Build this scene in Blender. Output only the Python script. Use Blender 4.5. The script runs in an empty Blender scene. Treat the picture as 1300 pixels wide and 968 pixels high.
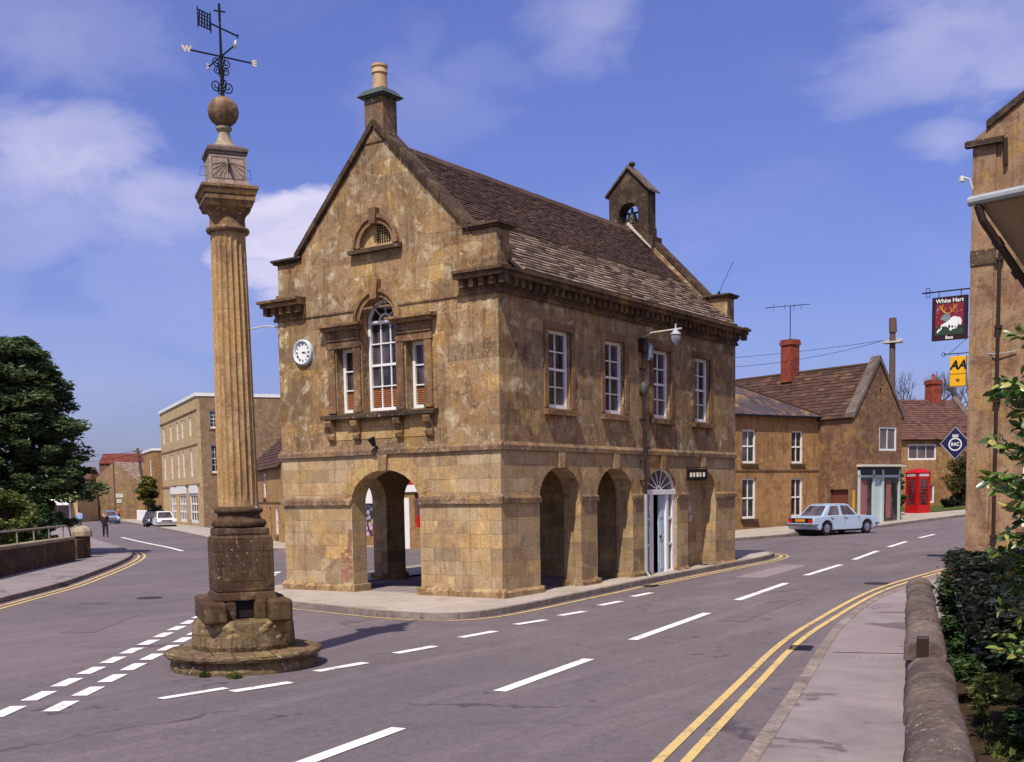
import bpy, bmesh, math, random
import numpy as np
from mathutils import Vector, Matrix
random.seed(7)
SC = bpy.context.scene
COL = SC.collection
R = math.radians

# ------------------------------------------------------------------ terrain
def sstep(a, b, t):
    u = min(1, max(0, (t-a)/(b-a))); return u*u*(3-2*u)
def gz(x, y):
    return (.012*max(0., x)+.018*max(0., x-38))*(1-sstep(12, 30, y))

# ------------------------------------------------------------------ material helpers
def srgb(h):
    h = h.lstrip('#'); v = [int(h[i:i+2], 16)/255 for i in (0, 2, 4)]
    return tuple((c/12.92 if c <= .04045 else ((c+.055)/1.055)**2.4) for c in v)+(1,)
class NT:
    def __init__(s, name):
        s.m = bpy.data.materials.new(name); s.m.use_nodes = True
        s.t = s.m.node_tree; s.n = s.t.nodes; s.l = s.t.links
        s.b = s.n['Principled BSDF']
    def new(s, typ, **kw):
        n = s.n.new(typ)
        for k, v in kw.items():
            if hasattr(n, k): setattr(n, k, v)
            else: s.set(n, k.replace('_', ' '), v)
        return n
    def set(s, n, k, v):
        i = n.inputs[k]
        if isinstance(v, bpy.types.NodeSocket): s.l.new(v, i)
        else: i.default_value = v
    def coord(s, which='Object'):
        return s.new('ShaderNodeTexCoord').outputs[which]
    def mapping(s, v, scale=(1, 1, 1), loc=(0, 0, 0), rot=(0, 0, 0)):
        n = s.new('ShaderNodeMapping'); s.set(n, 'Vector', v); s.set(n, 'Scale', scale)
        s.set(n, 'Location', loc); s.set(n, 'Rotation', rot); return n.outputs[0]
    def noise(s, v, scale, detail=5, rough=.6, dist=0):
        n = s.new('ShaderNodeTexNoise'); s.set(n, 'Vector', v); s.set(n, 'Scale', scale)
        s.set(n, 'Detail', detail); s.set(n, 'Roughness', rough); s.set(n, 'Distortion', dist)
        return n.outputs['Fac']
    def ramp(s, f, stops, interp='LINEAR'):
        n = s.new('ShaderNodeValToRGB'); n.color_ramp.interpolation = interp
        e = n.color_ramp.elements
        while len(e) < len(stops): e.new(.5)
        for i, (p, c) in enumerate(stops):
            e[i].position = p; e[i].color = c if len(c) == 4 else c+(1,)
        s.l.new(f, n.inputs['Fac']); return n.outputs['Color']
    def mask(s, f, a, b):
        n = s.new('ShaderNodeMapRange'); s.set(n, 'Value', f); s.set(n, 'From Min', a); s.set(n, 'From Max', b)
        n.clamp = True; return n.outputs[0]
    def math(s, op, a, b=0.):
        n = s.new('ShaderNodeMath', operation=op)
        for i, v in enumerate((a, b)):
            if isinstance(v, bpy.types.NodeSocket): s.l.new(v, n.inputs[i])
            else: n.inputs[i].default_value = v
        return n.outputs[0]
    def mix(s, f, a, b, mode='MIX'):
        n = s.new('ShaderNodeMix', data_type='RGBA', blend_type=mode)
        for k, v in ((0, f), (6, a), (7, b)):
            if isinstance(v, bpy.types.NodeSocket): s.l.new(v, n.inputs[k])
            else: n.inputs[k].default_value = v
        return n.outputs[2]
    def bump(s, h, strength=.4, dist=.02):
        n = s.new('ShaderNodeBump'); s.set(n, 'Height', h); s.set(n, 'Strength', strength); s.set(n, 'Distance', dist)
        s.l.new(n.outputs[0], s.b.inputs['Normal'])
    def out(s, col, rough=.85, metal=0, spec=.3):
        s.set(s.b, 'Base Color', col); s.set(s.b, 'Roughness', rough); s.set(s.b, 'Metallic', metal)
        s.set(s.b, 'Specular IOR Level', spec); return s.m
    def island(s):
        return s.new('ShaderNodeNewGeometry').outputs['Random Per Island']

def stone(name, c1, c2, mortar, stain='#4a3420', pale='#b9a27a', bw=.62, bh=.3, ms=.006, stain_amt=.75, lichen=.5, grime=.5, mortar_amt=.6, bump=.5, cont=1.0, ochre='#b08c50', rust='#7a5240', block=.35, ramp_hi=0):
    t = NT(name); uv = t.coord('UV'); ob = t.coord('Object')
    wob = t.new('ShaderNodeTexNoise'); t.set(wob, 'Vector', ob); t.set(wob, 'Scale', 1.3); t.set(wob, 'Detail', 2.)
    off = t.new('ShaderNodeVectorMath', operation='MULTIPLY_ADD'); t.l.new(wob.outputs['Color'], off.inputs[0])
    off.inputs[1].default_value = (.03, .03, 0); uo = t.new('ShaderNodeVectorMath', operation='ADD'); t.l.new(uv, uo.inputs[0]); uo.inputs[1].default_value = (3.7, 4.4, 0) if bw >= 9 else (0, 0, 0); t.l.new(uo.outputs[0], off.inputs[2])
    v = off.outputs[0]
    def brick(a, b, m, w, h, o=.5, sq=1.0):
        n = t.new('ShaderNodeTexBrick'); t.set(n, 'Vector', v); t.set(n, 'Scale', 1.)
        t.set(n, 'Color1', a); t.set(n, 'Color2', b); t.set(n, 'Mortar', m)
        t.set(n, 'Mortar Size', ms); t.set(n, 'Mortar Smooth', .3); t.set(n, 'Brick Width', w); t.set(n, 'Row Height', h)
        n.offset = o; n.squash = sq; n.squash_frequency = 3; n.offset_frequency = 2
        return n
    b1 = brick((0, 0, 0, 1), (1, 1, 1, 1), (.5, .5, .5, 1), bw, bh, .43, 1.35)
    b2 = brick((0, 0, 0, 1), (1, 1, 1, 1), (.5, .5, .5, 1), bw*1.63, bh, .27, .8)
    sel = t.mask(t.noise(t.mapping(uv, (.5, 1/(bh*1.0)*.21, 1)), 1.0, 1, .5), .49, .51)
    rnd = t.mix(sel, b1.outputs['Color'], b2.outputs['Color']); mort = t.math('MULTIPLY', t.mix(sel, b1.outputs['Fac'], b2.outputs['Fac']), t.mask(t.noise(ob, 2.1, 3), .4, .62))
    col = t.mix(rnd, srgb(c1), srgb(c2))
    def patch(loc, sc, a, b, det=6, rough=.68, dist=.7, scale=(1, 1, 1)):
        return t.mask(t.noise(t.mapping(ob, scale, loc=loc), sc, det, rough, dist), a, b)
    M_ = lambda f, k: t.math('MULTIPLY', f, k)
    # broad weathering, block-sized blotches, drips, then fine grain and lichen
    col = t.mix(M_(patch((0, 0, 0), .5, .47, .62, scale=(1, 1, .6)), stain_amt), col, srgb(stain))
    col = t.mix(M_(patch((11, 2, 4), 1.0, .52, .6), .6*cont), col, srgb(ochre))
    col = t.mix(M_(patch((1, 12, 6), 1.5, .53, .62), .6*cont), col, srgb(rust))
    mid = t.noise(ob, 2.6, 7, .72, .5)
    col = t.mix(M_(t.mask(mid, .52, .64), .6*cont), col, srgb(pale))
    col = t.mix(M_(patch((7, 3, 9), 3.4, .53, .64, rough=.75), .55*cont), col, srgb(stain))
    col = t.mix(M_(patch((2, 8, 1), 1.3, .52, .68, 6, .72, .2, (6, 6, .45)), grime), col, srgb('#44362a'))
    col = t.mix(M_(patch((5, 1, 3), 1.1, .56, .7, 5, .7, .2, (7, 7, .5)), grime*.5), col, srgb(pale))
    col = t.mix(block, col, t.ramp(rnd, [(0, (.5, .47, .46)), (.35, (.85, .8, .78)), (.7, (1, .98, .9)), (1, (1.3, 1.25, 1.1))]) if not ramp_hi else t.ramp(rnd, [(.05, (.52, .48, .47)), (.22, (.82, .74, .68)), (.42, (.9, .9, .86)), (.6, (.72, .68, .64)), (.78, (1.05, .98, .84)), (.95, (1.3, 1.26, 1.12))]), 'MULTIPLY')
    fine = t.noise(ob, 22, 5, .75)
    col = t.mix(.7, col, t.ramp(fine, [(.3, (.42, .4, .38)), (.62, (1, 1, 1))]), 'MULTIPLY')
    fine2 = t.noise(t.mapping(ob, loc=(4, 4, 4)), 75, 3, .8)
    col = t.mix(.35, col, t.ramp(fine2, [(.35, (.5, .48, .45)), (.6, (1.1, 1.1, 1.1))]), 'MULTIPLY')
    lm = t.math('MULTIPLY', t.mask(t.noise(ob, 15, 3, .8), .62, .68), t.mask(t.noise(t.mapping(ob, loc=(3, 1, 5)), .8, 3), .46, .56))
    col = t.mix(M_(lm, lichen), col, srgb('#d8d2c2'))
    col = t.mix(M_(mort, mortar_amt), col, srgb(mortar))
    h = t.math('ADD', t.math('MULTIPLY', mid, .5), t.math('MULTIPLY', fine, .35))
    h = t.math('SUBTRACT', h, t.math('MULTIPLY', mort, .5))
    h = t.math('ADD', h, t.math('MULTIPLY', rnd, .15))
    t.bump(h, bump, .03)
    return t.out(col, .9, 0, .2)

def plain(name, c, rough=.6, metal=0, spec=.4, var=.25, sc=6, bump=0., dirt='#2b211a', dirt_amt=.2):
    t = NT(name); ob = t.coord('Object')
    n = t.noise(ob, sc, 5, .65)
    col = t.mix(var, srgb(c), t.ramp(n, [(.3, (.3, .3, .3)), (.7, (1, 1, 1))]), 'MULTIPLY')
    col = t.mix(t.math('MULTIPLY', t.mask(t.noise(ob, sc*.4, 4), .5, .8), dirt_amt), col, srgb(dirt))
    if bump: t.bump(n, bump, .01)
    return t.out(col, rough, metal, spec)

def island_mat(name, stops, rough=.85, spec=.2, fine=.4, sc=12, lichen=0., bump=.3, hue_noise=0.):
    t = NT(name); ob = t.coord('Object')
    col = t.ramp(t.island(), [(p, srgb(c)) for p, c in stops])
    n = t.noise(ob, sc, 4, .7)
    col = t.mix(fine, col, t.ramp(n, [(.3, (.35, .35, .35)), (.7, (1, 1, 1))]), 'MULTIPLY')
    if hue_noise:
        col = t.mix(t.math('MULTIPLY', t.mask(t.noise(ob, .7, 3), .45, .7), hue_noise), col, srgb('#2c211d'))
    if lichen:
        col = t.mix(t.math('MULTIPLY', t.mask(t.noise(ob, 9, 4, .8), .6, .7), lichen), col, srgb('#a59a86'))
    if bump: t.bump(n, bump, .01)
    return t.out(col, rough, 0, spec)

def leaf_mat(name, stops, rough=.55, spec=.35, trans=.25):
    t = NT(name)
    col = t.ramp(t.island(), [(p, srgb(c)) for p, c in stops])
    n = t.noise(t.coord('Object'), .9, 3)
    col = t.mix(.5, col, t.ramp(n, [(.35, (.45, .45, .45)), (.65, (1, 1, 1))]), 'MULTIPLY')
    t.out(col, rough, 0, spec)
    if trans:
        tr = t.new('ShaderNodeBsdfTranslucent'); t.set(tr, 'Color', col)
        ms = t.new('ShaderNodeMixShader'); ms.inputs[0].default_value = trans
        t.l.new(t.b.outputs[0], ms.inputs[1]); t.l.new(tr.outputs[0], ms.inputs[2])
        t.l.new(ms.outputs[0], t.n['Material Output'].inputs[0])
    return t.m

M = {}
M['ham'] = stone('market_stone', '#e2cca6', '#a88e6a', '#78664e', stain='#947c5e', pale='#dcc8a0', bw=.62, bh=.31, cont=.7, stain_amt=.55, grime=.35, ochre='#c8a664', rust='#98705a', block=1., mortar_amt=.75, ms=.01, lichen=.7, ramp_hi=1)
M['ham_up'] = stone('market_upper_stone', '#bc9e78', '#9c8060', '#847058', stain='#746044', pale='#dccfb0', bw=.8, bh=.36, lichen=1., mortar_amt=.6, stain_amt=.6, grime=.5, ochre='#bc9a60', rust='#8c6644', block=.85, cont=1.25, ramp_hi=1)
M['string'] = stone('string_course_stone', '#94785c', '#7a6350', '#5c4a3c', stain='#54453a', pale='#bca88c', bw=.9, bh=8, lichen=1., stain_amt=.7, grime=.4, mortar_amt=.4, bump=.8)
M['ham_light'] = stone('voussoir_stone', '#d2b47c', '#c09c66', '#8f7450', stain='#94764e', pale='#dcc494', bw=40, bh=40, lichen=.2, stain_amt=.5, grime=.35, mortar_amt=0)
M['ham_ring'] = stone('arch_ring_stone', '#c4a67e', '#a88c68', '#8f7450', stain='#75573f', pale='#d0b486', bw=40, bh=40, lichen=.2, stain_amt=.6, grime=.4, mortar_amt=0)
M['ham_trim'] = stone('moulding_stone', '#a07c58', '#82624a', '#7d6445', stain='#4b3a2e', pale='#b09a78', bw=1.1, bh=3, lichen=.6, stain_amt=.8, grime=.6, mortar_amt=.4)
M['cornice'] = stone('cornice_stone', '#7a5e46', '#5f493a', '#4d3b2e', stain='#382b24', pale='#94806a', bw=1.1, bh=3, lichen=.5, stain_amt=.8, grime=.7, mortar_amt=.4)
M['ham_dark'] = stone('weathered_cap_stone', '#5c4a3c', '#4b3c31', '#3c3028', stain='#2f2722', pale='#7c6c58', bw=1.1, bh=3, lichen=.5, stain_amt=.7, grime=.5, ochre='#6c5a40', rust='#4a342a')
M['plinth'] = stone('plinth_stone', '#b89c74', '#94744e', '#7d6445', stain='#735438', pale='#ccb892', bw=.45, bh=3, lichen=.6)
M['col_shaft'] = stone('column_stone', '#caa878', '#b8946a', '#86694c', stain='#80603e', pale='#d4b888', bw=9, bh=1.35, ms=.01, lichen=.35, stain_amt=.5, grime=.5, mortar_amt=.45, cont=.8)
M['col_top'] = stone('capital_stone', '#8e6e52', '#765a44', '#5c4634', stain='#4b382c', pale='#a8906e', bw=9, bh=9, lichen=.5, stain_amt=.7, grime=.6, mortar_amt=0)
M['col_base'] = stone('pedestal_stone', '#6c543e', '#523e30', '#3e3022', stain='#33271f', pale='#8a765a', bw=.5, bh=.42, ms=.012, lichen=1., stain_amt=.7, grime=.5, bump=1., ochre='#6e5a34', rust='#543828')
M['col_step'] = stone('step_stone', '#8c7858', '#6e5a46', '#3e3022', stain='#453527', pale='#a89874', bw=.34, bh=.26, ms=.014, lichen=.9, stain_amt=.6, grime=.4, bump=1., ochre='#96804c')
M['rubble'] = stone('rubble_lump_stone', '#a89468', '#8a7454', '#3e3022', stain='#5d4629', pale='#ccb47a', bw=9, bh=9, lichen=.3, stain_amt=.5, bump=1., mortar_amt=0)
M['dial'] = stone('sundial_stone', '#bca896', '#ac9686', '#8f7b68', stain='#8a7264', pale='#d0c2b0', bw=9, bh=9, lichen=.2, stain_amt=.5, grime=.25, mortar_amt=0, cont=.5)
M['house'] = stone('house_stone', '#c49a68', '#a47e58', '#a08058', stain='#7d5a38', pale='#cfa870', bw=.5, bh=.22, ms=.01, lichen=.15, stain_amt=.5)
M['house_dk'] = stone('gable_rubble_stone', '#96745a', '#755642', '#86705a', stain='#5c4334', pale='#ac9070', bw=.34, bh=.13, ms=.01, lichen=.3, stain_amt=.6, mortar_amt=.35, rust='#6e4836')
M['brown_brick'] = stone('brown_brick', '#a48868', '#86694e', '#a8998a', stain='#735a42', pale='#bca888', bw=.3, bh=.13, ms=.012, lichen=.5, stain_amt=.4, grime=.2, mortar_amt=.3, ochre='#a48a6c', rust='#86604f')
M['cott'] = stone('pale_cottage_stone', '#c8a06c', '#b48a58', '#a08058', stain='#907048', pale='#d8b888', bw=.5, bh=.22, ms=.01, lichen=.1, stain_amt=.4, grime=.25)
M['gtan'] = stone('tan_gable_stone', '#a88c6c', '#8c7254', '#86705a', stain='#6c5642', pale='#bca484', bw=.34, bh=.15, ms=.01, lichen=.9, stain_amt=.6, mortar_amt=.35, rust='#7c5a44')
M['buff'] = stone('buff_render_stone', '#d6be92', '#c8ae84', '#b09060', stain='#b09870', pale='#e0cca4', bw=2.2, bh=.9, lichen=.05, stain_amt=.35, grime=.2, cont=.5)
M['redbrick'] = stone('red_brick', '#a84c38', '#8a3a2c', '#8a7060', stain='#6a2f24', pale='#b4664c', bw=.22, bh=.075, ms=.01, lichen=.1, stain_amt=.4, grime=.3, ochre='#a0563c', rust='#7a3426')
M['pub'] = stone('hotel_stone', '#b89878', '#967a60', '#84684c', stain='#6a4e3c', pale='#bea078', bw=.75, bh=.34, lichen=.4, stain_amt=.7)
M['wall_ham'] = stone('garden_wall_stone', '#6d5642', '#4f3e30', '#3c2f26', stain='#33281f', pale='#86704f', bw=.35, bh=.16, ms=.015, lichen=.5, stain_amt=.6, bump=.9, ochre='#7a643e', rust='#523828')
M['coping'] = stone('coping_stone', '#80726c', '#6e6058', '#40342f', stain='#50433e', pale='#9c8e86', bw=9, bh=9, lichen=.8, stain_amt=.6, grime=.3, bump=.9, mortar_amt=0, ochre='#86765c', rust='#6a544a')
M['pale_cop'] = stone('pier_cap_stone', '#bcae92', '#a89a7c', '#857458', stain='#86765c', pale='#d0c4a8', bw=9, bh=9, lichen=.4, stain_amt=.4, mortar_amt=0)
M['redwash'] = stone('worn_pink_brick', '#b0806a', '#a06a54', '#a08a70', stain='#86604c', pale='#c4a080', bw=9, bh=9, lichen=.3, stain_amt=.5, mortar_amt=0)
M['clay'] = island_mat('clay_tiles', [(0, '#54403a'), (.35, '#665048'), (.7, '#5a4540'), (1, '#786054')], fine=.4, lichen=.2, hue_noise=.3)
M['slate_st'] = island_mat('stone_slates', [(0, '#94806e'), (.4, '#ac9886'), (.75, '#7e6c5e'), (1, '#c4b4a2')], fine=.45, lichen=.45, hue_noise=.15)
M['pantile'] = island_mat('brown_double_tiles', [(0, '#4f3830'), (.4, '#60473a'), (.8, '#453028'), (1, '#755845')], fine=.4, lichen=.1, hue_noise=.3)
M['redtile'] = island_mat('red_tiles', [(0, '#6e382c'), (.5, '#7e4436'), (1, '#5e3028')], fine=.4)
M['mauvetile'] = island_mat('mauve_tiles', [(0, '#5e413a'), (.5, '#6f4f44'), (1, '#4e352f')], fine=.4, lichen=.15)
M['slate'] = stone('blue_slate', '#5a5058', '#484048', '#2f2a2e', stain='#3c3438', pale='#6e646c', bw=.3, bh=.22, ms=.006, lichen=.1, stain_amt=.4, grime=.2, bump=.3)
M['lead'] = plain('lead_flashing', '#7d7873', .5, .2)
M['mortar_strip'] = plain('mortar_flashing', '#b3a796', .9)
M['copper'] = plain('green_copper', '#4c544c', .6, .1, dirt='#2b2f2a', dirt_amt=.5)
M['pot'] = plain('chimney_pot_clay', '#c4a078', .8, var=.3, dirt_amt=.4)
M['white'] = plain('white_paint', '#e4e2dc', .45, var=.1, dirt_amt=.12)
M['white_d'] = plain('old_white_paint', '#c3bfb2', .5, var=.2, dirt_amt=.25)
M['bluegrey'] = plain('blue_grey_paint', '#a9bcc8', .4, var=.1, dirt_amt=.12)
M['paleblue'] = plain('pale_green_blue_paint', '#b4c2be', .45, var=.1, dirt_amt=.15)
M['dkgreen'] = plain('dark_green_paint', '#22302c', .4)
M['black'] = plain('black_iron', '#17171a', .45, .3, dirt_amt=.1)
M['pipe'] = plain('brown_iron_pipe', '#35241e', .5, .1)
M['greypipe'] = plain('grey_painted_pipe', '#a5a8a8', .5, .1)
M['wood'] = plain('brown_wood', '#6b3a2a', .7, var=.4)
M['oldwood'] = plain('weathered_pole_wood', '#6a5446', .9, var=.5, sc=9, bump=.4)
M['dark'] = plain('dark_interior', '#1c1512', .9)
M['plaster'] = plain('interior_plaster', '#5a4636', .9)
M['red'] = plain('red_paint', '#b4120c', .35, var=.1, dirt_amt=.1)
M['yellow'] = plain('yellow_enamel', '#e0a80c', .4, var=.05, dirt_amt=.05)
M['navy'] = plain('navy_enamel', '#161c46', .35, var=.05)
M['maroon'] = plain('maroon_paint', '#2c1018', .4, var=.1)
M['crimson'] = plain('crimson_paint', '#7c1a2c', .5, var=.3, sc=20)
M['gold'] = plain('gold_paint', '#c89420', .45, var=.2)
M['greypaint'] = plain('grey_paint', '#76848a', .5)
M['greenpaint'] = plain('deep_green_paint', '#26402c', .5)
M['pink'] = plain('pink_paint', '#c890a0', .5)
M['chrome'] = plain('chrome', '#c8c8cc', .18, 1.)
M['rubber'] = plain('tyre_rubber', '#151414', .85)
M['plate'] = plain('amber_plate', '#d8861c', .5)
M['skin'] = plain('skin', '#b98468', .6, var=.05)
M['cloth_dk'] = plain('dark_brown_cloth', '#2e2322', .9)
M['cloth_dk2'] = plain('charcoal_cloth', '#25212a', .9)
M['cloth_blue'] = plain('pale_blue_cloth', '#9ab4dc', .9)
M['cloth_green'] = plain('green_cloth', '#2c4a3a', .9)
M['cloth_or'] = plain('orange_cloth', '#b0582c', .9)
M['hair'] = plain('dark_hair', '#2a1c14', .7)
M['greyhair'] = plain('grey_hair', '#6c625a', .7)
M['terracotta'] = plain('terracotta', '#b0502c', .8)
M['curtain'] = plain('orange_brown_blind', '#a4602c', .9, var=.6, sc=14)
M['curtain_pink'] = plain('pink_curtain', '#9a6058', .9, var=.4, sc=12)
M['bark'] = plain('bark', '#4a3a2e', .95, var=.5, sc=8, bump=.6)
M['yellowpost'] = plain('yellow_painted_post', '#c89c2c', .6)
M['flower'] = plain('flower_pink_red', '#c03a44', .6)
M['bell'] = plain('bronze_bell', '#1c2020', .5, .4)

def glassmat(name, c, rough=.08, spec=.6):
    t = NT(name); n = t.noise(t.coord('Object'), 1.7, 2)
    t.bump(n, .12, .05)
    col = t.mix(t.math('MULTIPLY', t.mask(t.noise(t.mapping(t.coord('Object'), (1, 1, .4), loc=(2, 7, 3)), 1.6, 3), .45, .62), .45), srgb(c), srgb('#7c7078'))  # paler noise blotches in the base colour imitate reflections in the panes
    return t.out(col, rough, 0, spec)
M['glass'] = glassmat('window_glass', '#241d1c')
M['glass2'] = glassmat('curtained_glass', '#5c4a48')
M['glasscar'] = glassmat('car_glass', '#3a2f2c')
def shopdisplay():
    t = NT('shop_display_goods'); ob = t.coord('Object')
    v = t.new('ShaderNodeTexVoronoi'); t.set(v, 'Vector', ob); t.set(v, 'Scale', 4.)
    col = t.mix(.55, v.outputs['Color'], srgb('#a07878'))
    col = t.mix(t.mask(v.outputs['Distance'], .3, .6), col, srgb('#3a2c30'))
    return t.out(col, .4)
M['goods'] = shopdisplay()
def asphalt():
    t = NT('asphalt'); ob = t.coord('Object')
    big = t.noise(t.mapping(ob, (1, 1, 1)), .12, 5, .6, .8)
    mid = t.noise(ob, 1.1, 6, .7, .4)
    col = t.ramp(big, [(.3, srgb('#696062')), (.55, srgb('#746869')), (.75, srgb('#7f7273'))])
    col = t.mix(t.math('MULTIPLY', t.mask(mid, .5, .75), .35), col, srgb('#5c5053'))
    grit = t.noise(ob, 90, 3, .8)
    col = t.mix(.5, col, t.ramp(grit, [(.3, (.45, .45, .45)), (.7, (1, 1, 1))]), 'MULTIPLY')
    # tyre-polished streaks along the road, oil drips, old repairs
    st = t.noise(t.mapping(ob, (.15, 1.6, 1), rot=(0, 0, R(-8))), 1.0, 4, .6)
    col = t.mix(t.math('MULTIPLY', t.mask(st, .5, .72), .35), col, srgb('#897b7d'))
    dr = t.math('MULTIPLY', t.mask(t.noise(ob, .9, 2), .6, .66), t.mask(t.noise(ob, 4.5, 4), .55, .6))
    col = t.mix(t.math('MULTIPLY', dr, .6), col, srgb('#3a3036'))
    g3 = t.noise(t.mapping(ob, loc=(2, 2, 0)), 9, 5, .8)
    col = t.mix(.45, col, t.ramp(g3, [(.36, (.6, .6, .6)), (.5, (1, 1, 1)), (.64, (1.18, 1.18, 1.18))]), 'MULTIPLY')
    g2 = t.new('ShaderNodeTexVoronoi'); t.set(g2, 'Vector', ob); t.set(g2, 'Scale', 45.)
    col = t.mix(.3, col, t.ramp(g2.outputs['Color'], [(.2, (.55, .55, .55)), (.8, (1.25, 1.25, 1.25))]), 'MULTIPLY')
    sp_ = t.noise(t.mapping(ob, loc=(8, 1, 0)), .35, 7, .75, 1.5)
    col = t.mix(t.math('MULTIPLY', t.mask(sp_, .56, .6), .22), col, srgb('#4c4246'))
    vr = t.new('ShaderNodeTexVoronoi', feature='DISTANCE_TO_EDGE'); t.set(vr, 'Scale', .16)
    dv = t.new('ShaderNodeVectorMath', operation='MULTIPLY_ADD')
    nn = t.new('ShaderNodeTexNoise'); t.set(nn, 'Vector', ob); t.set(nn, 'Scale', .8); t.set(nn, 'Detail', 5.)
    t.l.new(nn.outputs['Color'], dv.inputs[0]); dv.inputs[1].default_value = (2, 2, 0); t.l.new(ob, dv.inputs[2])
    t.l.new(dv.outputs[0], vr.inputs['Vector'])
    ck = t.math('MULTIPLY', t.mask(vr.outputs['Distance'], .01, .0), t.mask(t.noise(ob, .25, 2), .5, .58))
    col = t.mix(t.math('MULTIPLY', ck, .75), col, srgb('#3a3036'))
    t.bump(t.math('ADD', t.math('MULTIPLY', grit, .6), t.math('MULTIPLY', mid, .4)), .35, .008)
    return t.out(col, .85, 0, .3)
M['asphalt'] = asphalt()
def paving(name, a, b, joints=True, patch='#4c4248'):
    t = NT(name); ob = t.coord('Object')
    mid = t.noise(ob, .8, 5, .7, .5)
    col = t.ramp(mid, [(.3, srgb(a)), (.7, srgb(b))])
    grit = t.noise(ob, 70, 3, .8)
    col = t.mix(.45, col, t.ramp(grit, [(.3, (.5, .5, .5)), (.7, (1, 1, 1))]), 'MULTIPLY')
    pm = t.math('MULTIPLY', t.mask(t.noise(t.mapping(ob, loc=(4, 9, 0)), .55, 5, .7, .8), .57, .6), .6)
    col = t.mix(pm, col, srgb(patch))
    if joints:
        n = t.new('ShaderNodeTexBrick'); t.set(n, 'Vector', t.coord('UV')); t.set(n, 'Scale', 1.)
        t.set(n, 'Brick Width', .9); t.set(n, 'Row Height', .6); t.set(n, 'Mortar Size', .008)
        col = t.mix(t.math('MULTIPLY', n.outputs['Fac'], .5), col, srgb('#5a5048'))
    t.bump(grit, .3, .006)
    return t.out(col, .9, 0, .2)
M['pave_m'] = paving('market_paving', '#a09488', '#b8ac9c', True, '#85796c')
M['pave_t'] = paving('tarmac_footway', '#7e7272', '#9a8e8c', False)
M['kerb'] = stone('kerb_stone', '#a0948c', '#8c8078', '#4a4038', stain='#70645e', pale='#b8aca4', bw=.9, bh=8, ms=.012, lichen=.2, stain_amt=.5, grime=.3, ochre='#988a78', rust='#7c6c66')
def worn(name, c, wear=.5):
    t = NT(name); ob = t.coord('Object')
    n = t.noise(ob, 7, 7, .85); n2 = t.noise(ob, 1.6, 4, .7)
    f = t.mask(t.math('ADD', t.math('MULTIPLY', n, .6), t.math('MULTIPLY', n2, .4)), wear, wear+.07)
    col = t.mix(t.math('MULTIPLY', f, .75), srgb(c), srgb('#746869'))
    return t.out(col, .7, 0, .3)
M['mark_w'] = worn('white_road_paint', '#e4dfd8', .535)
M['mark_y'] = worn('yellow_road_paint', '#c8ac6c', .52)
def grassm(name, a, b):
    t = NT(name); ob = t.coord('Object')
    col = t.ramp(t.noise(ob, 3, 6, .7), [(.3, srgb(a)), (.7, srgb(b))])
    t.bump(t.noise(ob, 40, 4), .6, .03); return t.out(col, .9, 0, .1)
M['grass'] = grassm('grass', '#33401c', '#55602c')
M['soil'] = grassm('soil', '#2c221a', '#4a3a2a')
M['far'] = grassm('farmland', '#3c4a24', '#5c6634')
M['leaf_dark'] = leaf_mat('dark_evergreen_leaves', [(0, '#33452a'), (.5, '#465a32'), (.85, '#586a3c'), (1, '#7a8248')], trans=.3)
M['leaf_willow'] = leaf_mat('willow_leaves', [(0, '#4e5824'), (.5, '#666f30'), (1, '#868c48')])
M['leaf_mid'] = leaf_mat('bush_leaves', [(0, '#24381c'), (.5, '#34502a'), (1, '#5a7038')])
M['leaf_hedge_shade'] = leaf_mat('shade_dark_hedge_leaves', [(0, '#0e140a'), (.6, '#161e10'), (1, '#2a3418')], trans=.1)  # near-black leaf colour holds the hedge's shade; other shrubs reuse it
M['leaf_mag'] = leaf_mat('glossy_magnolia_leaves', [(0, '#2c4a20'), (.4, '#46682c'), (.75, '#7c9448'), (1, '#bcb060')], rough=.3, spec=.6, trans=.2)
M['leaf_autumn'] = leaf_mat('yellow_green_leaves', [(0, '#33441c'), (.6, '#566428'), (1, '#b09430')])
M['leaf_creeper'] = leaf_mat('creeper_leaves', [(0, '#2c3418'), (.6, '#485028'), (1, '#6a5434')])

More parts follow.
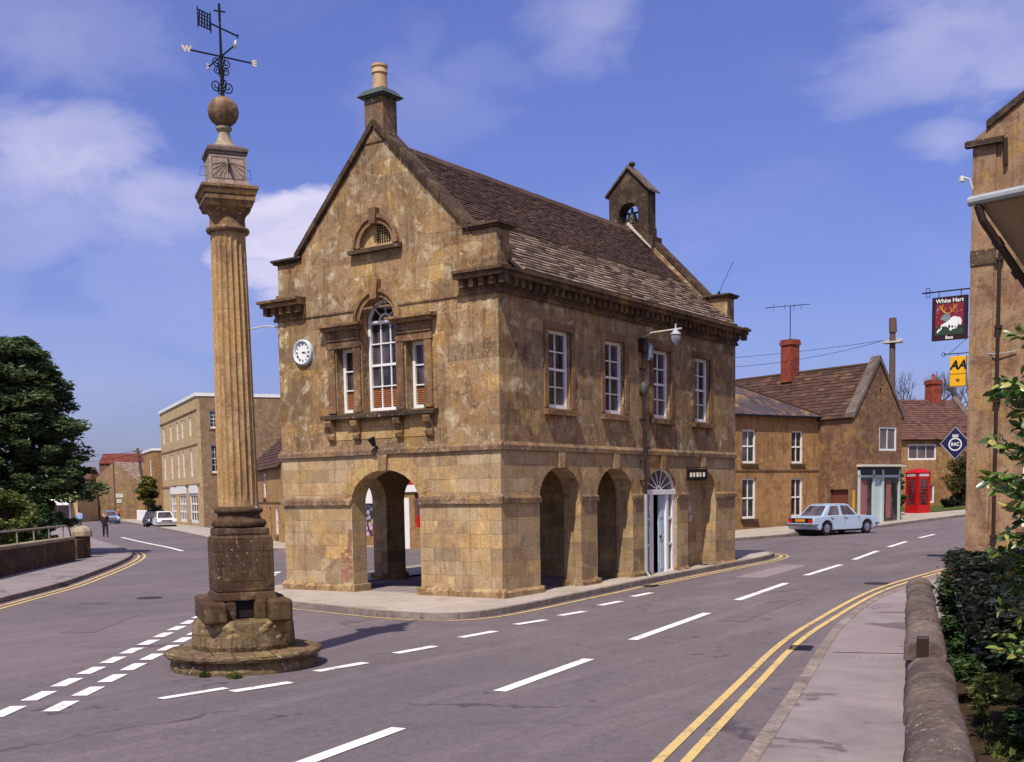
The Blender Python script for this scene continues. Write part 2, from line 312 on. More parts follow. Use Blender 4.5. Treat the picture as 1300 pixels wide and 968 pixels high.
# ------------------------------------------------------------------ mesh builder
class MB:
    def __init__(s): s.v = []; s.f = []; s.mi = []
    def poly(s, pts, m=0):
        i = len(s.v); s.v += [tuple(p) for p in pts]; s.f.append(tuple(range(i, i+len(pts)))); s.mi.append(m)
    def hexa(s, p, m=0):     # 8 pts: bottom 4 ccw, top 4 ccw
        i = len(s.v); s.v += [tuple(q) for q in p]
        for f in ((3, 2, 1, 0), (4, 5, 6, 7), (0, 1, 5, 4), (1, 2, 6, 5), (2, 3, 7, 6), (3, 0, 4, 7)):
            s.f.append(tuple(i+k for k in f)); s.mi.append(m)
    def box(s, x0, x1, y0, y1, z0, z1, m=0, P=None):
        pts = [(x0, y0, z0), (x1, y0, z0), (x1, y1, z0), (x0, y1, z0), (x0, y0, z1), (x1, y0, z1), (x1, y1, z1), (x0, y1, z1)]
        if P: pts = [P(*q) for q in pts]
        s.hexa(pts, m)
    def tube(s, pts, r, n=8, m=0, caps=True):
        pts = [Vector(p) for p in pts]; rings = []
        rr = r if isinstance(r, (list, tuple)) else [r]*len(pts)
        up = Vector((.13, .27, 1)).normalized()
        for k, p in enumerate(pts):
            d = (pts[min(k+1, len(pts)-1)]-pts[max(k-1, 0)]).normalized()
            a = d.cross(up)
            if a.length < .1: a = d.cross(Vector((1, 0, 0)))
            a.normalize(); b = d.cross(a)
            i = len(s.v)
            for j in range(n):
                t = 2*math.pi*j/n; s.v.append(tuple(p+a*math.cos(t)*rr[k]+b*math.sin(t)*rr[k]))
            rings.append(i)
        for k in range(len(rings)-1):
            for j in range(n):
                j2 = (j+1) % n
                s.f.append((rings[k]+j, rings[k]+j2, rings[k+1]+j2, rings[k+1]+j)); s.mi.append(m)
        if caps:
            s.f.append(tuple(rings[0]+j for j in range(n))[::-1]); s.mi.append(m)
            s.f.append(tuple(rings[-1]+j for j in range(n))); s.mi.append(m)
    def lathe(s, prof, n=32, c=(0, 0), m=0, flute=0, rot=0, fd=.0, zr=None):
        rings = []
        for (r, z) in prof:
            i = len(s.v)
            for j in range(n):
                a = 2*math.pi*j/n+rot; q = r
                if flute and zr and zr[0] <= z <= zr[1]:
                    q = r-fd*abs(math.sin(a*flute/2))**.7
                s.v.append((c[0]+q*math.cos(a), c[1]+q*math.sin(a), z))
            rings.append(i)
        for k in range(len(rings)-1):
            for j in range(n):
                j2 = (j+1) % n
                s.f.append((rings[k]+j, rings[k]+j2, rings[k+1]+j2, rings[k+1]+j)); s.mi.append(m)
        s.f.append(tuple(rings[0]+j for j in range(n))[::-1]); s.mi.append(m)
        s.f.append(tuple(rings[-1]+j for j in range(n))); s.mi.append(m)
    def prism(s, pts, P, d0, d1, m=0):      # 2d polygon (u,z) extruded from d0 to d1 through P(u,d,z)
        a = [P(u, d0, z) for u, z in pts]; b = [P(u, d1, z) for u, z in pts]
        s.poly(a, m); s.poly(b[::-1], m)
        for i in range(len(pts)):
            j = (i+1) % len(pts); s.poly([a[j], a[i], b[i], b[j]], m)
    def build(s, name, mats, parent=None, loc=None, rotz=0, smooth=False, bevel=0, merge=False, seg=2):
        me = bpy.data.meshes.new(name)
        me.from_pydata(s.v, [], s.f)
        mats = mats if isinstance(mats, (list, tuple)) else [mats]
        for q in mats: me.materials.append(q)
        me.polygons.foreach_set('material_index', s.mi)
        bm = bmesh.new(); bm.from_mesh(me)
        if merge: bmesh.ops.remove_doubles(bm, verts=bm.verts, dist=1e-4)
        bad = [f for f in bm.faces if f.calc_area() < 1e-9]
        if bad: bmesh.ops.delete(bm, geom=bad, context='FACES')
        bmesh.ops.recalc_face_normals(bm, faces=bm.faces)
        uvl = bm.loops.layers.uv.new('UVMap')
        for f in bm.faces:
            n = f.normal
            if abs(n.z) > .85:
                for l in f.loops: l[uvl].uv = (l.vert.co.x, l.vert.co.y)
            else:
                h = math.hypot(n.x, n.y); tx, ty = -n.y/h, n.x/h
                if abs(n.x) > abs(n.y): off = .31
                else: off = 0
                for l in f.loops:
                    c = l.vert.co; l[uvl].uv = (c.x*tx+c.y*ty+off, c.z/h)
            f.smooth = smooth
        bm.to_mesh(me); bm.free()
        o = bpy.data.objects.new(name, me); COL.objects.link(o)
        if parent is not None: o.parent = parent
        if loc is not None: o.location = loc
        if rotz: o.rotation_euler.z = rotz
        if bevel:
            b = o.modifiers.new('bevel', 'BEVEL'); b.width = bevel; b.segments = seg; b.limit_method = 'ANGLE'; b.angle_limit = R(35)
        if smooth:
            try: me.set_sharp_from_angle(angle=R(40))
            except Exception: pass
        return o

def tag(o, label=None, cat=None, group=None, kind=None):
    if label: o['label'] = label
    if cat: o['category'] = cat
    if group: o['group'] = group
    if kind: o['kind'] = kind
    return o
def thing(name, label, cat, loc=(0, 0, 0), rotz=0, group=None):
    o = bpy.data.objects.new(name, None); COL.objects.link(o); o.empty_display_size = .2
    o.location = loc; o.rotation_euler.z = rotz
    return tag(o, label, cat, group)
def struct(o): o['kind'] = 'structure'; return o
def copy_tree(o, parent=None):
    c = o.copy(); COL.objects.link(c)
    if parent is not None: c.parent = parent
    for ch in [x for x in list(bpy.data.objects) if x.parent == o]: copy_tree(ch, c)
    return c

def text_obj(txt, size, mat, name, parent, M4, extrude=.004, bold=0.0, shear=0.0, sx=1.0):
    cu = bpy.data.curves.new('t', 'FONT'); cu.body = txt; cu.size = size; cu.extrude = extrude
    cu.align_x = 'CENTER'; cu.align_y = 'CENTER'; cu.offset = bold; cu.shear = shear; cu.resolution_u = 3
    o = bpy.data.objects.new('t', cu); COL.objects.link(o)
    dg = bpy.context.evaluated_depsgraph_get()
    me = bpy.data.meshes.new_from_object(o.evaluated_get(dg)); bpy.data.objects.remove(o)
    me.transform(Matrix.Diagonal((sx, 1, 1, 1))); me.transform(M4); me.materials.clear(); me.materials.append(mat)
    ob = bpy.data.objects.new(name, me); COL.objects.link(ob); ob.parent = parent
    return ob

# ------------------------------------------------------------------ walls with openings
class Op:
    """opening: u0,u1,z0, top (spring height for arches), rise (0 = flat)"""
    def __init__(s, u0, u1, z0, z1, rise=0): s.u0, s.u1, s.z0, s.z1, s.rise = u0, u1, z0, z1, rise
    def top(s, u):
        if not s.rise: return s.z1
        c = (s.u0+s.u1)/2; h = (s.u1-s.u0)/2
        return s.z1+s.rise*math.sqrt(max(0, 1-((u-c)/h)**2))
    def us(s):
        if not s.rise: return [s.u0, s.u1]
        c = (s.u0+s.u1)/2; h = (s.u1-s.u0)/2
        return [c-h*math.cos(math.pi*k/18) for k in range(19)]
def panel(mb, P, u0, u1, z0, top, ops=(), t=.4, m=0, ridge=()):
    topf = top if callable(top) else (lambda u: top)
    U = {round(u0, 5), round(u1, 5)} | {round(x, 5) for x in ridge}
    for o in ops: U |= {round(x, 5) for x in o.us()}
    U = sorted(x for x in U if u0-1e-6 <= x <= u1+1e-6)
    for a, b in zip(U, U[1:]):
        mid = (a+b)/2
        cur = (z0, z0)
        for o in sorted([o for o in ops if o.u0 < mid < o.u1], key=lambda o: o.z0):
            if o.z0 > min(cur)+1e-4:
                for d in (0, t): mb.poly([P(a, d, cur[0]), P(b, d, cur[1]), P(b, d, o.z0), P(a, d, o.z0)], m)
                mb.poly([P(a, 0, o.z0), P(b, 0, o.z0), P(b, t, o.z0), P(a, t, o.z0)], m)
            ta, tb = o.top(a), o.top(b)
            mb.poly([P(a, 0, ta), P(b, 0, tb), P(b, t, tb), P(a, t, ta)], m)
            cur = (ta, tb)
        for d in (0, t): mb.poly([P(a, d, cur[0]), P(b, d, cur[1]), P(b, d, topf(b)), P(a, d, topf(a))], m)
        mb.poly([P(a, 0, topf(a)), P(b, 0, topf(b)), P(b, t, topf(b)), P(a, t, topf(a))], m)
    for o in ops:
        for u in (o.u0, o.u1):
            mb.poly([P(u, 0, max(z0, o.z0)), P(u, t, max(z0, o.z0)), P(u, t, o.top(u)), P(u, 0, o.top(u))], m)
def sides(L, D):
    return (lambda u, d, z: (u, d, z)), (lambda u, d, z: (L-d, u, z)), (lambda u, d, z: (L-u, D-d, z)), (lambda u, d, z: (d, D-u, z))

def band(mb, P, u0, u1, z0, z1, p, m=0, wt=.35, into=.02):
    """projecting band with a weathered top"""
    zt = z1-(z1-z0)*wt
    mb.prism([(0, 0), (1, 0)], P, 0, 0) if False else None
    a = [P(u0, into, z0), P(u0, -p, z0), P(u0, -p, zt), P(u0, into, z1)]
    b = [P(u1, into, z0), P(u1, -p, z0), P(u1, -p, zt), P(u1, into, z1)]
    mb.poly(a, m); mb.poly(b[::-1], m)
    for i in range(4):
        j = (i+1) % 4; mb.poly([a[j], a[i], b[i], b[j]], m)

def sash(P, u0, u1, z0, z1, parent, nx=2, ny=4, rec=.2, fw=.07, bar=.028, split=True, frame='white', glass='glass', name='window', arch=0, sill=None, sillmat='ham_trim', label=None, blind=None):
    fb = MB(); d0 = rec; d1 = rec+.09
    g0 = rec+.055
    zt = z1
    def tf(u):
        if not arch: return zt
        c = (u0+u1)/2; h = (u1-u0)/2
        return zt+arch*math.sqrt(max(0, 1-((u-c)/h)**2))
    fb.box(u0, u0+fw, d0, d1, z0, z1, P=P); fb.box(u1-fw, u1, d0, d1, z0, z1, P=P)
    fb.box(u0+fw, u1-fw, d0+.003, d1, z0, z0+fw*1.25, P=P)
    if not arch: fb.box(u0+fw, u1-fw, d0+.003, d1, z1-fw, z1, P=P)
    a, b = u0+fw, u1-fw; c_, e_ = z0+fw*1.25, (z1-fw if not arch else z1)
    for i in range(1, nx):
        u = a+(b-a)*i/nx; fb.box(u-bar/2, u+bar/2, d0+.02, d1-.01, c_, e_, P=P)
    for j in range(1, ny):
        z = c_+(e_-c_)*j/ny; w = bar/2*(2.0 if split and j == ny//2 else 1)
        fb.box(a, b, d0+.012, d1-.012, z-w, z+w, P=P)
    if arch:
        n = 14; c = (u0+u1)/2; h = (u1-u0)/2
        fb.box(u0+fw*.5, u1-fw*.5, d0+.001, d1-.003, z1-fw*.5, z1+fw*.5, P=P)
        for k in range(n):
            t0, t1 = math.pi*k/n, math.pi*(k+1)/n
            q = lambda t, s, d: P(c+(h-s)*math.cos(t), d, z1+(arch-s)*math.sin(t))
            fb.hexa([q(t0, fw, d0), q(t0, 0, d0), q(t1, 0, d0), q(t1, fw, d0), q(t0, fw, d1), q(t0, 0, d1), q(t1, 0, d1), q(t1, fw, d1)])
            r0 = .38
            q2 = lambda t, s, d: P(c+(h*r0-s)*math.cos(t), d, z1+(arch*r0-s)*math.sin(t))
            fb.hexa([q2(t0, bar, d0+.01), q2(t0, 0, d0+.01), q2(t1, 0, d0+.01), q2(t1, bar, d0+.01), q2(t0, bar, d1-.02), q2(t0, 0, d1-.02), q2(t1, 0, d1-.02), q2(t1, bar, d1-.02)])
        for t in (R(45), R(90), R(135)):
            p0 = (c+h*r0*math.cos(t), z1+arch*r0*math.sin(t)); p1 = (c+(h-fw/2)*math.cos(t), z1+(arch-fw/2)*math.sin(t))
            fb.tube([P(p0[0], g0-.01, p0[1]), P(p1[0], g0-.01, p1[1])], bar*.55, 5)
    w = fb.build(name, M[frame], parent)
    if label: w['label'] = label
    gb = MB()
    if not arch: gb.poly([P(a-.02, g0, z0+.02), P(b+.02, g0, z0+.02), P(b+.02, g0, z1-.02), P(a-.02, g0, z1-.02)])
    else:
        c = (u0+u1)/2; h = (u1-u0)/2
        gb.poly([P(u0+.02, g0, z0+.02), P(u1-.02, g0, z0+.02)]+[P(c+(h-.02)*math.cos(math.pi*k/16), g0, z1+(arch-.02)*math.sin(math.pi*k/16)) for k in range(17)])
    gb.build('pane', M[glass], w)
    if blind:
        zb0, zb1 = blind; bb = MB(); n = int((zb1-zb0)/.045)
        for k in range(n):
            z = zb0+(zb1-zb0)*k/n
            bb.poly([P(a, g0-.006, z), P(b, g0-.006, z), P(b, g0-.004, z+.03), P(a, g0-.004, z+.03)])
        bb.build('blind', M['curtain'], w)
    if sill:
        sb = MB(); so, sh = sill
        band(sb, P, u0-so, u1+so, z0-sh, z0, .12, wt=.25, into=rec)
        sb.build('sill', M[sillmat], w)
    return w

# ------------------------------------------------------------------ tiles
def tiles(mb, A, U, V, rows, width, th=.02, jit=.006, m=0, sag=0.0, lapk=1.35, vy=None):
    """A: eave corner, U: vector along eave, V: vector up the slope; overlapping tiles, one island each"""
    A = Vector(A); U = Vector(U); V = Vector(V); Lu = U.length; Lv = V.length; u = U/Lu; v = V/Lv
    n = u.cross(v); n = n if n.z > 0 else -n
    g = Lv/rows
    for r in range(rows):
        x = -width*.5*(r % 2)-random.random()*.03
        while x < Lu:
            w = width*random.uniform(.8, 1.2); x0, x1 = max(0, x), min(Lu, x+w-.006); x += w
            if x1-x0 < .03: continue
            e = random.uniform(-jit, jit); lift = th*random.uniform(.85, 1.35)
            dz = -sag*math.sin(math.pi*(x0/Lu)) if sag else 0
            b0 = A+u*x0+v*(g*r+e)+Vector((0, 0, dz)); b1 = A+u*x1+v*(g*r+e)+Vector((0, 0, dz))
            t0 = A+u*x0+v*min(Lv, g*r+g*lapk)+Vector((0, 0, dz)); t1 = A+u*x1+v*min(Lv, g*r+g*lapk)+Vector((0, 0, dz))
            up0 = n*(lift+random.uniform(-jit, jit)*.5)+n*.012; up1 = n*(lift+random.uniform(-jit, jit)*.5)+n*.012; lo = n*.006
            i = len(mb.v); mb.v += [tuple(q) for q in (b0, b1, b0+up0, b1+up1, t1+lo, t0+lo)]
            for f in ((0, 1, 3, 2), (2, 3, 4, 5), (0, 2, 5), (1, 4, 3)):
                mb.f.append(tuple(i+k for k in f)); mb.mi.append(m)

# ------------------------------------------------------------------ foliage
def leaf_cloud(name, centers, radii, per, size, mat, parent=None, flat=.3, seed=1, droop=0., kind=None, shape=1.6, zsq=.7):
    """many small leaf faces in clumps round the given centres"""
    rg = np.random.default_rng(seed)
    C = np.repeat(np.array(centers, float), per, axis=0); Rr = np.repeat(np.array(radii, float), per)
    n = len(C)
    d = rg.normal(size=(n, 3)); d /= np.linalg.norm(d, axis=1)[:, None]
    rad = rg.random(n)**(1/2.2)
    P = C+d*(rad*Rr)[:, None]*np.array([1, 1, zsq])
    if droop: P[:, 2] -= droop*rg.random(n)
    a = rg.normal(size=(n, 3)); a[:, 2] *= flat; a /= np.linalg.norm(a, axis=1)[:, None]
    if droop: a = a*.4+np.array([0, 0, -1.]); a /= np.linalg.norm(a, axis=1)[:, None]
    b = rg.normal(size=(n, 3)); b -= (b*a).sum(1)[:, None]*a; b /= np.linalg.norm(b, axis=1)[:, None]
    s = size*(.6+.8*rg.random(n))[:, None]
    a = a*s*shape; b = b*s
    V = np.stack([P-a, P+b*.5, P+a, P-b*.5], 1).reshape(-1, 3)
    me = bpy.data.meshes.new(name)
    me.vertices.add(len(V)); me.vertices.foreach_set('co', V.ravel())
    me.loops.add(4*n); me.loops.foreach_set('vertex_index', np.arange(4*n, dtype=np.int32))
    me.polygons.add(n); me.polygons.foreach_set('loop_start', np.arange(n, dtype=np.int32)*4)
    me.polygons.foreach_set('loop_total', np.full(n, 4, dtype=np.int32))
    me.update(); me.validate(); me.materials.append(mat)
    o = bpy.data.objects.new(name, me); COL.objects.link(o)
    if parent is not None: o.parent = parent
    if kind: o['kind'] = kind
    return o
def limbs(base, centers, r0, h0, n, mat, parent, name='trunk', seed=3):
    rg = random.Random(seed); mb = MB()
    top = Vector((0, 0, h0)); b = Vector(base)
    H = max(c[2] for c in centers)
    tr = [b, b+Vector((.06, .03, H*.25)), b+Vector((.1, -.05, H*.55)), b+Vector((0, 0, H*.95))]
    mb.tube(tr, [r0*1.25, r0, r0*.6, r0*.12], 9)
    for c in rg.sample(list(centers), min(n, len(centers))):
        c = Vector(c); z = max(h0, c.z*.55)
        s = b+Vector((.05, 0, z)); mdl = s.lerp(c, .5)+Vector((0, 0, .15))
        k = r0*(.45 if z < H*.6 else .25)
        mb.tube([s, mdl, c], [k, k*.6, k*.15], 6)
    return mb.build(name, mat, parent, smooth=True)

# ------------------------------------------------------------------ ground, roads, footways
GX = [-400, -200, -100, -60]+[(-40+2*i) for i in range(0, 96)]+[170, 200, 260, 400, 700, 1200]
GY = [-1000, -600, -300, -160, -100, -70]+[(-50+2*i) for i in range(0, 106)]+[190, 230, 300, 450, 800, 1500]
def gfar(x, y):
    return gz(min(x, 150), y)
def sheet(name, xs, ys, mat, dz):
    mb = MB(); nx, ny = len(xs), len(ys)
    for y in ys:
        for x in xs: mb.v.append((x, y, gfar(x, y)+dz))
    for j in range(ny-1):
        for i in range(nx-1):
            mb.f.append((j*nx+i, j*nx+i+1, (j+1)*nx+i+1, (j+1)*nx+i)); mb.mi.append(0)
    return mb.build(name, mat, smooth=True)
struct(sheet('ground', GX, GY, M['far'], -.05))
struct(sheet('road', [-30+i for i in range(0, 126)], [-22+i for i in range(0, 172)], M['asphalt'], 0))

def resample(pts, step):
    P = [Vector((x, y)) for x, y in pts]; out = [P[0]]
    for a, b in zip(P, P[1:]):
        n = max(1, int(round((b-a).length/step)))
        for k in range(1, n+1): out.append(a.lerp(b, k/n))
    return out
def smooth_line(pts, step=.6, it=2):
    for _ in range(it):
        q = [pts[0]]
        for a, b in zip(pts, pts[1:]):
            q += [(a[0]*.75+b[0]*.25, a[1]*.75+b[1]*.25), (a[0]*.25+b[0]*.75, a[1]*.25+b[1]*.75)]
        q.append(pts[-1]); pts = q
    return resample(pts, step)
def offset(line, d):
    out = []
    for i, p in enumerate(line):
        t = (line[min(i+1, len(line)-1)]-line[max(i-1, 0)]).normalized()
        out.append(p+Vector((-t.y, t.x))*d)
    return out
def strip(mb, line, w, dz, m=0):
    a = offset(line, -w/2); b = offset(line, w/2)
    for i in range(len(line)-1):
        mb.poly([(q.x, q.y, gfar(q.x, q.y)+dz) for q in (a[i], a[i+1], b[i+1], b[i])], m)
def footway(name, kerbline, inner, mat, label_up=.12, side=1, kerb=True):
    """kerbline and inner: lines with the same number of points"""
    mb = MB(); k = kerbline; ins = offset(k, .15*side)
    n = len(k)
    g = lambda p, dz: (p.x, p.y, gfar(p.x, p.y)+dz)
    rows = 6
    for i in range(n-1):
        for j in range(rows):
            q = [ins[i].lerp(inner[i], j/rows), ins[i+1].lerp(inner[i+1], j/rows), ins[i+1].lerp(inner[i+1], (j+1)/rows), ins[i].lerp(inner[i], (j+1)/rows)]
            mb.poly([g(p, label_up) for p in q])
    o = struct(mb.build(name, mat))
    kb = MB()
    for i in range(n-1):
        kb.poly([g(k[i], label_up+.008), g(k[i+1], label_up+.008), g(ins[i+1], label_up+.008), g(ins[i], label_up+.008)])
        kb.poly([g(k[i], -.02), g(k[i+1], -.02), g(k[i+1], label_up+.008), g(k[i], label_up+.008)])
        kb.poly([g(ins[i], -.02), g(ins[i+1], -.02), g(ins[i+1], label_up+.008), g(ins[i], label_up+.008)])
    struct(kb.build(name.replace('footway', 'kerb').replace('pavement', 'kerb'), M['kerb']))
    return o
def pair(a, b, n):
    """resample two polylines to the same count"""
    def rs(pts):
        P = [Vector(p) for p in pts]; s = [0]
        for u, v in zip(P, P[1:]): s.append(s[-1]+(v-u).length)
        out = []
        for i in range(n):
            t = s[-1]*i/(n-1); k = 0
            while k < len(s)-2 and s[k+1] < t: k += 1
            out.append(P[k].lerp(P[k+1], (t-s[k])/max(1e-9, s[k+1]-s[k])))
        return out
    return rs(a), rs(b)

# footway round the market hall
MK = [(9, 9.2), (4, 8.6), (.5, 8.0), (-1.4, 7.3), (-2.3, 6.0), (-2.64, 4.3), (-3.0, 2.35), (-3.35, .67), (-3.39, -.45), (-3.0, -1.12), (-2.25, -1.3), (-.97, -1.2), (.43, -1.03), (2.65, -.88), (5.61, -.6), (8.71, -.42), (12.11, -.27), (14.57, -.14), (16.2, .25), (17.1, .9), (17.3, 1.9), (17, 3.2), (15.5, 5)]
mk = smooth_line(MK, .5)
inn = []
for p in mk: inn.append(Vector((min(12, max(.3, p.x)), min(6.4, max(.3, p.y)))))
footway('market_pavement', mk, inn, M['pave_m'], .12, side=1 if True else -1)
# left footway beside the bridge wall
LK = [(-22, -3.5), (-14, 3.5), (-9.5, 7.4), (-5.05, 11.35), (-1.94, 13.92), (1.03, 16.76), (5.73, 21.49), (10.5, 26.9), (13.45, 31.2), (16.6, 36.29), (20.18, 42.6), (26.0, 52.5), (34.13, 64.6), (45.78, 82.5), (60, 104)]
LI = [(-24, 1.5), (-16, 7.5), (-11, 11.2), (-5.6, 15.9), (-.8, 19.2), (3.0, 22.3), (6.3, 25.4), (9.5, 28.6), (11.5, 32.5), (14.5, 37.8), (18.4, 44), (24.2, 54), (32.3, 66), (44, 84), (58, 105.5)]
lk = smooth_line(LK, .8); li = smooth_line(LI, .8); a, b = pair(lk, li, 150)
footway('left_footway', a, b, M['pave_t'], .12)
# right footway beside the low wall
RK = [(-26, -14.6), (-14, -11.4), (-7.52, -9.66), (-2.7, -8.31), (.44, -7.57), (3.57, -7.05), (6.58, -6.87), (10.28, -6.7), (12.78, -6.55), (13.1, -6.0), (16, -5.6), (22, -5.4), (40, -6)]
RI = [(-25.6, -16.6), (-13.6, -13.3), (-7.1, -11.7), (-2.2, -10.3), (1.0, -9.4), (3.8, -9.2), (6.8, -9.2), (10.5, -9.2), (12.9, -9.2), (13.3, -8.2), (16, -7.2), (22, -7), (40, -7.6)]
a, b = pair(smooth_line(RK, .6), smooth_line(RI, .6), 110)
footway('right_footway', a, b, M['pave_t'], .07, side=-1)
# footway in front of the far houses on the right
HK = [(14, 9.5), (20, 7.2), (25.5, 5.2), (28.96, 4.5), (35.99, 3.6), (41.86, 2.9), (48.73, 1.6), (56, .6), (80, -2)]
HI = [(15, 14), (20, 12.4), (26, 10), (30, 9), (37, 8), (42, 7.5), (49, 7), (57, 5), (81, 2)]
a, b = pair(smooth_line(HK, .8), smooth_line(HI, .8), 90)
footway('far_footway', a, b, M['pave_m'], .12, side=1)
AK = [(74, 116.4), (62, 96.85), (51.5, 79.88), (40.6, 62.5), (32.2, 49.5), (22.3, 34.2), (17.2, 27), (15.5, 23.5), (17, 19), (20, 14), (22, 12)]
AI = [(76.5, 115), (64.5, 95.5), (54, 78.4), (43.3, 60.8), (34.6, 47.6), (24.6, 32.2), (20, 25.5), (19.5, 23), (21, 20), (23, 15.5), (24.5, 13.6)]
a, b = pair(smooth_line(AK, .9), smooth_line(AI, .9), 110)
footway('side_street_footway', a, b, M['pave_m'], .12, side=-1)
# gardens, yard behind the bridge wall and grass verge
def area(name, pts, mat, dz):
    mb = MB(); P = [Vector(p) for p in pts]; c = sum(P, Vector((0, 0)))/len(P)
    for i in range(len(P)):
        p, q = P[i], P[(i+1) % len(P)]; n = 10
        for k in range(n):
            a, b = c.lerp(p, k/n), c.lerp(p, (k+1)/n); d, e = c.lerp(q, k/n), c.lerp(q, (k+1)/n)
            mb.poly([(v.x, v.y, gfar(v.x, v.y)+dz) for v in (a, b, e, d)])
    return struct(mb.build(name, mat, merge=True))
area('garden_ground', [(-26, 2), (-11, 12.2), (-1, 19.6), (6.3, 25.8), (9.5, 29.5), (18.4, 44.5), (44, 84.5), (30, 110), (-30, 110), (-60, 60)], M['grass'], .05)
area('right_garden_ground', [(-16, -14.2), (-8.5, -11.8), (.3, -9.3), (7, -9.6), (12.9, -9.4), (12.9, -17), (-16, -24)], M['soil'], .1)
area('lawn', [(50.5, 4.3), (56, 2.6), (64, .6), (66, 4), (60, 7.4), (52.5, 8.5)], M['grass'], .16)
area('far_garden_ground', [(66, 0), (95, -3), (95, 60), (60, 60), (45, 22), (58, 9.4)], M['grass'], .05)

# road markings
def dash(mb, cx, cy, l, w, ang):
    c, s = math.cos(ang), math.sin(ang); n = max(1, int(l/.7)); pts = []
    ln = [Vector((cx+c*(-l/2+l*k/n), cy+s*(-l/2+l*k/n))) for k in range(n+1)]
    strip(mb, ln, w, .009)
mb = MB()
for (x0, y0), (x1, y1) in [((-10.75, -3.62), (-10.4, -3.86)), ((-9.28, -3.42), (-8.31, -3.46)), ((-7.34, -3.19), (-6.38, -3.2)), ((-5.29, -2.88), (-4.28, -2.87)), ((-3.2, -2.6), (-2.39, -2.65)), ((-1.54, -2.48), (-.66, -2.49)), ((.54, -2.16), (1.45, -2.16)), ((2.45, -1.9), (3.44, -1.86))]:
    dash(mb, (x0+x1)/2, (y0+y1)/2, max(.9, math.hypot(x1-x0, y1-y0)), .18, math.atan2(y1-y0, x1-x0) if x1-x0 > .5 else R(-8))
dash(mb, -11.35, -3.35, .95, .15, R(-6))
for (x0, y0), (x1, y1) in [((-14.6, -7.5), (-11.7, -7.0)), ((-9.35, -6.6), (-6.45, -6.12)), ((-4.23, -5.61), (.13, -4.87)), ((2.6, -4.41), (6.81, -3.84)), ((9.18, -3.46), (13.1, -3.04)), ((15.27, -2.72), (19.6, -2.08)), ((21.87, -1.78), (25.51, -1.35)), ((28.2, -1.1), (31.2, -.9))]:
    dash(mb, (x0+x1)/2, (y0+y1)/2, math.hypot(x1-x0, y1-y0), .18, math.atan2(y1-y0, x1-x0))
for k in range(-3, 21):
    t = k*1.055; dash(mb, -11.63+.788*t, -1.13+.616*t+.0012*t*t, .68, .2, R(36))
for k in range(-3, 14):
    t = k*1.055; dash(mb, -10.27+.785*t, -.72+.618*t, .68, .2, R(36))
ln = smooth_line([(14.2, 30.0), (17.0, 34.6), (20.5, 41.0), (26.5, 51.3)], 1)
strip(mb, offset(ln, -1.1), .2, .014)
struct(mb.build('white_road_markings', M['mark_w']))
mb = MB()
lk2 = [p for p in lk if p.x < 13.6]
strip(mb, offset(lk2, -.28), .1, .009); strip(mb, offset(lk2, -.52), .1, .009)
rk1 = smooth_line([(-20, -12.3), (-13, -10.35), (-7.89, -9.01), (-3.01, -7.72), (1.08, -6.98), (5.52, -6.33), (8.83, -6.2), (12.4, -6.2)], .7)
strip(mb, rk1, .1, .009)
strip(mb, offset(rk1, -.24), .1, .009)
mkr = [p for p in mk if p.x > -3.2 and p.y < 1.2 and p.x < 17.3][0:]
strip(mb, offset(mkr, -.24), .1, .009)
mkr2 = [p for p in mkr if p.x > 5]
strip(mb, offset(mkr2, -.45), .08, .009)
mkl = [p for p in mk if p.x < -2.2 and -.9 < p.y < 6]
strip(mb, offset(mkl, -.16), .07, .009)
struct(mb.build('yellow_road_markings', M['mark_y']))
def patch_sheet(name, pts, mat, dz):
    rr = random.Random(len(name)); ln = resample(pts+[pts[0]], .35); c_ = sum(ln, Vector((0, 0)))/len(ln); q_ = MB()
    ln = [p+Vector((rr.uniform(-.02, .02), rr.uniform(-.02, .02))) for p in ln[:-1]]
    for i_ in range(len(ln)):
        a_, b_ = ln[i_], ln[(i_+1) % len(ln)]
        q_.poly([(v_.x, v_.y, gfar(v_.x, v_.y)+dz) for v_ in (c_, a_, b_)])
    return struct(q_.build(name, mat, merge=True))
M['repair'] = paving('dark_tarmac_repair', '#6a5e60', '#766a6c', False)
M['repair2'] = paving('pale_tarmac_repair', '#88797c', '#968789', False)
patch_sheet('road_repair', [(-1.0, -5.6), (6.5, -4.6), (6.6, -5.15), (-.9, -6.1)], M['repair'], .005)
patch_sheet('road_repair', [(-8.2, 4.2), (-5.6, 6.3), (-5.2, 5.8), (-7.8, 3.7)], M['repair'], .005)
patch_sheet('road_repair', [(8.0, -1.9), (12.6, -1.5), (12.7, -2.2), (8.1, -2.7)], M['repair2'], .005)
patch_sheet('footway_repair', [(-4.6, -9.1), (-1.0, -8.35), (-.6, -9.3), (-4.2, -10.3)], M['repair2'], .079)
patch_sheet('footway_repair', [(1.0, -8.0), (3.4, -7.5), (3.2, -8.9), (1.2, -8.8)], M['repair2'], .079)
for gx_, gy_, ga_ in ((-3.9, -8.35, 15), (5.0, -1.0, 2), (-1.0, 14.9, 45)):
    dg_ = MB()
    for k_ in range(7): dg_.box(-.22+.065*k_, -.19+.065*k_, -.14, .14, .0, .012)
    dg_.box(-.25, .25, -.17, -.14, 0, .014); dg_.box(-.25, .25, .14, .17, 0, .014); dg_.box(-.25, -.22, -.14, .14, 0, .014); dg_.box(.23, .26, -.14, .14, 0, .014)
    struct(dg_.build('drain_grating', M['black'], loc=(gx_, gy_, gfar(gx_, gy_)), rotz=R(ga_)))
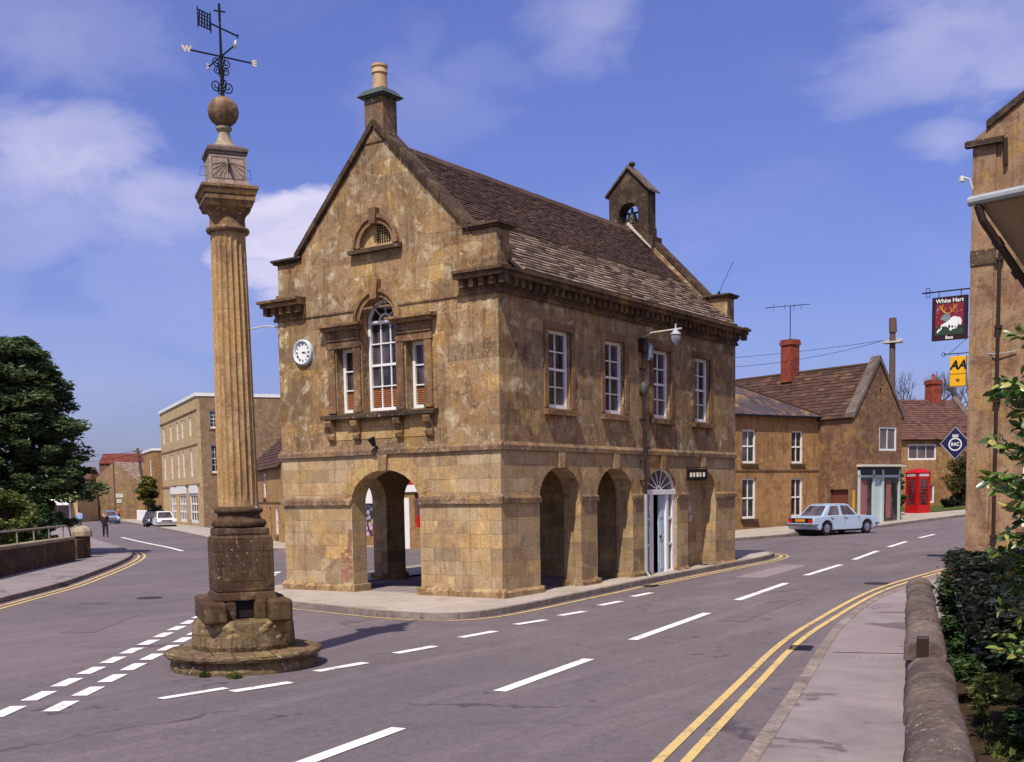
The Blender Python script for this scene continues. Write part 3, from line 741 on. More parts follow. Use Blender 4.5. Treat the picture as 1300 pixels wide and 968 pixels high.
for gx_, gy_ in ((-6.0, .9), (7.5, -5.9), (-2.5, 9.0)):
    dg_ = MB(); dg_.lathe([(.31, 0), (.31, .01), (.28, .011), (.27, .006)], 28); struct(dg_.build('manhole_cover', M['pipe'], loc=(gx_, gy_, gfar(gx_, gy_)+.002)))
mb = MB()
mb.lathe([(.3, .128), (.3, .136)], 24, c=(8.6, -.12+.35))
struct(mb.build('pavement_cover', M['pipe']))

# ================================================================== MARKET HALL
L, W, T = 12.32, 6.76, .5
PF, PR, PB, PL = sides(L, W)          # PF: long street side (y=0), PL: gable front (x=0), u = W - Y
mh = thing('market_hall', 'two-storey ochre stone market hall with arched arcade, gable chimney and bell turret', 'market hall')
AC = [2.42, 5.0, 7.54, 10.02]
fr = Op(W-4.45, W-2.32, -.2, 2.25, .79)
gable_top = lambda u: 7.2 if (u < .75 or u > W-.75) else 8.15+(10.84-8.15)*(1-abs(u-W/2)/(W/2-.75))
lo = MB()
arches = [Op(AC[0]-.91, AC[0]+.91, -.2, 2.3, .75), Op(AC[1]-.91, AC[1]+.91, -.2, 2.3, .75), Op(AC[2]-.88, AC[2]+.88, -.2, 2.36, .7), Op(AC[3]-.92, AC[3]+.92, -.2, 2.36, .7)]
panel(lo, PF, 0, L, -.1, 3.5, arches, T)
panel(lo, PL, 0, W, -.1, 3.5, [fr], T)
barc = [Op(L-AC[1]-.91, L-AC[1]+.91, -.2, 2.3, .75), Op(L-AC[0]-.91, L-AC[0]+.91, -.2, 2.3, .75)]
panel(lo, PB, 0, L, -.1, 3.5, barc, T)
panel(lo, PR, 0, W, -.1, 3.5, [], T)
panel(lo, lambda u, d, z: (6.3+d, u, z), T, W-T, -.1, 3.42, [], .3)
lo.box(AC[3]-.95, AC[3]+.95, .42, .5, -.1, 3.1)
lo.build('wall', M['ham'], mh)
cb = MB(); cb.box(T-.02, 6.3, T-.02, W-T+.02, 3.32, 3.4); cb.box(6.3, L-T, T-.02, W-T+.02, 3.32, 3.4)
cb.build('ceiling', M['plaster'], mh)
fb = MB(); fb.box(.28, 12.0, .28, 6.45, .05, .124); fb.build('floor', M['pave_t'], mh)
up = MB()
wins = [Op(c-.5, c+.5, 4.4, 6.2) for c in AC]
wins[0] = Op(1.93, 2.93, 4.4, 6.2)
panel(up, PF, 0, L, 3.5, 6.95, wins, T)
ven = [Op(W-4.8, W-4.26, 4.42, 5.95), Op(W-3.98, W-2.92, 4.42, 6.5, .53), Op(W-2.62, W-2.08, 4.42, 5.95)]
lun = Op(W-3.43-.5, W-3.43+.5, 8.2, 8.2, .52)
panel(up, PL, 0, W, 3.5, gable_top, ven+[lun], T, ridge=(.75, .7501, W/2, W-.7501, W-.75))
panel(up, PB, 0, L, 3.5, 6.95, [], T)
panel(up, PR, 0, W, 3.5, gable_top, [], T, ridge=(.75, .7501, W/2, W-.7501, W-.75))
up.build('wall', M['ham_up'], mh)

# cornice on both long sides returned round the corners
cn = MB()
def cornice(P, u0, u1, both=True):
    band(cn, P, u0, u1, 6.77, 6.85, .07, wt=0)
    band(cn, P, u0, u1, 6.853, 7.10, .045, wt=0)
    band(cn, P, u0-.0, u1+.0, 7.103, 7.2, .30, wt=0)
    band(cn, P, u0-.0, u1+.0, 7.203, 7.30, .36, wt=.35)
    n = int((u1-u0)/.27); s = (u1-u0)/n
    for k in range(n):
        u = u0+s*(k+.5); cn.box(u-.065, u+.065, -.2, .0, 6.93, 7.1, P=P)
cornice(PF, .023, L-.023)
cornice(PB, .023, L-.023)
for P, sgn in ((PL, 1), (PR, 1)):
    for (a, b) in ((-.3, 1.0), (W-1.0, W+.3)):
        if a < 0: a2, b2 = -.36, b
        else: a2, b2 = a, W+.36
        band(cn, P, a2+.29, b2-(.29 if b2 > W else 0), 6.77, 6.85, .07, wt=0) if a < 0 else band(cn, P, a2, b2-.29, 6.77, 6.85, .07, wt=0)
        (band(cn, P, a2+.315, b2, 6.853, 7.1, .045, wt=0) if a < 0 else band(cn, P, a2, b2-.315, 6.853, 7.1, .045, wt=0))
        (band(cn, P, a2+.06, b2, 7.103, 7.2, .30, wt=0) if a < 0 else band(cn, P, a2, b2-.06, 7.103, 7.2, .30, wt=0))
        band(cn, P, a2, b2, 7.203, 7.3, .36, wt=.35)
        for k in range(5):
            u = (a2+.13+.27*k) if a < 0 else (b2-.13-.27*k)
            cn.box(u-.065, u+.065, -.2, 0, 6.93, 7.1, P=P)
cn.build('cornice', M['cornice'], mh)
# thin string across the gable at cornice level
class SB:
    pass
def course(*a, **k):
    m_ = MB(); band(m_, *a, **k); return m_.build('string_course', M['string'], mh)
sc = MB()
course(PL, .75, W-.75, 6.78, 6.84, .03)
course(PL, -.065, W+.065, 3.4, 3.6, .065, wt=.5); course(PF, .021, L, 3.4, 3.6, .065, wt=.5); course(PR, 0, W, 3.4, 3.6, .065, wt=.5); course(PB, 0, L, 3.4, 3.6, .065, wt=.5)
fu = [-.06, fr.u0, fr.u1, W+.06]
for a, b in ((-.06, fr.u0), (fr.u1, W+.06)): course(PL, a, b, 2.22, 2.42, .06, wt=.45)
ed = [.021]+[q for o in arches for q in (o.u0, o.u1)]+[L]
for a, b in zip(ed[::2], ed[1::2]): course(PF, a, b, 2.22, 2.42, .06, wt=.45)
# plinth stones round the foot of each pier
pb = MB()
def plinth(P, a, b, dl=0, dr=0):
    u = a; pb = MB()
    while u < b-.02:
        w = min(b-u, random.uniform(.35, .6))
        if b-(u+w) < .2: w = b-u
        p = random.uniform(.06, .1); h = random.uniform(.3, .36)
        band(pb, P, u+.004, u+w-.004, .05, h, p, wt=.3); u += w
    pb.build('plinth', M['plinth'], mh, bevel=.02)
for a, b in ((-.09, fr.u0), (fr.u1, W+.09)): plinth(PL, a, b)
for a, b in zip(ed[::2], ed[1::2]): plinth(PF, max(a, .03), b)
def rev(P, u, s):      # plinth returning into the reveal
    pb = MB(); pb.box(min(u, u-s*.08), max(u, u-s*.08), -.08, T+.05, .05, .3, P=P); pb.build('plinth', M['plinth'], mh, bevel=.02)
for o in arches[:3]:
    rev(PF, o.u0, -1); rev(PF, o.u1, 1)
rev(PL, fr.u0, -1); rev(PL, fr.u1, 1)
for o in barc: rev(PB, o.u0, -1); rev(PB, o.u1, 1)
rbk = MB(); rr_ = random.Random(3)
for k in range(16):
    for i_ in range(3):
        if rr_.random() < .28: continue
        u_ = fr.u0-.02-.13*(i_+1)+rr_.uniform(-.02, .02); z_ = .36+.08*k
        if k > 9 and i_ > 0: continue
        rbk.box(u_, u_+.12, -.004-rr_.random()*.004, .01, z_, z_+.068, P=PL)
rbk.build('brick_repair', M['redwash'], mh)
# arch rings and keystones
def ring(P, o, wd, pr, mt):
    ab = MB(); c = (o.u0+o.u1)/2; h = (o.u1-o.u0)/2; n = 13
    for k in range(n):
        t0, t1 = math.pi*k/n, math.pi*(k+1)/n
        e = .006; w = wd*random.uniform(.85, 1.15)
        def q(t, s, d): return P(c-(h+s)*math.cos(t), d, o.z1+(o.rise+s)*math.sin(t))
        t0 += e; t1 -= e
        p = pr*random.uniform(.5, 1.3)
        ab.hexa([q(t0, .0, -p), q(t1, .0, -p), q(t1, w, -p), q(t0, w, -p), q(t0, 0, .05), q(t1, 0, .05), q(t1, w, .05), q(t0, w, .05)])
    ab.build('arch_surround', M[mt], mh)
ring(PL, fr, .36, .007, 'ham_light')
for o in arches: ring(PF, o, .3, .003, 'ham_ring')
for P, o in [(PL, fr)]+[(PF, o) for o in arches]:
    kb = MB(); c = (o.u0+o.u1)/2; zc = o.z1+o.rise
    kb.prism([(c-.1, zc-.03), (c+.1, zc-.03), (c+.16, 3.41), (c-.16, 3.41)], P, -.06, .05)
    kb.build('keystone', M['ham_ring'], mh, bevel=.008)
# right-side windows with architraves
for i, o in enumerate(wins):
    w = sash(PF, o.u0+.02, o.u1-.02, o.z0, o.z1, mh, 2, 4, .1, .075, sill=(.2, .16))
    a_ = MB()
    for (x0, x1, z0, z1) in ((o.u0-.17, o.u0, o.z0, o.z1+.17), (o.u1, o.u1+.17, o.z0, o.z1+.17), (o.u0, o.u1, o.z1, o.z1+.17)):
        a_.box(x0, x1, -.035, .03, z0, z1, P=PF)
    a_.build('architrave', M['ham_trim'], w, bevel=.01)
# Venetian window
vw = sash(PL, ven[1].u0+.01, ven[1].u1-.01, 4.42, 6.5, mh, 3, 4, .24, .075, arch=.52, blind=(4.55, 4.98), glass='glass')
for o in (ven[0], ven[2]): sash(PL, o.u0+.01, o.u1-.01, o.z0, o.z1, mh, 1, 3, .22, .075, split=False, blind=(4.55, 4.95))
pl_ = MB()
for c in (4.94, 4.12, 2.78, 1.95):
    u = W-c; pl_ = MB(); pl_.box(u-.11, u+.11, -.05, .02, 4.42, 5.93, P=PL)
    pl_.box(u-.13, u+.13, -.07, .02, 4.42, 4.5, P=PL)
    pl_.build('pilaster', M['ham_trim'], mh, bevel=.008)
en = MB()
for a, b in ((W-5.08, W-3.99), (W-2.9, W-1.82)):
    en = MB(); en.box(a, b, -.06, .02, 5.95, 6.06, P=PL); en.box(a+.01, b-.01, -.04, .02, 6.063, 6.13, P=PL); en.box(a+.02, b-.02, -.07, .02, 6.133, 6.18, P=PL)
    en.box(a+.03, b-.03, -.05, .02, 6.183, 6.36, P=PL)
    band(en, PL, a-.06, b+.06, 6.363, 6.44, .17, wt=0); band(en, PL, a-.14, b+.14, 6.443, 6.54, .26, wt=.4)
    en.build('entablature', M['ham_trim'], mh)
def ringm(mb, P, cu, cz, r0, r1, p, n=22, sc=1.0, a0=0, a1=math.pi):
    for k in range(n):
        t0, t1 = a0+(a1-a0)*k/n, a0+(a1-a0)*(k+1)/n
        q = lambda t, r, d: P(cu-r*math.cos(t), d, cz+r*sc*math.sin(t))
        mb.hexa([q(t0, r0, -p), q(t1, r0, -p), q(t1, r1, -p), q(t0, r1, -p), q(t0, r0, .03), q(t1, r0, .03), q(t1, r1, .03), q(t0, r1, .03)])
ao = MB()
ringm(ao, PL, W-3.45, 6.5, .53, .64, .04); ringm(ao, PL, W-3.45, 6.5, .64, .72, .09)
ao.build('hood_mould', M['ham_trim'], mh, merge=True); ao = MB()
ringm(ao, PL, W-3.43, 8.2, .5, .62, .04); ringm(ao, PL, W-3.43, 8.2, .62, .7, .09)
ao.build('hood_mould', M['ham_trim'], mh, merge=True)
kb = MB()
kb.prism([(W-3.45-.09, 6.98), (W-3.45+.09, 6.98), (W-3.45+.14, 7.42), (W-3.45-.14, 7.42)], PL, -.16, .03); kb.build('window_keystone', M['ham_trim'], mh, bevel=.015); kb = MB()
kb.prism([(W-3.43-.08, 8.68), (W-3.43+.08, 8.68), (W-3.43+.12, 9.03), (W-3.43-.12, 9.03)], PL, -.15, .03)
kb.build('window_keystone', M['ham_trim'], mh, bevel=.015)
si = MB()
band(si, PL, W-5.22, W-1.7, 4.27, 4.4, .2, wt=.3); band(si, PL, W-4.42, W-2.5, 4.265, 4.42, .22, wt=.3)
si.build('sill', M['ham_dark'], mh)
for c in (4.97, 4.15, 2.82, 1.93):
    bk = MB(); u = W-c
    bk.prism([(0, 0), (0, 1)], PL, 0, 0) if False else None
    prof = [(0, 4.26), (-.17, 4.26), (-.2, 4.2), (-.18, 4.1), (-.1, 4.04), (-.07, 3.95), (-.11, 3.88), (-.1, 3.8), (-.03, 3.74), (0, 3.72)]
    aa = [PL(u-.1, d, z) for d, z in prof]; bb = [PL(u+.1, d, z) for d, z in prof]
    bk.poly(aa); bk.poly(bb[::-1])
    for i in range(len(prof)): j = (i+1) % len(prof); bk.poly([aa[j], aa[i], bb[i], bb[j]])
    bk.build('bracket', M['ham_trim'], mh)
ap = MB()
for a, b, z0, z1 in ((4.05, 2.92, 3.78, 4.2), (4.87, 4.25, 3.78, 4.2), (2.72, 2.03, 3.78, 4.2)):
    ap = MB(); ap.box(W-a, W-b, -.012, .02, z0, z1, P=PL); ap.build('apron_panel', M['ham_light'], mh)
# lunette: pierced stone and sill
lb = MB()
lb.poly([PL(W-3.93, .1, 8.2), PL(W-2.93, .1, 8.2)]+[PL(W-3.43+.5*math.cos(math.pi*k/14), .1, 8.2+.52*math.sin(math.pi*k/14)) for k in range(15)])
lb.build('lunette_panel', M['ham_light'], mh)
lh = MB()
for i in range(6):
    for j in range(7):
        u = W-3.48+i*.07; z = 8.27+j*.062
        lh.box(u, u+.042, .085, .098, z, z+.04, P=PL)
lh.build('vent_hole', M['dark'], mh)
ls = MB(); band(ls, PL, W-3.43-.78, W-3.43+.78, 8.06, 8.2, .16, wt=.4, into=.1); ls.build('lunette_sill', M['ham_dark'], mh)
# kneeler blocks at the four corners
for (x0, x1) in ((-.0, .55), (L-.55, L)):
    for (y0, y1) in ((-.0, .82), (W-.82, W)):
        k = MB(); k.box(x0-.02, x1+.02, y0-.02, y1+.02, 7.25, 7.42); k.box(x0+.03, x1-.03, y0+.03, y1-.03, 7.40, 8.16)
        ko = k.build('kneeler', M['ham_up'], mh, bevel=.012)
        c = MB(); c.box(x0-.05, x1+.05, y0-.06, y1+.06, 8.163, 8.21); c.box(x0-.09, x1+.09, y0-.1, y1+.1, 8.213, 8.27)
        c.build('kneeler_cap', M['ham_dark'], ko, bevel=.01)
# gable copings
for (x0, x1) in ((-.09, .42), (L-.42, L+.09)):
    for s in (0, 1):
        cp = MB(); n = 7
        for k in range(n):
            f0, f1 = k/n+.003, (k+1)/n-.003
            ya, za, yb, zb = .72, 8.16, W/2, 10.86
            y0, y1 = ya+(yb-ya)*f0, ya+(yb-ya)*f1; z0, z1 = za+(zb-za)*f0, za+(zb-za)*f1
            if s: y0, y1 = W-y0, W-y1
            e = random.uniform(0, .01)
            cp.hexa([(x0-e, y0, z0), (x1, y0, z0), (x1, y1, z1), (x0-e, y1, z1), (x0-e, y0, z0+.17), (x1, y0, z0+.17), (x1, y1, z1+.17), (x0-e, y1, z1+.17)])
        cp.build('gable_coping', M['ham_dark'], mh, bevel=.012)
# roof: stone slates at the eaves, clay tiles above
E0, Z0, E1, Z1, ZR = -.3, 7.27, 1.5, 8.74, 10.58
for s in (0, 1):
    X0, X1 = .5, L-.5
    f = (lambda y: y) if not s else (lambda y: W-y)
    dk = MB()
    dk.hexa([(X0-.1, f(E0), Z0-.02), (X1+.1, f(E0), Z0-.02), (X1+.1, f(E1), Z1-.02), (X0-.1, f(E1), Z1-.02), (X0-.1, f(E0), Z0), (X1+.1, f(E0), Z0), (X1+.1, f(E1), Z1), (X0-.1, f(E1), Z1)])
    dk.hexa([(X0-.1, f(E1), Z1-.02), (X1+.1, f(E1), Z1-.02), (X1+.1, f(W/2), ZR-.02), (X0-.1, f(W/2), ZR-.02), (X0-.1, f(E1), Z1), (X1+.1, f(E1), Z1), (X1+.1, f(W/2), ZR), (X0-.1, f(W/2), ZR)])
    rf = dk.build('roof', M['dark'], mh)
    st = MB(); tiles(st, (X0+.08, f(E0), Z0+.005), (X1-X0-.16, 0, 0), (0, f(E1)-f(E0), Z1-Z0), 14, .36, th=.05, jit=.006)
    st.build('stone_slates', M['slate_st'], rf)
    ct = MB(); tiles(ct, (X0-.12, f(E1), Z1+.02), (X1-X0+.24, 0, 0), (0, f(W/2)-f(E1), ZR-Z1), 25, .19, th=.026, jit=.004)
    ct.build('clay_tiles', M['clay'], rf)
rb = MB(); n = 26
for k in range(n):
    x0 = .45+(L-.9)*k/n; x1 = .45+(L-.9)*(k+1)/n-.01; e = random.uniform(-.008, .008)
    pr = [(-.16, -.1), (-.1, .03), (0, .09), (.1, .03), (.16, -.1)]
    a = [(x0, W/2+y, ZR+z+e) for y, z in pr]; b = [(x1, W/2+y, ZR+z+e) for y, z in pr]
    for i in range(4): rb.poly([a[i], b[i], b[i+1], a[i+1]])
    rb.poly(a); rb.poly(b[::-1])
rb.build('ridge_tiles', M['clay'], mh)
mf = MB()      # pale mortar fillet where the roof meets the far gable
mf.hexa([(L-.6, 2.55, 9.9), (L-.4, 2.55, 9.9), (L-.4, W/2, 10.72), (L-.62, W/2, 10.72), (L-.6, 2.55, 9.95), (L-.4, 2.55, 10.02), (L-.4, W/2, 10.86), (L-.62, W/2, 10.78)])
mf.build('mortar_fillet', M['mortar_strip'], mh)
# chimney
ch = MB(); ch.box(-.03, .46, 3.1, 3.66, 10.5, 11.5); cho = ch.build('chimney', M['string'], mh, bevel=.01)
cc = MB(); cc.box(-.1, .53, 3.03, 3.73, 11.5, 11.54)
cc.hexa([(-.16, 2.97, 11.54), (.59, 2.97, 11.54), (.59, 3.79, 11.54), (-.16, 3.79, 11.54), (-.02, 3.12, 11.7), (.45, 3.12, 11.7), (.45, 3.64, 11.7), (-.02, 3.64, 11.7)])
cc.build('chimney_cap', M['copper'], cho)
cp = MB(); cp.lathe([(.18, 11.64), (.17, 11.8), (.16, 12.06), (.185, 12.08), (.185, 12.12), (.17, 12.14), (.17, 12.2), (.19, 12.22), (.19, 12.27), (.15, 12.28), (.13, 12.2)], 24, c=(.215, 3.38))
cp.build('chimney_pot', M['pot'], cho, smooth=True)
# bell turret on the far gable
bt = MB()
PBt = lambda u, d, z: (L-.5+d, 3.38-.69+u, z)
bt_top = lambda u: 11.72+(12.42-11.72)*(1-abs(u-.69)/.69)
panel(bt, PBt, 0, 1.38, 9.9, bt_top, [Op(.35, 1.03, 10.72, 11.08, .34)], .5, ridge=(.69,))
for u in (0, 1.38):
    bt.poly([PBt(u, 0, 9.9), PBt(u, .5, 9.9), PBt(u, .5, 11.72), PBt(u, 0, 11.72)])
bt.box(L-.53, L+.03, 2.66, 4.1, 9.6, 10.62); bt.box(L-.56, L+.06, 2.5, 2.9, 9.6, 10.3)
bto = bt.build('bell_turret', M['ham_dark'], mh, bevel=.01)
cpp = MB()
for s in (-1, 1):
    cpp.hexa([(L-.58, 3.38+s*.8, 11.66), (L+.08, 3.38+s*.8, 11.66), (L+.08, 3.38, 12.46), (L-.58, 3.38, 12.46), (L-.58, 3.38+s*.8, 11.73), (L+.08, 3.38+s*.8, 11.73), (L+.08, 3.38, 12.54), (L-.58, 3.38, 12.54)])
cpp.build('turret_coping', M['coping'], bto)
fn = MB(); fn.lathe([(.06, 12.5), (.05, 12.56), (.1, 12.6), (.11, 12.65), (.08, 12.7), (.02, 12.72)], 12, c=(L-.25, 3.38)); fn.build('finial', M['ham_dark'], bto, smooth=True)
bl = MB(); bl.lathe([(.24, 10.8), (.2, 10.86), (.15, 11.0), (.12, 11.1), (.06, 11.15)], 20, c=(L-.25, 3.38)); bl.tube([(L-.25, 2.98, 11.14), (L-.25, 3.78, 11.14)], .035)
bl.tube([(L-.25, 3.38, 11.1), (L-.25, 3.38, 11.3)], .04); bl.build('bell', M['bell'], bto, smooth=True)
# entrance in the third arch
o = arches[2]; dd = MB(); c = AC[2]; y0, y1 = .07, .2
u0, u1 = o.u0+.01, o.u1-.01
for (a, b) in ((u0, u0+.12), (u0+.3, u0+.5), (u1-.5, u1-.36), (u1-.14, u1)):
    dd.box(a, b, y0, y1, .2, 2.36, P=PF)
dd.box(u0, u1, y0-.03, y1+.01, 2.34, 2.48, P=PF)
for (a, b) in ((u0+.12, u0+.3), (u1-.36, u1-.14)):
    for z in (.2, .95, 1.65): dd.box(a, b, y0+.01, y1-.01, z, z+.07, P=PF)
dd.box(u0, u0+.46, y0-.012, y1, .17, .24, P=PF); dd.box(u1-.46, u1, y0-.012, y1, .17, .24, P=PF)
dr_ = dd.build('doorway_frame', M['white'], mh, bevel=.006)
for (a, b) in ((u0+.12, u0+.3), (u1-.36, u1-.14)):
    gl = MB(); gl.box(a, b, y0+.05, y0+.06, .24, 2.34, P=PF); gl.build('side_light', M['glass2'], dr_)
fl = MB(); h = (u1-u0)/2; n = 16
for k in range(n):
    t0, t1 = math.pi*k/n, math.pi*(k+1)/n
    q = lambda t, s, d: PF(c+(h-s)*math.cos(t), d, 2.44+(.63-s)*math.sin(t))
    fl.hexa([q(t0, .07, y0), q(t0, 0, y0), q(t1, 0, y0), q(t1, .07, y0), q(t0, .07, y1), q(t0, 0, y1), q(t1, 0, y1), q(t1, .07, y1)])
for k in range(1, 7):
    t = math.pi*k/7; fl.tube([PF(c+.1*math.cos(t), y0+.04, 2.46+.08*math.sin(t)), PF(c+(h-.04)*math.cos(t), y0+.04, 2.44+.6*math.sin(t))], .015, 5)
fl.tube([PF(c+.14*math.cos(math.pi*k/8), y0+.04, 2.46+.12*math.sin(math.pi*k/8)) for k in range(9)], .02, 5)
flo = fl.build('fanlight', M['white'], mh)
g = MB(); g.poly([PF(c+(h-.02)*math.cos(math.pi*k/16), y0+.06, 2.44+.61*math.sin(math.pi*k/16)) for k in range(17)]); g.build('pane', M['glass2'], flo)
# open door leaf: left side dark hall, right leaf pale blue grey
hall = MB(); hall.box(u0+.3, u1-.3, .55, .6, .1, 2.4, P=PF); hall.build('dark_hall', M['dark'], mh)
df = MB(); dx0, dx1 = c+.06, u1-.5
df.box(dx0, dx1, y0+.06, y0+.11, .2, 2.33, P=PF)
for z0, z1 in ((.32, 1.0), (1.12, 1.6), (1.72, 2.2)): df.box(dx0+.07, dx1-.07, y0+.045, y0+.06, z0, z1, P=PF)
dfo = df.build('door', M['bluegrey'], mh)
dh = MB(); dh.tube([PF(dx0+.05, y0+.02, 1.2), PF(dx0+.05, y0+.06, 1.2)], .03); dh.build('door_knob', M['black'], dfo)
dl = MB(); dl.box(u0+.5, u0+.53, y0+.1, .52, .2, 2.33, P=PF); dl.build('door', M['dark'], mh)
stp = MB(); stp.box(u0+.02, u1-.02, -.04, .3, .1, .19, P=PF); stp.build('door_step', M['coping'], mh)
np_ = MB()
for k, (u, z) in enumerate(((9.68, 2.15), (9.95, 1.98), (9.72, 1.8), (10.0, 1.72))):
    np_.box(u, u+.17, .405, .42, z-.18, z, P=PF)
np_.build('notice_papers', M['white_d'], mh)
# drainpipes
dp = MB(); dp.tube([PF(6.35, -.1, 6.05), PF(6.35, -.1, 3.7), PF(6.35, -.14, 3.3), PF(6.35, -.14, 2.36)], .04, 10)
for z in (5.6, 5.0, 4.3, 3.2, 2.7): dp.box(6.29, 6.41, -.15, .0, z, z+.04, P=PF)
dp.box(6.25, 6.45, -.18, -.0, 6.05, 6.4, P=PF)
dpo = dp.build('drainpipe', M['pipe'], mh)
dp2 = MB(); dp2.tube([PF(6.35, -.14, 2.36), PF(6.35, -.14, .34), PF(6.35, -.25, .16)], .05, 10); dp2.build('pipe_shoe', M['greypipe'], dpo)
hb = MB(); hb.lathe([(.05, 4.95), (.09, 5.0), (.1, 5.12), (.08, 5.22), (.05, 5.28)], 14, c=(6.35, -.1)); hb.build('pipe_bracket', M['copper'], dpo, smooth=True)

# ---- things fixed to the hall
ck = thing('wall_clock', 'round white wall clock with blue rim high on the gable front, near its left corner', 'clock', (0, 5.87, 5.96))
c = MB(); n = 40
Pc = lambda r, a, x: (x, -r*math.cos(a), r*math.sin(a))
for k in range(n):
    a0, a1 = 2*math.pi*k/n, 2*math.pi*(k+1)/n
    for r0, r1, x0, x1 in ((.31, .31, -.0, -.08), (.31, .28, -.08, -.1), (.28, .25, -.1, -.075), (.25, .25, -.075, -.05)):
        c.poly([Pc(r0, a0, x0), Pc(r0, a1, x0), Pc(r1, a1, x1), Pc(r1, a0, x1)])
c.build('rim', plain('pale_blue_enamel', '#c2ced6', .4, var=.1), ck, merge=True, smooth=True)
c = MB(); c.poly([Pc(.255, 2*math.pi*k/n, -.052) for k in range(n)]); c.build('dial', M['white'], ck)
MC = Matrix(((0, 0, -1, -.057), (-1, 0, 0, 0), (0, 1, 0, 0), (0, 0, 0, 1)))
for k, s in enumerate(('XII', 'I', 'II', 'III', 'IIII', 'V', 'VI', 'VII', 'VIII', 'IX', 'X', 'XI')):
    a = R(90-30*k); tm = MC @ Matrix.Translation((.195*math.cos(a), .195*math.sin(a), 0)) @ Matrix.Rotation(a-R(90), 4, 'Z')
    text_obj(s, .075, M['black'], 'numeral', ck, tm, .002, .002, sx=.8)
hm = MB()
for ang, ln, w in ((90-85, .12, .016), (90-100, .2, .011)):
    a = R(ang); ux, uz = math.cos(a), math.sin(a)
    px_, pz = -uz*w, ux*w
    hm.poly([(-.065, -(px_), pz), (-.065, -(ux*ln), uz*ln), (-.065, px_, -pz), (-.065, ux*.03, -uz*.03)])
hm.build('hands', M['black'], ck)

sp = thing('spot_lamp', 'small dark floodlight on a bracket above the gable arch', 'lamp', (0, 3.52, 3.62))
s = MB(); s.tube([(.0, 0, -.1), (-.12, .02, 0), (-.2, .03, .05)], .02); s.build('bracket', M['black'], sp)
s = MB(); s.tube([(-.14, .02, -.02), (-.22, .05, .16)], [.045, .1], 12); s.build('lamp_head', M['black'], sp)

sl = thing('street_lamp', 'glass bowl street lamp on a pale arm from the street wall of the hall', 'street lamp', (6.45, 0, 6.42))
s = MB(); s.tube([(0, .02, .0), (0, -.3, .12), (0, -.6, .13), (0, -1.15, .15)], .022, 8); s.tube([(0, -.98, .15), (0, -.98, .28)], .02); s.build('arm', M['white_d'], sl)
s = MB(); s.lathe([(.03, .17), (.05, .14), (.08, .09), (.12, .04), (.15, .01), (.12, .01)], 20, c=(0, -.98)); s.build('lamp_shade', M['greypipe'], sl, smooth=True)
def clearglass():
    t = NT('ribbed_clear_glass'); t.out(srgb('#c8c8c8'), .15, 0, .5); t.set(t.b, 'Transmission Weight', .7); return t.m
M['bowl'] = clearglass()
s = MB(); s.lathe([(.12, .01), (.13, -.06), (.11, -.15), (.08, -.22), (.03, -.26)], 20, c=(0, -.98)); s.build('glass_bowl', M['bowl'], sl, smooth=True)
jb = tag((lambda q: (q.box(-.11, .11, -.16, 0, -.22, .22), q.box(-.07, .07, -.2, -.16, -.16, .16), q.build('junction_box', M['greypaint']))[-1])(MB()), 'small grey electric box high on the street wall beside the drainpipe', 'electric box')
jb.location = (6.62, 0, 6.08)
s2 = thing('bracket_lamp', 'white tubular lamp and curved arm on the far left corner of the hall', 'lamp', (.35, 6.76, 6.1))
s = MB(); s.tube([(0, 0, .35), (0, .35, .62), (0, .7, .7), (0, 1.5, .68), (0, 2.6, .5)], .02, 8); s.tube([(0, 0, .1), (0, .35, .1)], .02); s.tube([(0, .2, .5), (0, .2, -.25)], .015); s.build('arm', M['white_d'], s2)
s = MB(); s.tube([(0, .25, -.05), (0, .25, -.42)], .085, 14); s.build('lamp_body', M['white'], s2, smooth=True)
s = MB(); s.tube([(0, .25, -.42), (0, .25, -.5)], .08, 14); s.build('lamp_lens', M['black'], s2, smooth=True)

bs = thing('wall_sign', 'small black projecting sign with pale lettering above the blocked fourth arch', 'sign', (9.0, 0, 2.72))
s = MB(); s.box(0, .07, -.62, -.02, 0, .32); s.tube([(.035, 0, .36), (.035, -.62, .36)], .015); s.build('sign_board', M['black'], bs)
s = MB()
for k, w in enumerate((.07, .06, .07, .05, .06)):
    y = -.12-.1*k; s.box(-.006, 0, y-w, y, .1, .22)
s.build('lettering', M['white_d'], bs)
for k in range(1): pass
for (x, y) in ((1.0, 1.0),): pass
an = thing('roof_aerial', 'thin whip aerial on the far corner block of the hall roof', 'aerial', (L-.3, .4, 8.27))
s = MB(); s.tube([(0, 0, 0), (0, 0, .12)], .04); s.tube([(0, 0, .1), (.25, -.35, 1.0)], .008, 5); s.build('mast', M['black'], an)

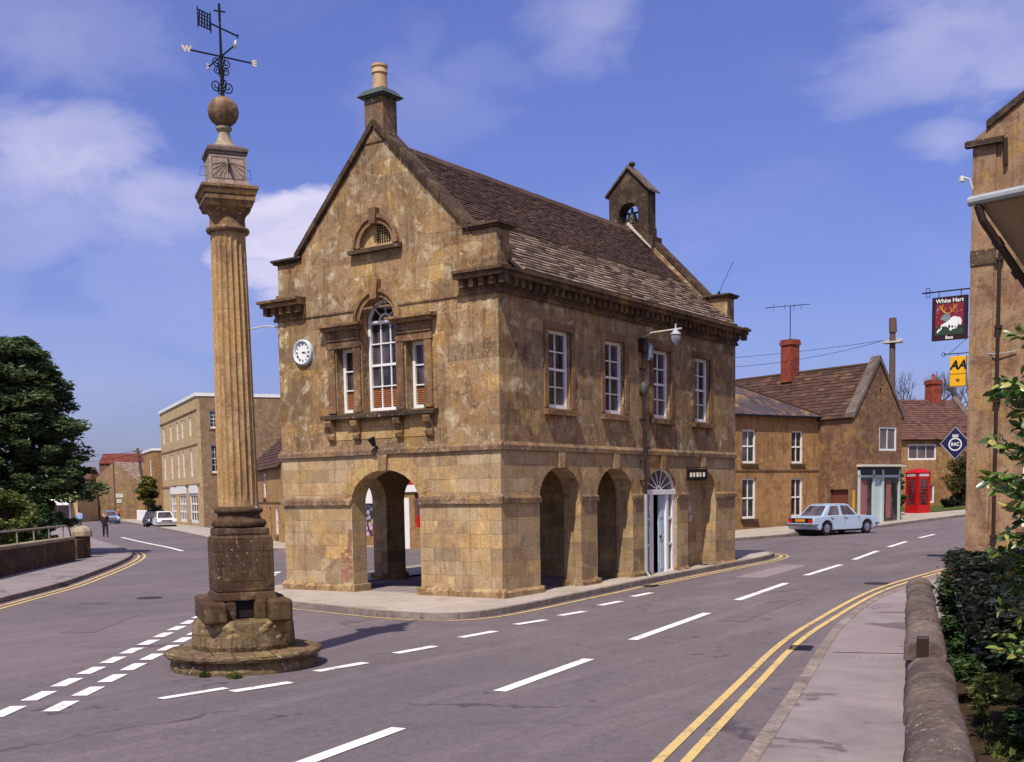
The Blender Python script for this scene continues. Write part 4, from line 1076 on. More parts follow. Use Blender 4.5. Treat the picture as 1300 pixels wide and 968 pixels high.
# ================================================================== COLUMN
CX, CY = -9.35, -2.05; CR = R(237)      # local +x faces the front
co = thing('market_cross_column', 'tall fluted stone column with sundial block, ball and weather vane, on round steps in the junction', 'monument', (CX, CY, 0), CR)
def sqr(mb, w0, z0, w1, z1, m=0):
    mb.hexa([(-w0, -w0, z0), (w0, -w0, z0), (w0, w0, z0), (-w0, w0, z0), (-w1, -w1, z1), (w1, -w1, z1), (w1, w1, z1), (-w1, w1, z1)], m)
rg = random.Random(5)
s = MB(); n = 64
def rough_ring(mb, prof, n, amp, seed, c=(0, 0)):
    rr = random.Random(seed); k0 = len(mb.v); ph = [rr.uniform(0, 6.28) for _ in range(6)]
    for (r, z) in prof:
        for j in range(n):
            a = 2*math.pi*j/n
            q = r*(1+amp*(math.sin(5*a+ph[0])+.7*math.sin(9*a+ph[1])+.6*math.sin(17*a+ph[2])+.8*rr.uniform(-1, 1))*.4)
            mb.v.append((c[0]+q*math.cos(a), c[1]+q*math.sin(a), z+rr.uniform(-.006, .006)))
    for i in range(len(prof)-1):
        for j in range(n):
            j2 = (j+1) % n; a = k0+i*n
            mb.f.append((a+j, a+j2, a+n+j2, a+n+j)); mb.mi.append(0)
    a = k0+(len(prof)-1)*n; mb.f.append(tuple(a+j for j in range(n))); mb.mi.append(0)
rough_ring(s, [(1.03, -.02), (1.04, .05), (1.02, .12), (1.0, .18)], 72, .02, 1)
s.build('lower_step', M['col_step'], co)
s = MB(); rough_ring(s, [(1.0, .18), (1.1, .185), (1.12, .22), (1.11, .255), (1.06, .27), (.6, .285)], 72, .014, 2)
s.build('step_slab', M['col_step'], co)
s = MB(); rough_ring(s, [(.7, .27), (.73, .35), (.72, .5), (.71, .62), (.7, .68), (.66, .71), (.4, .72)], 60, .02, 3)
s.build('drum', M['col_step'], co)
rs = MB()
for k in range(34):
    a = rg.uniform(-R(60), R(60)); z = rg.uniform(.33, .66); r0 = .695
    cx_, cy_ = r0*math.cos(a), r0*math.sin(a); e = rg.uniform(.05, .1)
    i0 = len(rs.v)
    for ii in range(5):
        for jj in range(8):
            th = math.pi*ii/4; ph = 2*math.pi*jj/8
            lx = .03*math.cos(th); 
            rr_ = math.sin(th)
            t_ = rr_*math.cos(ph)*e*1.2; zz = rr_*math.sin(ph)*e*.75
            rs.v.append((cx_+math.cos(a)*lx-math.sin(a)*t_, cy_+math.sin(a)*lx+math.cos(a)*t_, z+zz))
    for ii in range(4):
        for jj in range(8):
            j2 = (jj+1) % 8; rs.f.append((i0+ii*8+jj, i0+ii*8+j2, i0+(ii+1)*8+j2, i0+(ii+1)*8+jj)); rs.mi.append(0)
rs.build('cobbles', M['rubble'], co, smooth=True)
# octagonal block with a niche in front
for (x0, x1, y0, y1, z1) in ((.05, .68, .28, .6, 1.0), (.02, .66, -.62, -.3, .98), (-.62, .1, -.6, .6, 1.02), (.1, .52, -.32, .3, .72), (.1, .44, -.3, -.14, .98), (.1, .46, .1, .29, 1.0)):
    q = MB(); ch_ = .1
    q.box(x0, x1, y0, y1, .68, z1); q.build('base_stone', M['col_base'], co, bevel=.05, seg=3)
q = MB(); q.box(.3, .36, -.13, .09, .74, 1.02); q.build('niche_plaque', M['dark'], co)
s = MB(); sqr(s, .44, .98, .41, 1.1); sqr(s, .405, 1.1, .405, 1.84); sqr(s, .405, 1.84, .37, 1.9); sqr(s, .37, 1.9, .36, 2.0)
s.build('pedestal', M['col_base'], co, bevel=.02)
s = MB(); prof = [(.36, 2.0)]
for k in range(9): a = -math.pi/2+math.pi*k/8; prof.append((.33+.055*math.cos(a), 2.06+.06*math.sin(a)))
prof += [(.32, 2.125), (.3, 2.16), (.3, 2.2)]
for k in range(9): a = -math.pi/2+math.pi*k/8; prof.append((.305+.04*math.cos(a), 2.245+.04*math.sin(a)))
prof += [(.3, 2.29), (.29, 2.3)]
s.lathe(prof, 48); s.build('column_base', M['col_base'], co, smooth=True)
s = MB(); prof = []
for k in range(25):
    f = k/24; prof.append((.285-.045*f**1.4, 2.3+(6.1-2.3)*f))
s.lathe(prof, 20*8, flute=20, fd=.028, zr=(2.33, 6.06)); s.build('shaft', M['col_shaft'], co)
s = MB(); s.lathe([(.25, 6.1), (.285, 6.11), (.3, 6.14), (.29, 6.17), (.25, 6.19), (.245, 6.2), (.24, 6.3), (.25, 6.34), (.27, 6.37), (.31, 6.41), (.33, 6.45)], 48)
s.build('capital', M['col_top'], co, smooth=True)
s = MB(); sqr(s, .3, 6.42, .33, 6.5); sqr(s, .34, 6.5, .34, 6.57); sqr(s, .35, 6.572, .375, 6.65); sqr(s, .385, 6.652, .385, 6.7)
s.build('abacus', M['col_top'], co, bevel=.008)
s = MB(); sqr(s, .285, 6.7, .28, 6.76); sqr(s, .25, 6.76, .25, 7.12); so_ = s.build('sundial_block', M['dial'], co, bevel=.006)
s = MB()
for k in range(11):
    a = R(-165+15*k); y0, z0 = .0, 7.03
    y1 = y0+.21*math.cos(a)/max(abs(math.cos(a)), abs(math.sin(a))); z1 = z0+.21*math.sin(a)/max(abs(math.cos(a)), abs(math.sin(a)))
    s.tube([(.252, y0+.04*math.cos(a), z0+.04*math.sin(a)), (.252, y1, z1)], .0045, 4)
for a, b in (((-.22, 6.8), (.22, 6.8)), ((-.22, 7.08), (.22, 7.08)), ((-.22, 6.8), (-.22, 7.08)), ((.22, 6.8), (.22, 7.08))):
    s.tube([(.252, a[0], a[1]), (.252, b[0], b[1])], .004, 4)
s.build('dial_lines', M['coping'], so_)
s = MB(); s.poly([(.25, 0, 7.06), (.37, 0, 6.96), (.25, 0, 6.9)]); s.poly([(.25, .008, 7.06), (.37, .008, 6.96), (.25, .008, 6.9)]); s.tube([(.25, 0, 7.06), (.37, 0, 6.96), (.25, 0, 6.9)], .01, 5)
for sg in (-1, 1): s.tube([(0, sg*.25, 7.0), (0, sg*.33, 7.0), (0, sg*.36, 6.88), (0, sg*.25, 6.88)], .004, 5)
s.build('gnomon', M['black'], so_)
s = MB(); sqr(s, .26, 7.12, .27, 7.16); sqr(s, .28, 7.162, .28, 7.21); sqr(s, .28, 7.21, .2, 7.26); s.build('block_cap', M['coping'], co, bevel=.008)
s = MB(); s.lathe([(.2, 7.25), (.17, 7.28), (.12, 7.34), (.085, 7.42), (.075, 7.48), (.09, 7.5), (.11, 7.52), (.11, 7.55), (.08, 7.57)], 32); s.build('finial_stem', M['pale_cop'], co, smooth=True)
s = MB(); s.lathe([(.21*math.sin(math.pi*k/20)+.001, 7.76-.205*math.cos(math.pi*k/20)) for k in range(21)], 40); s.build('stone_ball', M['string'], co, smooth=True)
# weather vane
wv = MB(); wv.tube([(0, 0, 7.94), (0, 0, 8.5), (0, 0, 9.0)], [.03, .022, .014], 8); wv.tube([(0, 0, 8.0), (0, .02, 8.25), (0, 0, 8.5)], .016, 6)
wv.tube([(0, 0, 8.97), (0, 0, 9.2)], .018, 6); wv.tube([(0, -.08, 9.1), (0, .08, 9.1)], .012, 5)
wo = wv.build('vane_rod', M['black'], co)
va = MB()
A0 = R(-14)      # letter arms nearly square to the view
for k in range(4):
    a = A0+k*math.pi/2; ln = .44
    va.tube([(0, 0, 8.5), (ln*math.sin(a), ln*math.cos(a), 8.5)], .012, 6)
va.build('vane_arms', M['black'], wo)
def scroll(cx, cz, r, sgn, a, up=1):
    pts = []
    for k in range(26):
        t = k/25; th = t*3.2*math.pi; q = r*(1-.8*t)
        y = cx+sgn*(-q*math.cos(th))+sgn*r; z = cz+up*q*math.sin(th)
        pts.append((y*math.sin(a), y*math.cos(a), z))
    return pts
sv = MB()
for a in (A0, A0+math.pi/2):
    for sg in (-1, 1):
        sv.tube(scroll(.0, 8.1, .085, sg, a, -1), .009, 5); sv.tube(scroll(.0, 8.3, .06, sg, a, 1), .008, 5); sv.tube(scroll(.0, 8.42, .07, sg, a, -1), .008, 5)
sv.build('scroll_work', M['black'], wo)
MGL = plain('pale_gold_leaf', '#d8ccac', .5)
for k, ch_ in enumerate('ENWS'):
    a = A0+k*math.pi/2
    m4 = Matrix.Translation((.49*math.sin(a), .49*math.cos(a), 8.5)) @ Matrix.Rotation(math.pi/2 if k % 2 == 0 else 0, 4, 'Z') @ Matrix.Rotation(math.pi/2, 4, 'X')
    text_obj(ch_, .11, MGL, 'compass_letter', wo, m4, .01, .006)
vp = MB()      # pointer with pierced flag
b = R(-28)
f = lambda u, z: (u*math.sin(b+R(90))*1, u*math.cos(b+R(90)), z)
f = lambda u, z: (-u*math.sin(R(38)), u*math.cos(R(38)), z)
vp.tube([f(-.18, 8.88), f(.3, 8.88)], .012, 6)
vp.tube([f(.3, 8.88), f(.36, 8.9)], .01, 5); vp.tube([f(.3, 8.88), f(.36, 8.86)], .01, 5)
for z in (8.79, 8.99): vp.tube([f(-.42, z), f(-.18, z)], .009, 5)
for u in (-.42, -.18): vp.tube([f(u, 8.75), f(u, 9.03)], .009, 5)
for k in range(5): vp.tube([f(-.4+.05*k, 8.79), f(-.38+.05*k, 8.99)], .011, 5)
for z in (8.84, 8.89, 8.94): vp.tube([f(-.42, z), f(-.18, z)], .007, 5)
vp.build('vane_flag', M['black'], wo)
leaf_cloud('grass_tuft', [(-10.45+.2, -2.85, .02), (-10.38, -2.4, .02)], [.12, .08], 200, .02, M['grass'], flat=2.0, seed=5, zsq=.5)
bpy.data.objects['grass_tuft']; tag(bpy.data.objects['grass_tuft'], kind='stuff')

# ================================================================== generic house helper
def house(name, label, loc, rotz, Lh, Dh, He, mat, ops_front=(), ops_right=(), ops_left=(), roof='gable_x', Hr=3., roofmat='slate', t=.35, z0=-.6, cat='house', trim=None, tilew=.3, rows=20, oh=.2, coping=None, group=None):
    h = thing(name, label, cat, loc, rotz, group)
    F, Rr, B, Lf = sides(Lh, Dh)
    mb = MB()
    gx = roof == 'gable_x'; gy = roof == 'gable_y'
    sidetop = (lambda u: He+Hr*(1-abs(u-Dh/2)/(Dh/2))) if gx else He
    fronttop = (lambda u: He+Hr*(1-abs(u-Lh/2)/(Lh/2))) if gy else He
    panel(mb, F, 0, Lh, z0, fronttop, list(ops_front), t, ridge=(Lh/2,) if gy else ())
    panel(mb, B, 0, Lh, z0, fronttop, [], t, ridge=(Lh/2,) if gy else ())
    panel(mb, Rr, 0, Dh, z0, sidetop, list(ops_right), t, ridge=(Dh/2,) if gx else ())
    panel(mb, Lf, 0, Dh, z0, sidetop, list(ops_left), t, ridge=(Dh/2,) if gx else ())
    mb.build('wall', M[mat], h)
    rb = MB()
    if gx:
        e = oh; sl = Hr/(Dh/2)
        for s in (0, 1):
            f = (lambda y: y) if not s else (lambda y: Dh-y)
            rb2 = MB(); rb2.hexa([(0.05, f(-e), He-e*sl-.03), (Lh-.05, f(-e), He-e*sl-.03), (Lh-.05, f(Dh/2), He+Hr-.03), (.05, f(Dh/2), He+Hr-.03), (.05, f(-e), He-e*sl), (Lh-.05, f(-e), He-e*sl), (Lh-.05, f(Dh/2), He+Hr), (.05, f(Dh/2), He+Hr)])
            o = rb2.build('roof', M['dark'], h)
            tb = MB(); tiles(tb, (0.0, f(-e-.04), He-e*sl), (Lh, 0, 0), (0, f(Dh/2)-f(-e-.04), Hr+e*sl), rows, tilew, th=.03, jit=.01)
            tb.build('roof_tiles', M[roofmat], o)
    if gy:
        sl = Hr/(Lh/2); e = oh
        for s in (0, 1):
            f = (lambda x: x) if not s else (lambda x: Lh-x)
            rb2 = MB(); rb2.hexa([(f(-e), .05, He-e*sl-.03), (f(Lh/2), .05, He+Hr-.03), (f(Lh/2), Dh-.05, He+Hr-.03), (f(-e), Dh-.05, He-e*sl-.03), (f(-e), .05, He-e*sl), (f(Lh/2), .05, He+Hr), (f(Lh/2), Dh-.05, He+Hr), (f(-e), Dh-.05, He-e*sl)])
            o = rb2.build('roof', M['dark'], h)
            tb = MB(); tiles(tb, (f(-e-.04), 0, He-e*sl), (0, Dh, 0), (f(Lh/2)-f(-e-.04), 0, Hr+e*sl), rows, tilew, th=.03, jit=.01)
            tb.build('roof_tiles', M[roofmat], o)
    if roof == 'hip':
        a = Dh/2; rr_ = MB(); e = oh; z = He
        p = [(-e, -e, z), (Lh+e, -e, z), (Lh+e, Dh+e, z), (-e, Dh+e, z)]; r1, r2 = (a, Dh/2, z+Hr), (Lh-a, Dh/2, z+Hr)
        rr_.poly([p[0], p[1], r2, r1]); rr_.poly([p[1], p[2], r2]); rr_.poly([p[2], p[3], r1, r2]); rr_.poly([p[3], p[0], r1]); rr_.poly(p[::-1])
        ro = rr_.build('roof', M[roofmat], h)
        hp = MB()
        for a_, b_ in ((p[0], r1), (p[1], r2), (p[2], r2), (p[3], r1), (r1, r2)): hp.tube([Vector(a_)+Vector((0, 0, .02)), Vector(b_)+Vector((0, 0, .03))], .07, 6)
        hp.build('hip_tiles', M['redtile'] if roofmat == 'redtile' else M['pantile'], ro)
        gt = MB(); gt.box(-e-.05, Lh+e+.05, -e-.1, -e, z-.1, z); gt.build('gutter', M['black'], h)
    if roof == 'flat':
        rb2 = MB(); rb2.box(-.12, Lh+.12, -.12, Dh+.12, He+.002, He+.3); rb2.build('parapet_cap', M['white'], h)
    return h, (F, Rr, B, Lf)
def chim(parent, x, y, z, h, w=.6, d=.6, mat='redbrick', pots=1):
    c = MB(); c.box(x-w/2, x+w/2, y-d/2, y+d/2, z, z+h-.15); c.box(x-w/2-.06, x+w/2+.06, y-d/2-.06, y+d/2+.06, z+h-.3, z+h-.12); c.box(x-w/2-.03, x+w/2+.03, y-d/2-.03, y+d/2+.03, z+h-.12, z+h)
    o = c.build('chimney', M[mat], parent)
    for k in range(pots):
        p = MB(); p.lathe([(.11, z+h), (.1, z+h+.3), (.13, z+h+.33), (.12, z+h+.4)], 12, c=(x+(k-(pots-1)/2)*.3, y)); p.build('chimney_pot', M['terracotta'], o, smooth=True)
    return o

# ---- right-hand houses (gable shop house + hipped-roof house)
hd = R(-20)                      # heading of the shop gable (away from camera to the right)
K = Vector((38.7, 5.2)); gK = .45
gdir = Vector((math.cos(hd), math.sin(hd)))
# shop house: local x along gable, y back (left-away)
SW, SD = 3.9, 15.
wop = Op(2.0, 3.45, 3.95, 5.2); sop = Op(.35, 3.65, -.6, 3.05)
sh, (F, Rr, B, Lf) = house('shop_house', 'steep-gabled brown stone house with a corner shop front, red brick chimney and dark pantiles', (K.x, K.y, gK), hd, SW, SD, 5.75, 'house_dk', [wop, sop, Op(2.0, 2.18, 6.5, 7.2)], [], [Op(SD-1.55, SD-.35, -.6, 1.95)], roof='gable_y', Hr=2.75, roofmat='pantile', cat='house', tilew=.4, rows=16, oh=.1)
sash(F, wop.u0, wop.u1, wop.z0, wop.z1, sh, 2, 1, .02, .08, split=False, glass='glass2', label='white casement window standing ajar')
q = MB(); q.box(2.75, 3.45, -.35, -.3, 2.98, 4.27, P=F) if False else None
q = MB(); q.box(2.0, 2.18, .12, .14, 6.5, 7.2, P=F); q.build('vent_slit', M['dark'], sh)
q = MB(); q.box(SD-1.5, SD-.4, .15, .2, -.3, 1.93, P=Lf); q.build('door', M['wood'], sh)
# gable copings
for s in (0, 1):
    f = (lambda x: x) if not s else (lambda x: SW-x)
    cp = MB(); n = 9
    for k in range(n):
        f0, f1 = k/n, (k+1)/n-.004
        x0, x1 = -.12+(SW/2+.12)*f0, -.12+(SW/2+.12)*f1; z0, z1 = 5.62+3.0*f0, 5.62+3.0*f1
        cp.hexa([(f(x0), -.08, z0), (f(x1), -.08, z1), (f(x1), .5, z1), (f(x0), .5, z0), (f(x0), -.08, z0+.28), (f(x1), -.08, z1+.28), (f(x1), .5, z1+.28), (f(x0), .5, z0+.28)])
    cp.build('gable_coping', M['coping'], sh)
rt = MB(); rt.tube([(SW/2, .5, 8.48), (SW/2, SD, 8.48)], .11, 8); rt.build('ridge_tiles', M['pantile'], sh)
chim(sh, SW/2-.2, 5.9, 8.0, 2.35, .7, .75, pots=0)
an = thing('roof_aerial', 'television aerial with crossbar above the red brick chimney', 'aerial', tuple(Matrix.Translation((K.x, K.y, gK)) @ Matrix.Rotation(hd, 4, 'Z') @ Vector((SW/2-.2, 5.9, 10.35))))
s = MB(); s.tube([(0, 0, 0), (0, 0, 1.9)], .025, 6); s.tube([(-.75, 1.2, 1.8), (.6, -.95, 1.95)], .02, 5)
for t in (-.6, -.2, .3, .9): s.tube([(-.55*t-.1, .87*t, 1.65), (-.55*t+.1, .87*t, 2.05)], .015, 4)
s.build('antenna_rods', M['black'], an)
# shop front
q = MB()
for a, b in ((.3, .42), (1.42, 1.58), (2.18, 2.34), (3.58, 3.7)): q.box(a, b, -.1, .05, -.35, 2.95, P=F)
q.box(.3, 3.7, -.1, .02, -.0, .12, P=F); q.box(.3, 3.7, -.1, .02, 2.55, 2.67, P=F)
sf = q.build('shop_front', M['paleblue'], sh)
q = MB(); q.box(.42, 3.58, -.06, .02, 2.67, 3.1, P=F); q.build('fascia_board', M['dkgreen'], sf)
q = MB(); band(q, F, .2, 3.8, 3.1, 3.22, .4, wt=.4); q.build('canopy_ledge', M['white_d'], sf)
q = MB(); q.box(.42, 1.42, -.02, .0, .12, 2.55, P=F); q.box(2.34, 3.58, -.02, 0, .12, 2.55, P=F); q.build('shop_window', M['glass'], sf)
for a_, b_ in ((.5, 1.0), (2.6, 3.0)):
    q = MB(); q.box(a_, b_, -.035, -.025, .4, 2.42, P=F); q.build('window_display', M['curtain_pink'], sf)
q = MB(); q.box(1.58, 2.18, .0, .05, -.35, 2.55, P=F); q.build('shop_door', M['paleblue'], sf)
q = MB(); q.box(.42, 1.42, -.05, .02, -.4, .0, P=F); q.box(2.34, 3.58, -.05, .02, -.4, .0, P=F); q.build('stall_riser', M['dkgreen'], sf)
q = MB(); q.box(-.1, .06, -.05, .0, .8, 1.9, P=F); q.build('yellow_plate', M['yellowpost'], sh)
# hipped house on the left of it
back = Vector((-math.sin(hd), math.cos(hd)))
j = K+back*2.35
LH = 13.
og = j-gdir*LH
hw = [Op(LH-5.75, LH-4.75, 3.5, 5.2), Op(LH-2.1, LH-1.2, 3.5, 5.2), Op(LH-5.75, LH-4.75, .7, 2.75), Op(LH-2.1, LH-1.2, .7, 2.75)]
hh, (F, Rr, B, Lf) = house('hipped_house', 'ochre stone house with hipped blue slate roof and four sash windows behind the hall', (og.x, og.y, .3), hd, LH, 6.5, 5.95, 'house', hw, [], [], roof='hip', Hr=1.9, roofmat='slate')
for o in hw: sash(F, o.u0, o.u1, o.z0, o.z1, hh, 2, 2, .08, .09, bar=.04, sill=(.1, .14), sillmat='ham_dark', glass='glass')
q = MB(); band(q, F, 0, LH, 3.12, 3.24, .05); q.build('string_course', M['ham_trim'], hh)
# cottage behind the phone box
ga = R(-38)
gc = Vector((56.3, 8.9))
cw = [Op(4.5, 6.7, 3.35, 4.4), Op(5.3, 6.6, .5, 1.7), Op(8.9, 9.7, -.3, 2.1)]
gh, (F, Rr, B, Lf) = house('cottage', 'low stone cottage with brown tiled roof and creepers, behind the telephone box', (gc.x-5*math.cos(ga)+1.2, gc.y-5*math.sin(ga)-1.4, .9), ga, 10.5, 6.0, 4.85, 'house', cw, [], [], roof='gable_x', Hr=2.7, roofmat='mauvetile', tilew=.35, rows=18)
sash(F, 4.5, 6.7, 3.35, 4.4, gh, 3, 1, .05, .1, split=False, glass='glass2'); sash(F, 5.3, 6.6, .5, 1.7, gh, 3, 1, .05, .1, split=False, glass='glass2')
q = MB(); q.box(8.9, 9.7, .1, .14, -.3, 1.75, P=F); q.build('door', M['greypaint'], gh)
q = MB(); q.box(8.8, 9.8, -.04, .04, 1.75, 2.2, P=F); q.box(8.8, 8.9, -.04, .04, -.3, 1.75, P=F); q.build('door_frame', M['white_d'], gh)
chim(gh, 8.6, 3.0, 6.6, 2.3, .8, .7, pots=1)
q = MB()
for s in (0, 1):
    f = (lambda y: y) if not s else (lambda y: 6-y)
    q.hexa([(10.2, f(-.3), 4.5), (10.65, f(-.3), 4.5), (10.65, f(3), 7.5), (10.2, f(3), 7.5), (10.2, f(-.3), 4.75), (10.65, f(-.3), 4.75), (10.65, f(3), 7.75), (10.2, f(3), 7.75)])
q.build('gable_coping', M['coping'], gh)
bh, _ = house('far_cottage', 'distant cottage with a pale grey roof edge right of the tiled cottage', (66, 7.5, 1.1), R(-50), 9, 5, 4.6, 'house_dk', roof='gable_x', Hr=2.4, roofmat='slate_st', rows=12)

# creepers and bushes there
cr = MB
def bush(name, label, cx, cy, z, rx, ry, rz, n, per, size, mat, seed, cat='bush', stem=True, group=None):
    rgn = random.Random(seed); cs = []; rs_ = []
    for k in range(n):
        while True:
            a, b, c = rgn.uniform(-1, 1), rgn.uniform(-1, 1), rgn.uniform(-1, 1)
            if a*a+b*b+c*c < 1: break
        cs.append((a*rx*.8, b*ry*.8, rz+c*rz*.8)); rs_.append(min(rx, rz)*rgn.uniform(.25, .45))
    t = thing(name, label, cat, (cx, cy, z), group=group)
    leaf_cloud('foliage', cs, rs_, per, size, M[mat], t, seed=seed)
    if stem:
        s = MB()
        for k in range(5):
            c = cs[k]; s.tube([(0, 0, 0), (c[0]*.4, c[1]*.4, c[2]*.5), c], [.05, .03, .01], 5)
        s.build('stem', M['bark'], t)
    return t
bush('shrub', 'dark upright shrub between the shop house and the red telephone box', 47.4, 5.55, .65, .5, .5, 1.6, 26, 170, .07, 'leaf_mid', 11)
bush('creeper', 'climbing creeper spread over the cottage front by its door', 58.3, 4.6, 1.0, 1.5, .9, 1.9, 30, 180, .07, 'leaf_creeper', 12, cat='climbing plant')
bush('creeper', 'creeper hanging along the cottage front above the telephone box', 53.6, 8.6, 2.6, 2.6, .5, .45, 24, 120, .07, 'leaf_mid', 13, cat='climbing plant', stem=False)
bush('shrub', 'low dark shrubs along the foot of the cottage wall', 56.8, 4.9, 1.0, 2.2, .5, .45, 22, 120, .06, 'leaf_hedge_shade', 14)
# telephone box
tb = thing('telephone_box', 'red telephone box with glazed door and white fascia on the far verge', 'telephone box', (49.9, 5.1, .9), R(-122))
w = .5
q = MB(); q.box(-w-.03, w+.03, -w-.03, w+.03, -.1, .14)
for sx in (-1, 1):
    for sy in (-1, 1): q.box(sx*w-.07*(sx > 0)-0*(sx < 0), sx*w+.07*(sx < 0), sy*w-.07*(sy > 0), sy*w+.07*(sy < 0), .14, 2.15)
q.box(-w, w, -w, w, 2.1, 2.42); q.box(-w-.04, w+.04, -w-.04, w+.04, 2.38, 2.43)
q.build('kiosk_body', M['red'], tb, bevel=.012)
q = MB()
n = 10
for i in range(n):
    for jx in range(n):
        def dz(u, v): return 2.43+.24*(1-max(abs(u), abs(v))**2.4)
        u0, u1, v0, v1 = -1+2*i/n, -1+2*(i+1)/n, -1+2*jx/n, -1+2*(jx+1)/n
        q.poly([(u*w, v*w, dz(u, v)) for u, v in ((u0, v0), (u1, v0), (u1, v1), (u0, v1))])
q.build('domed_roof', M['red'], tb, merge=True, smooth=True)
for k in range(4):
    a = k*math.pi/2; Rm = Matrix.Rotation(a, 4, 'Z')
    Pk = lambda x, y, z: tuple(Rm @ Vector((x, y, z)))
    q = MB(); q.box(-.39, .39, -w+.015, -w+.03, .5, 2.1, P=Pk); po = q.build('glazing', M['glass'], tb)
    q = MB(); q.box(-.39, .39, -w, -w+.04, .14, .5, P=Pk); q.box(-.39, -.33, -w, -w+.04, .5, 2.1, P=Pk); q.box(.33, .39, -w, -w+.04, .5, 2.1, P=Pk); q.box(-.39, .39, -w, -w+.04, 2.02, 2.12, P=Pk)
    for x in (-.22, .22): q.box(x-.012, x+.012, -w, -w+.03, .5, 2.05, P=Pk)
    for j_ in range(1, 8): z = .5+1.55*j_/8; q.box(-.33, .33, -w+.001, -w+.03, z-.013, z+.013, P=Pk)
    q.build('door_bars' if k == 0 else 'side_bars', M['red'], tb)
    q = MB(); q.box(-.34, .34, -w-.02, -w, 2.2, 2.33, P=Pk); fo = q.build('fascia', M['white'], tb)
    text_obj('TELEPHONE', .115, M['black'], 'lettering', fo, Rm @ Matrix.Translation((0, -w-.022, 2.265)) @ Matrix.Rotation(math.pi/2, 4, 'X'), .001)
# telegraph pole right
tp = thing('telegraph_pole', 'weathered wooden telegraph pole with insulators rising behind the shop gable', 'telegraph pole', (46.6, 5.7, .75))
q = MB(); q.tube([(0, 0, 0), (.02, 0, 5), (.0, .03, 10.9)], [.2, .19, .16], 10); q.tube([(0, 0, 10.5), (0, .03, 11.3)], [.22, .2], 10); q.build('pole', M['oldwood'], tp, smooth=True)
q = MB(); q.box(-.35, .35, -.5, .5, 9.9, 9.98)
for y in (-.45, -.28, .28, .45):
    q.lathe([(.05, 9.98), (.06, 10.05), (.03, 10.15)], 8, c=(0, y))
q.build('cross_arm', M['white_d'], tp)
q = MB()
def wire(mb, a, b, sag, r=.012, n=14):
    a, b = Vector(a), Vector(b)
    mb.tube([a.lerp(b, k/n)-Vector((0, 0, sag*4*(k/n)*(1-k/n))) for k in range(n+1)], r, 4, caps=False)
wire(q, (0, 0, 10.2), (-16, 14, 9.0), 1.2); wire(q, (0, .4, 10.1), (-16, 22, 9.3), .7); q.build('wires', M['black'], tp)
# bare trees
def bare(name, label, x, y, z, h, seed):
    rgn = random.Random(seed); t = thing(name, label, 'tree', (x, y, z)); q = MB()
    q.tube([(0, 0, 0), (0, 0, h*.4)], [.35, .28], 7)
    tw = MB()
    def br(p, d, l, r, dep, mb):
        e = p+d*l; mb.tube([p, p+d*l*.5+Vector((rgn.uniform(-.1, .1),)*3)*l*.3, e], [r, r*.8, r*.6], 4, caps=False)
        if dep == 0: return
        for _ in range(3 if dep > 1 else 4):
            nd = (d+Vector((rgn.uniform(-1, 1), rgn.uniform(-1, 1), rgn.uniform(-.3, .9)))*.75).normalized()
            br(e, nd, l*rgn.uniform(.6, .85), r*.55, dep-1, mb if dep > 3 else tw)
    for k in range(4):
        a = k*1.57+rgn.random(); br(Vector((0, 0, h*.38)), Vector((math.cos(a)*.6, math.sin(a)*.6, .9)).normalized(), h*.19, .15, 4, tw)
    q.build('trunk', M['bark'], t); tw.build('crown', M['bark'], t)
bare('bare_tree', 'leafless grey tree showing left of the cottage chimney', 84, 14.5, 1.2, 12.2, 1)
bare('bare_tree', 'leafless grey tree right of the cottage chimney below the yellow sign', 80, 8.6, 1.2, 11.4, 2)

# ================================================================== HOTEL on the right
PX, PY = 13.25, -6.6
pu = thing('hotel', 'tall brown stone hotel gable with kneeler and downpipes at the right edge', 'hotel', (PX, PY, .1), R(-90))
# local x runs along -Y (to the right), outward normal is -X
F, Rr, B, Lf = sides(9.6, 12.)
q = MB()
ht = lambda u: 11.75+(3.1)*(1-abs(u-4.8)/4.8)
pw = [Op(1.4, 2.5, 1.2, 3.0), Op(1.4, 2.5, 4.5, 6.4)]
panel(q, F, 0, 9.6, -.5, ht, pw, .5, ridge=(4.8,)); panel(q, Rr, 0, 12, -.5, 11.75, [], .5); panel(q, B, 0, 9.6, -.5, ht, [], .5, ridge=(4.8,)); panel(q, Lf, 0, 12, -.5, 11.75, [], .5)
q.build('wall', M['pub'], pu)
for o in pw: sash(F, o.u0, o.u1, o.z0, o.z1, pu, 2, 4, .12, .09, sill=(.1, .14))
q = MB(); q.box(-.04, .56, -.05, .05, .36, 11.5, P=F); q.build('corner_pilaster', M['pub'], pu)
q = MB(); band(q, F, -.1, .62, -.2, .37, .13, wt=.12); band(q, F, .62, 9.6, -.2, .34, .09, wt=.15); q.build('plinth', M['ham_light'], pu)
q = MB(); band(q, F, -.22, .75, 11.5, 11.72, .22, wt=.4); q.box(-.05, .6, -.09, .05, 8.35, 8.75, P=F); q.build('kneeler', M['ham_dark'], pu)
q = MB()
for s in (0, 1):
    f = (lambda x: x) if not s else (lambda x: 9.6-x)
    q.hexa([(f(.3), -.08, 11.95), (f(4.8), -.08, 14.86), (f(4.8), .4, 14.86), (f(.3), .4, 11.95), (f(.3), -.08, 12.15), (f(4.8), -.08, 15.06), (f(4.8), .4, 15.06), (f(.3), .4, 12.15)])
q.build('gable_coping', M['ham_dark'], pu)
q = MB()
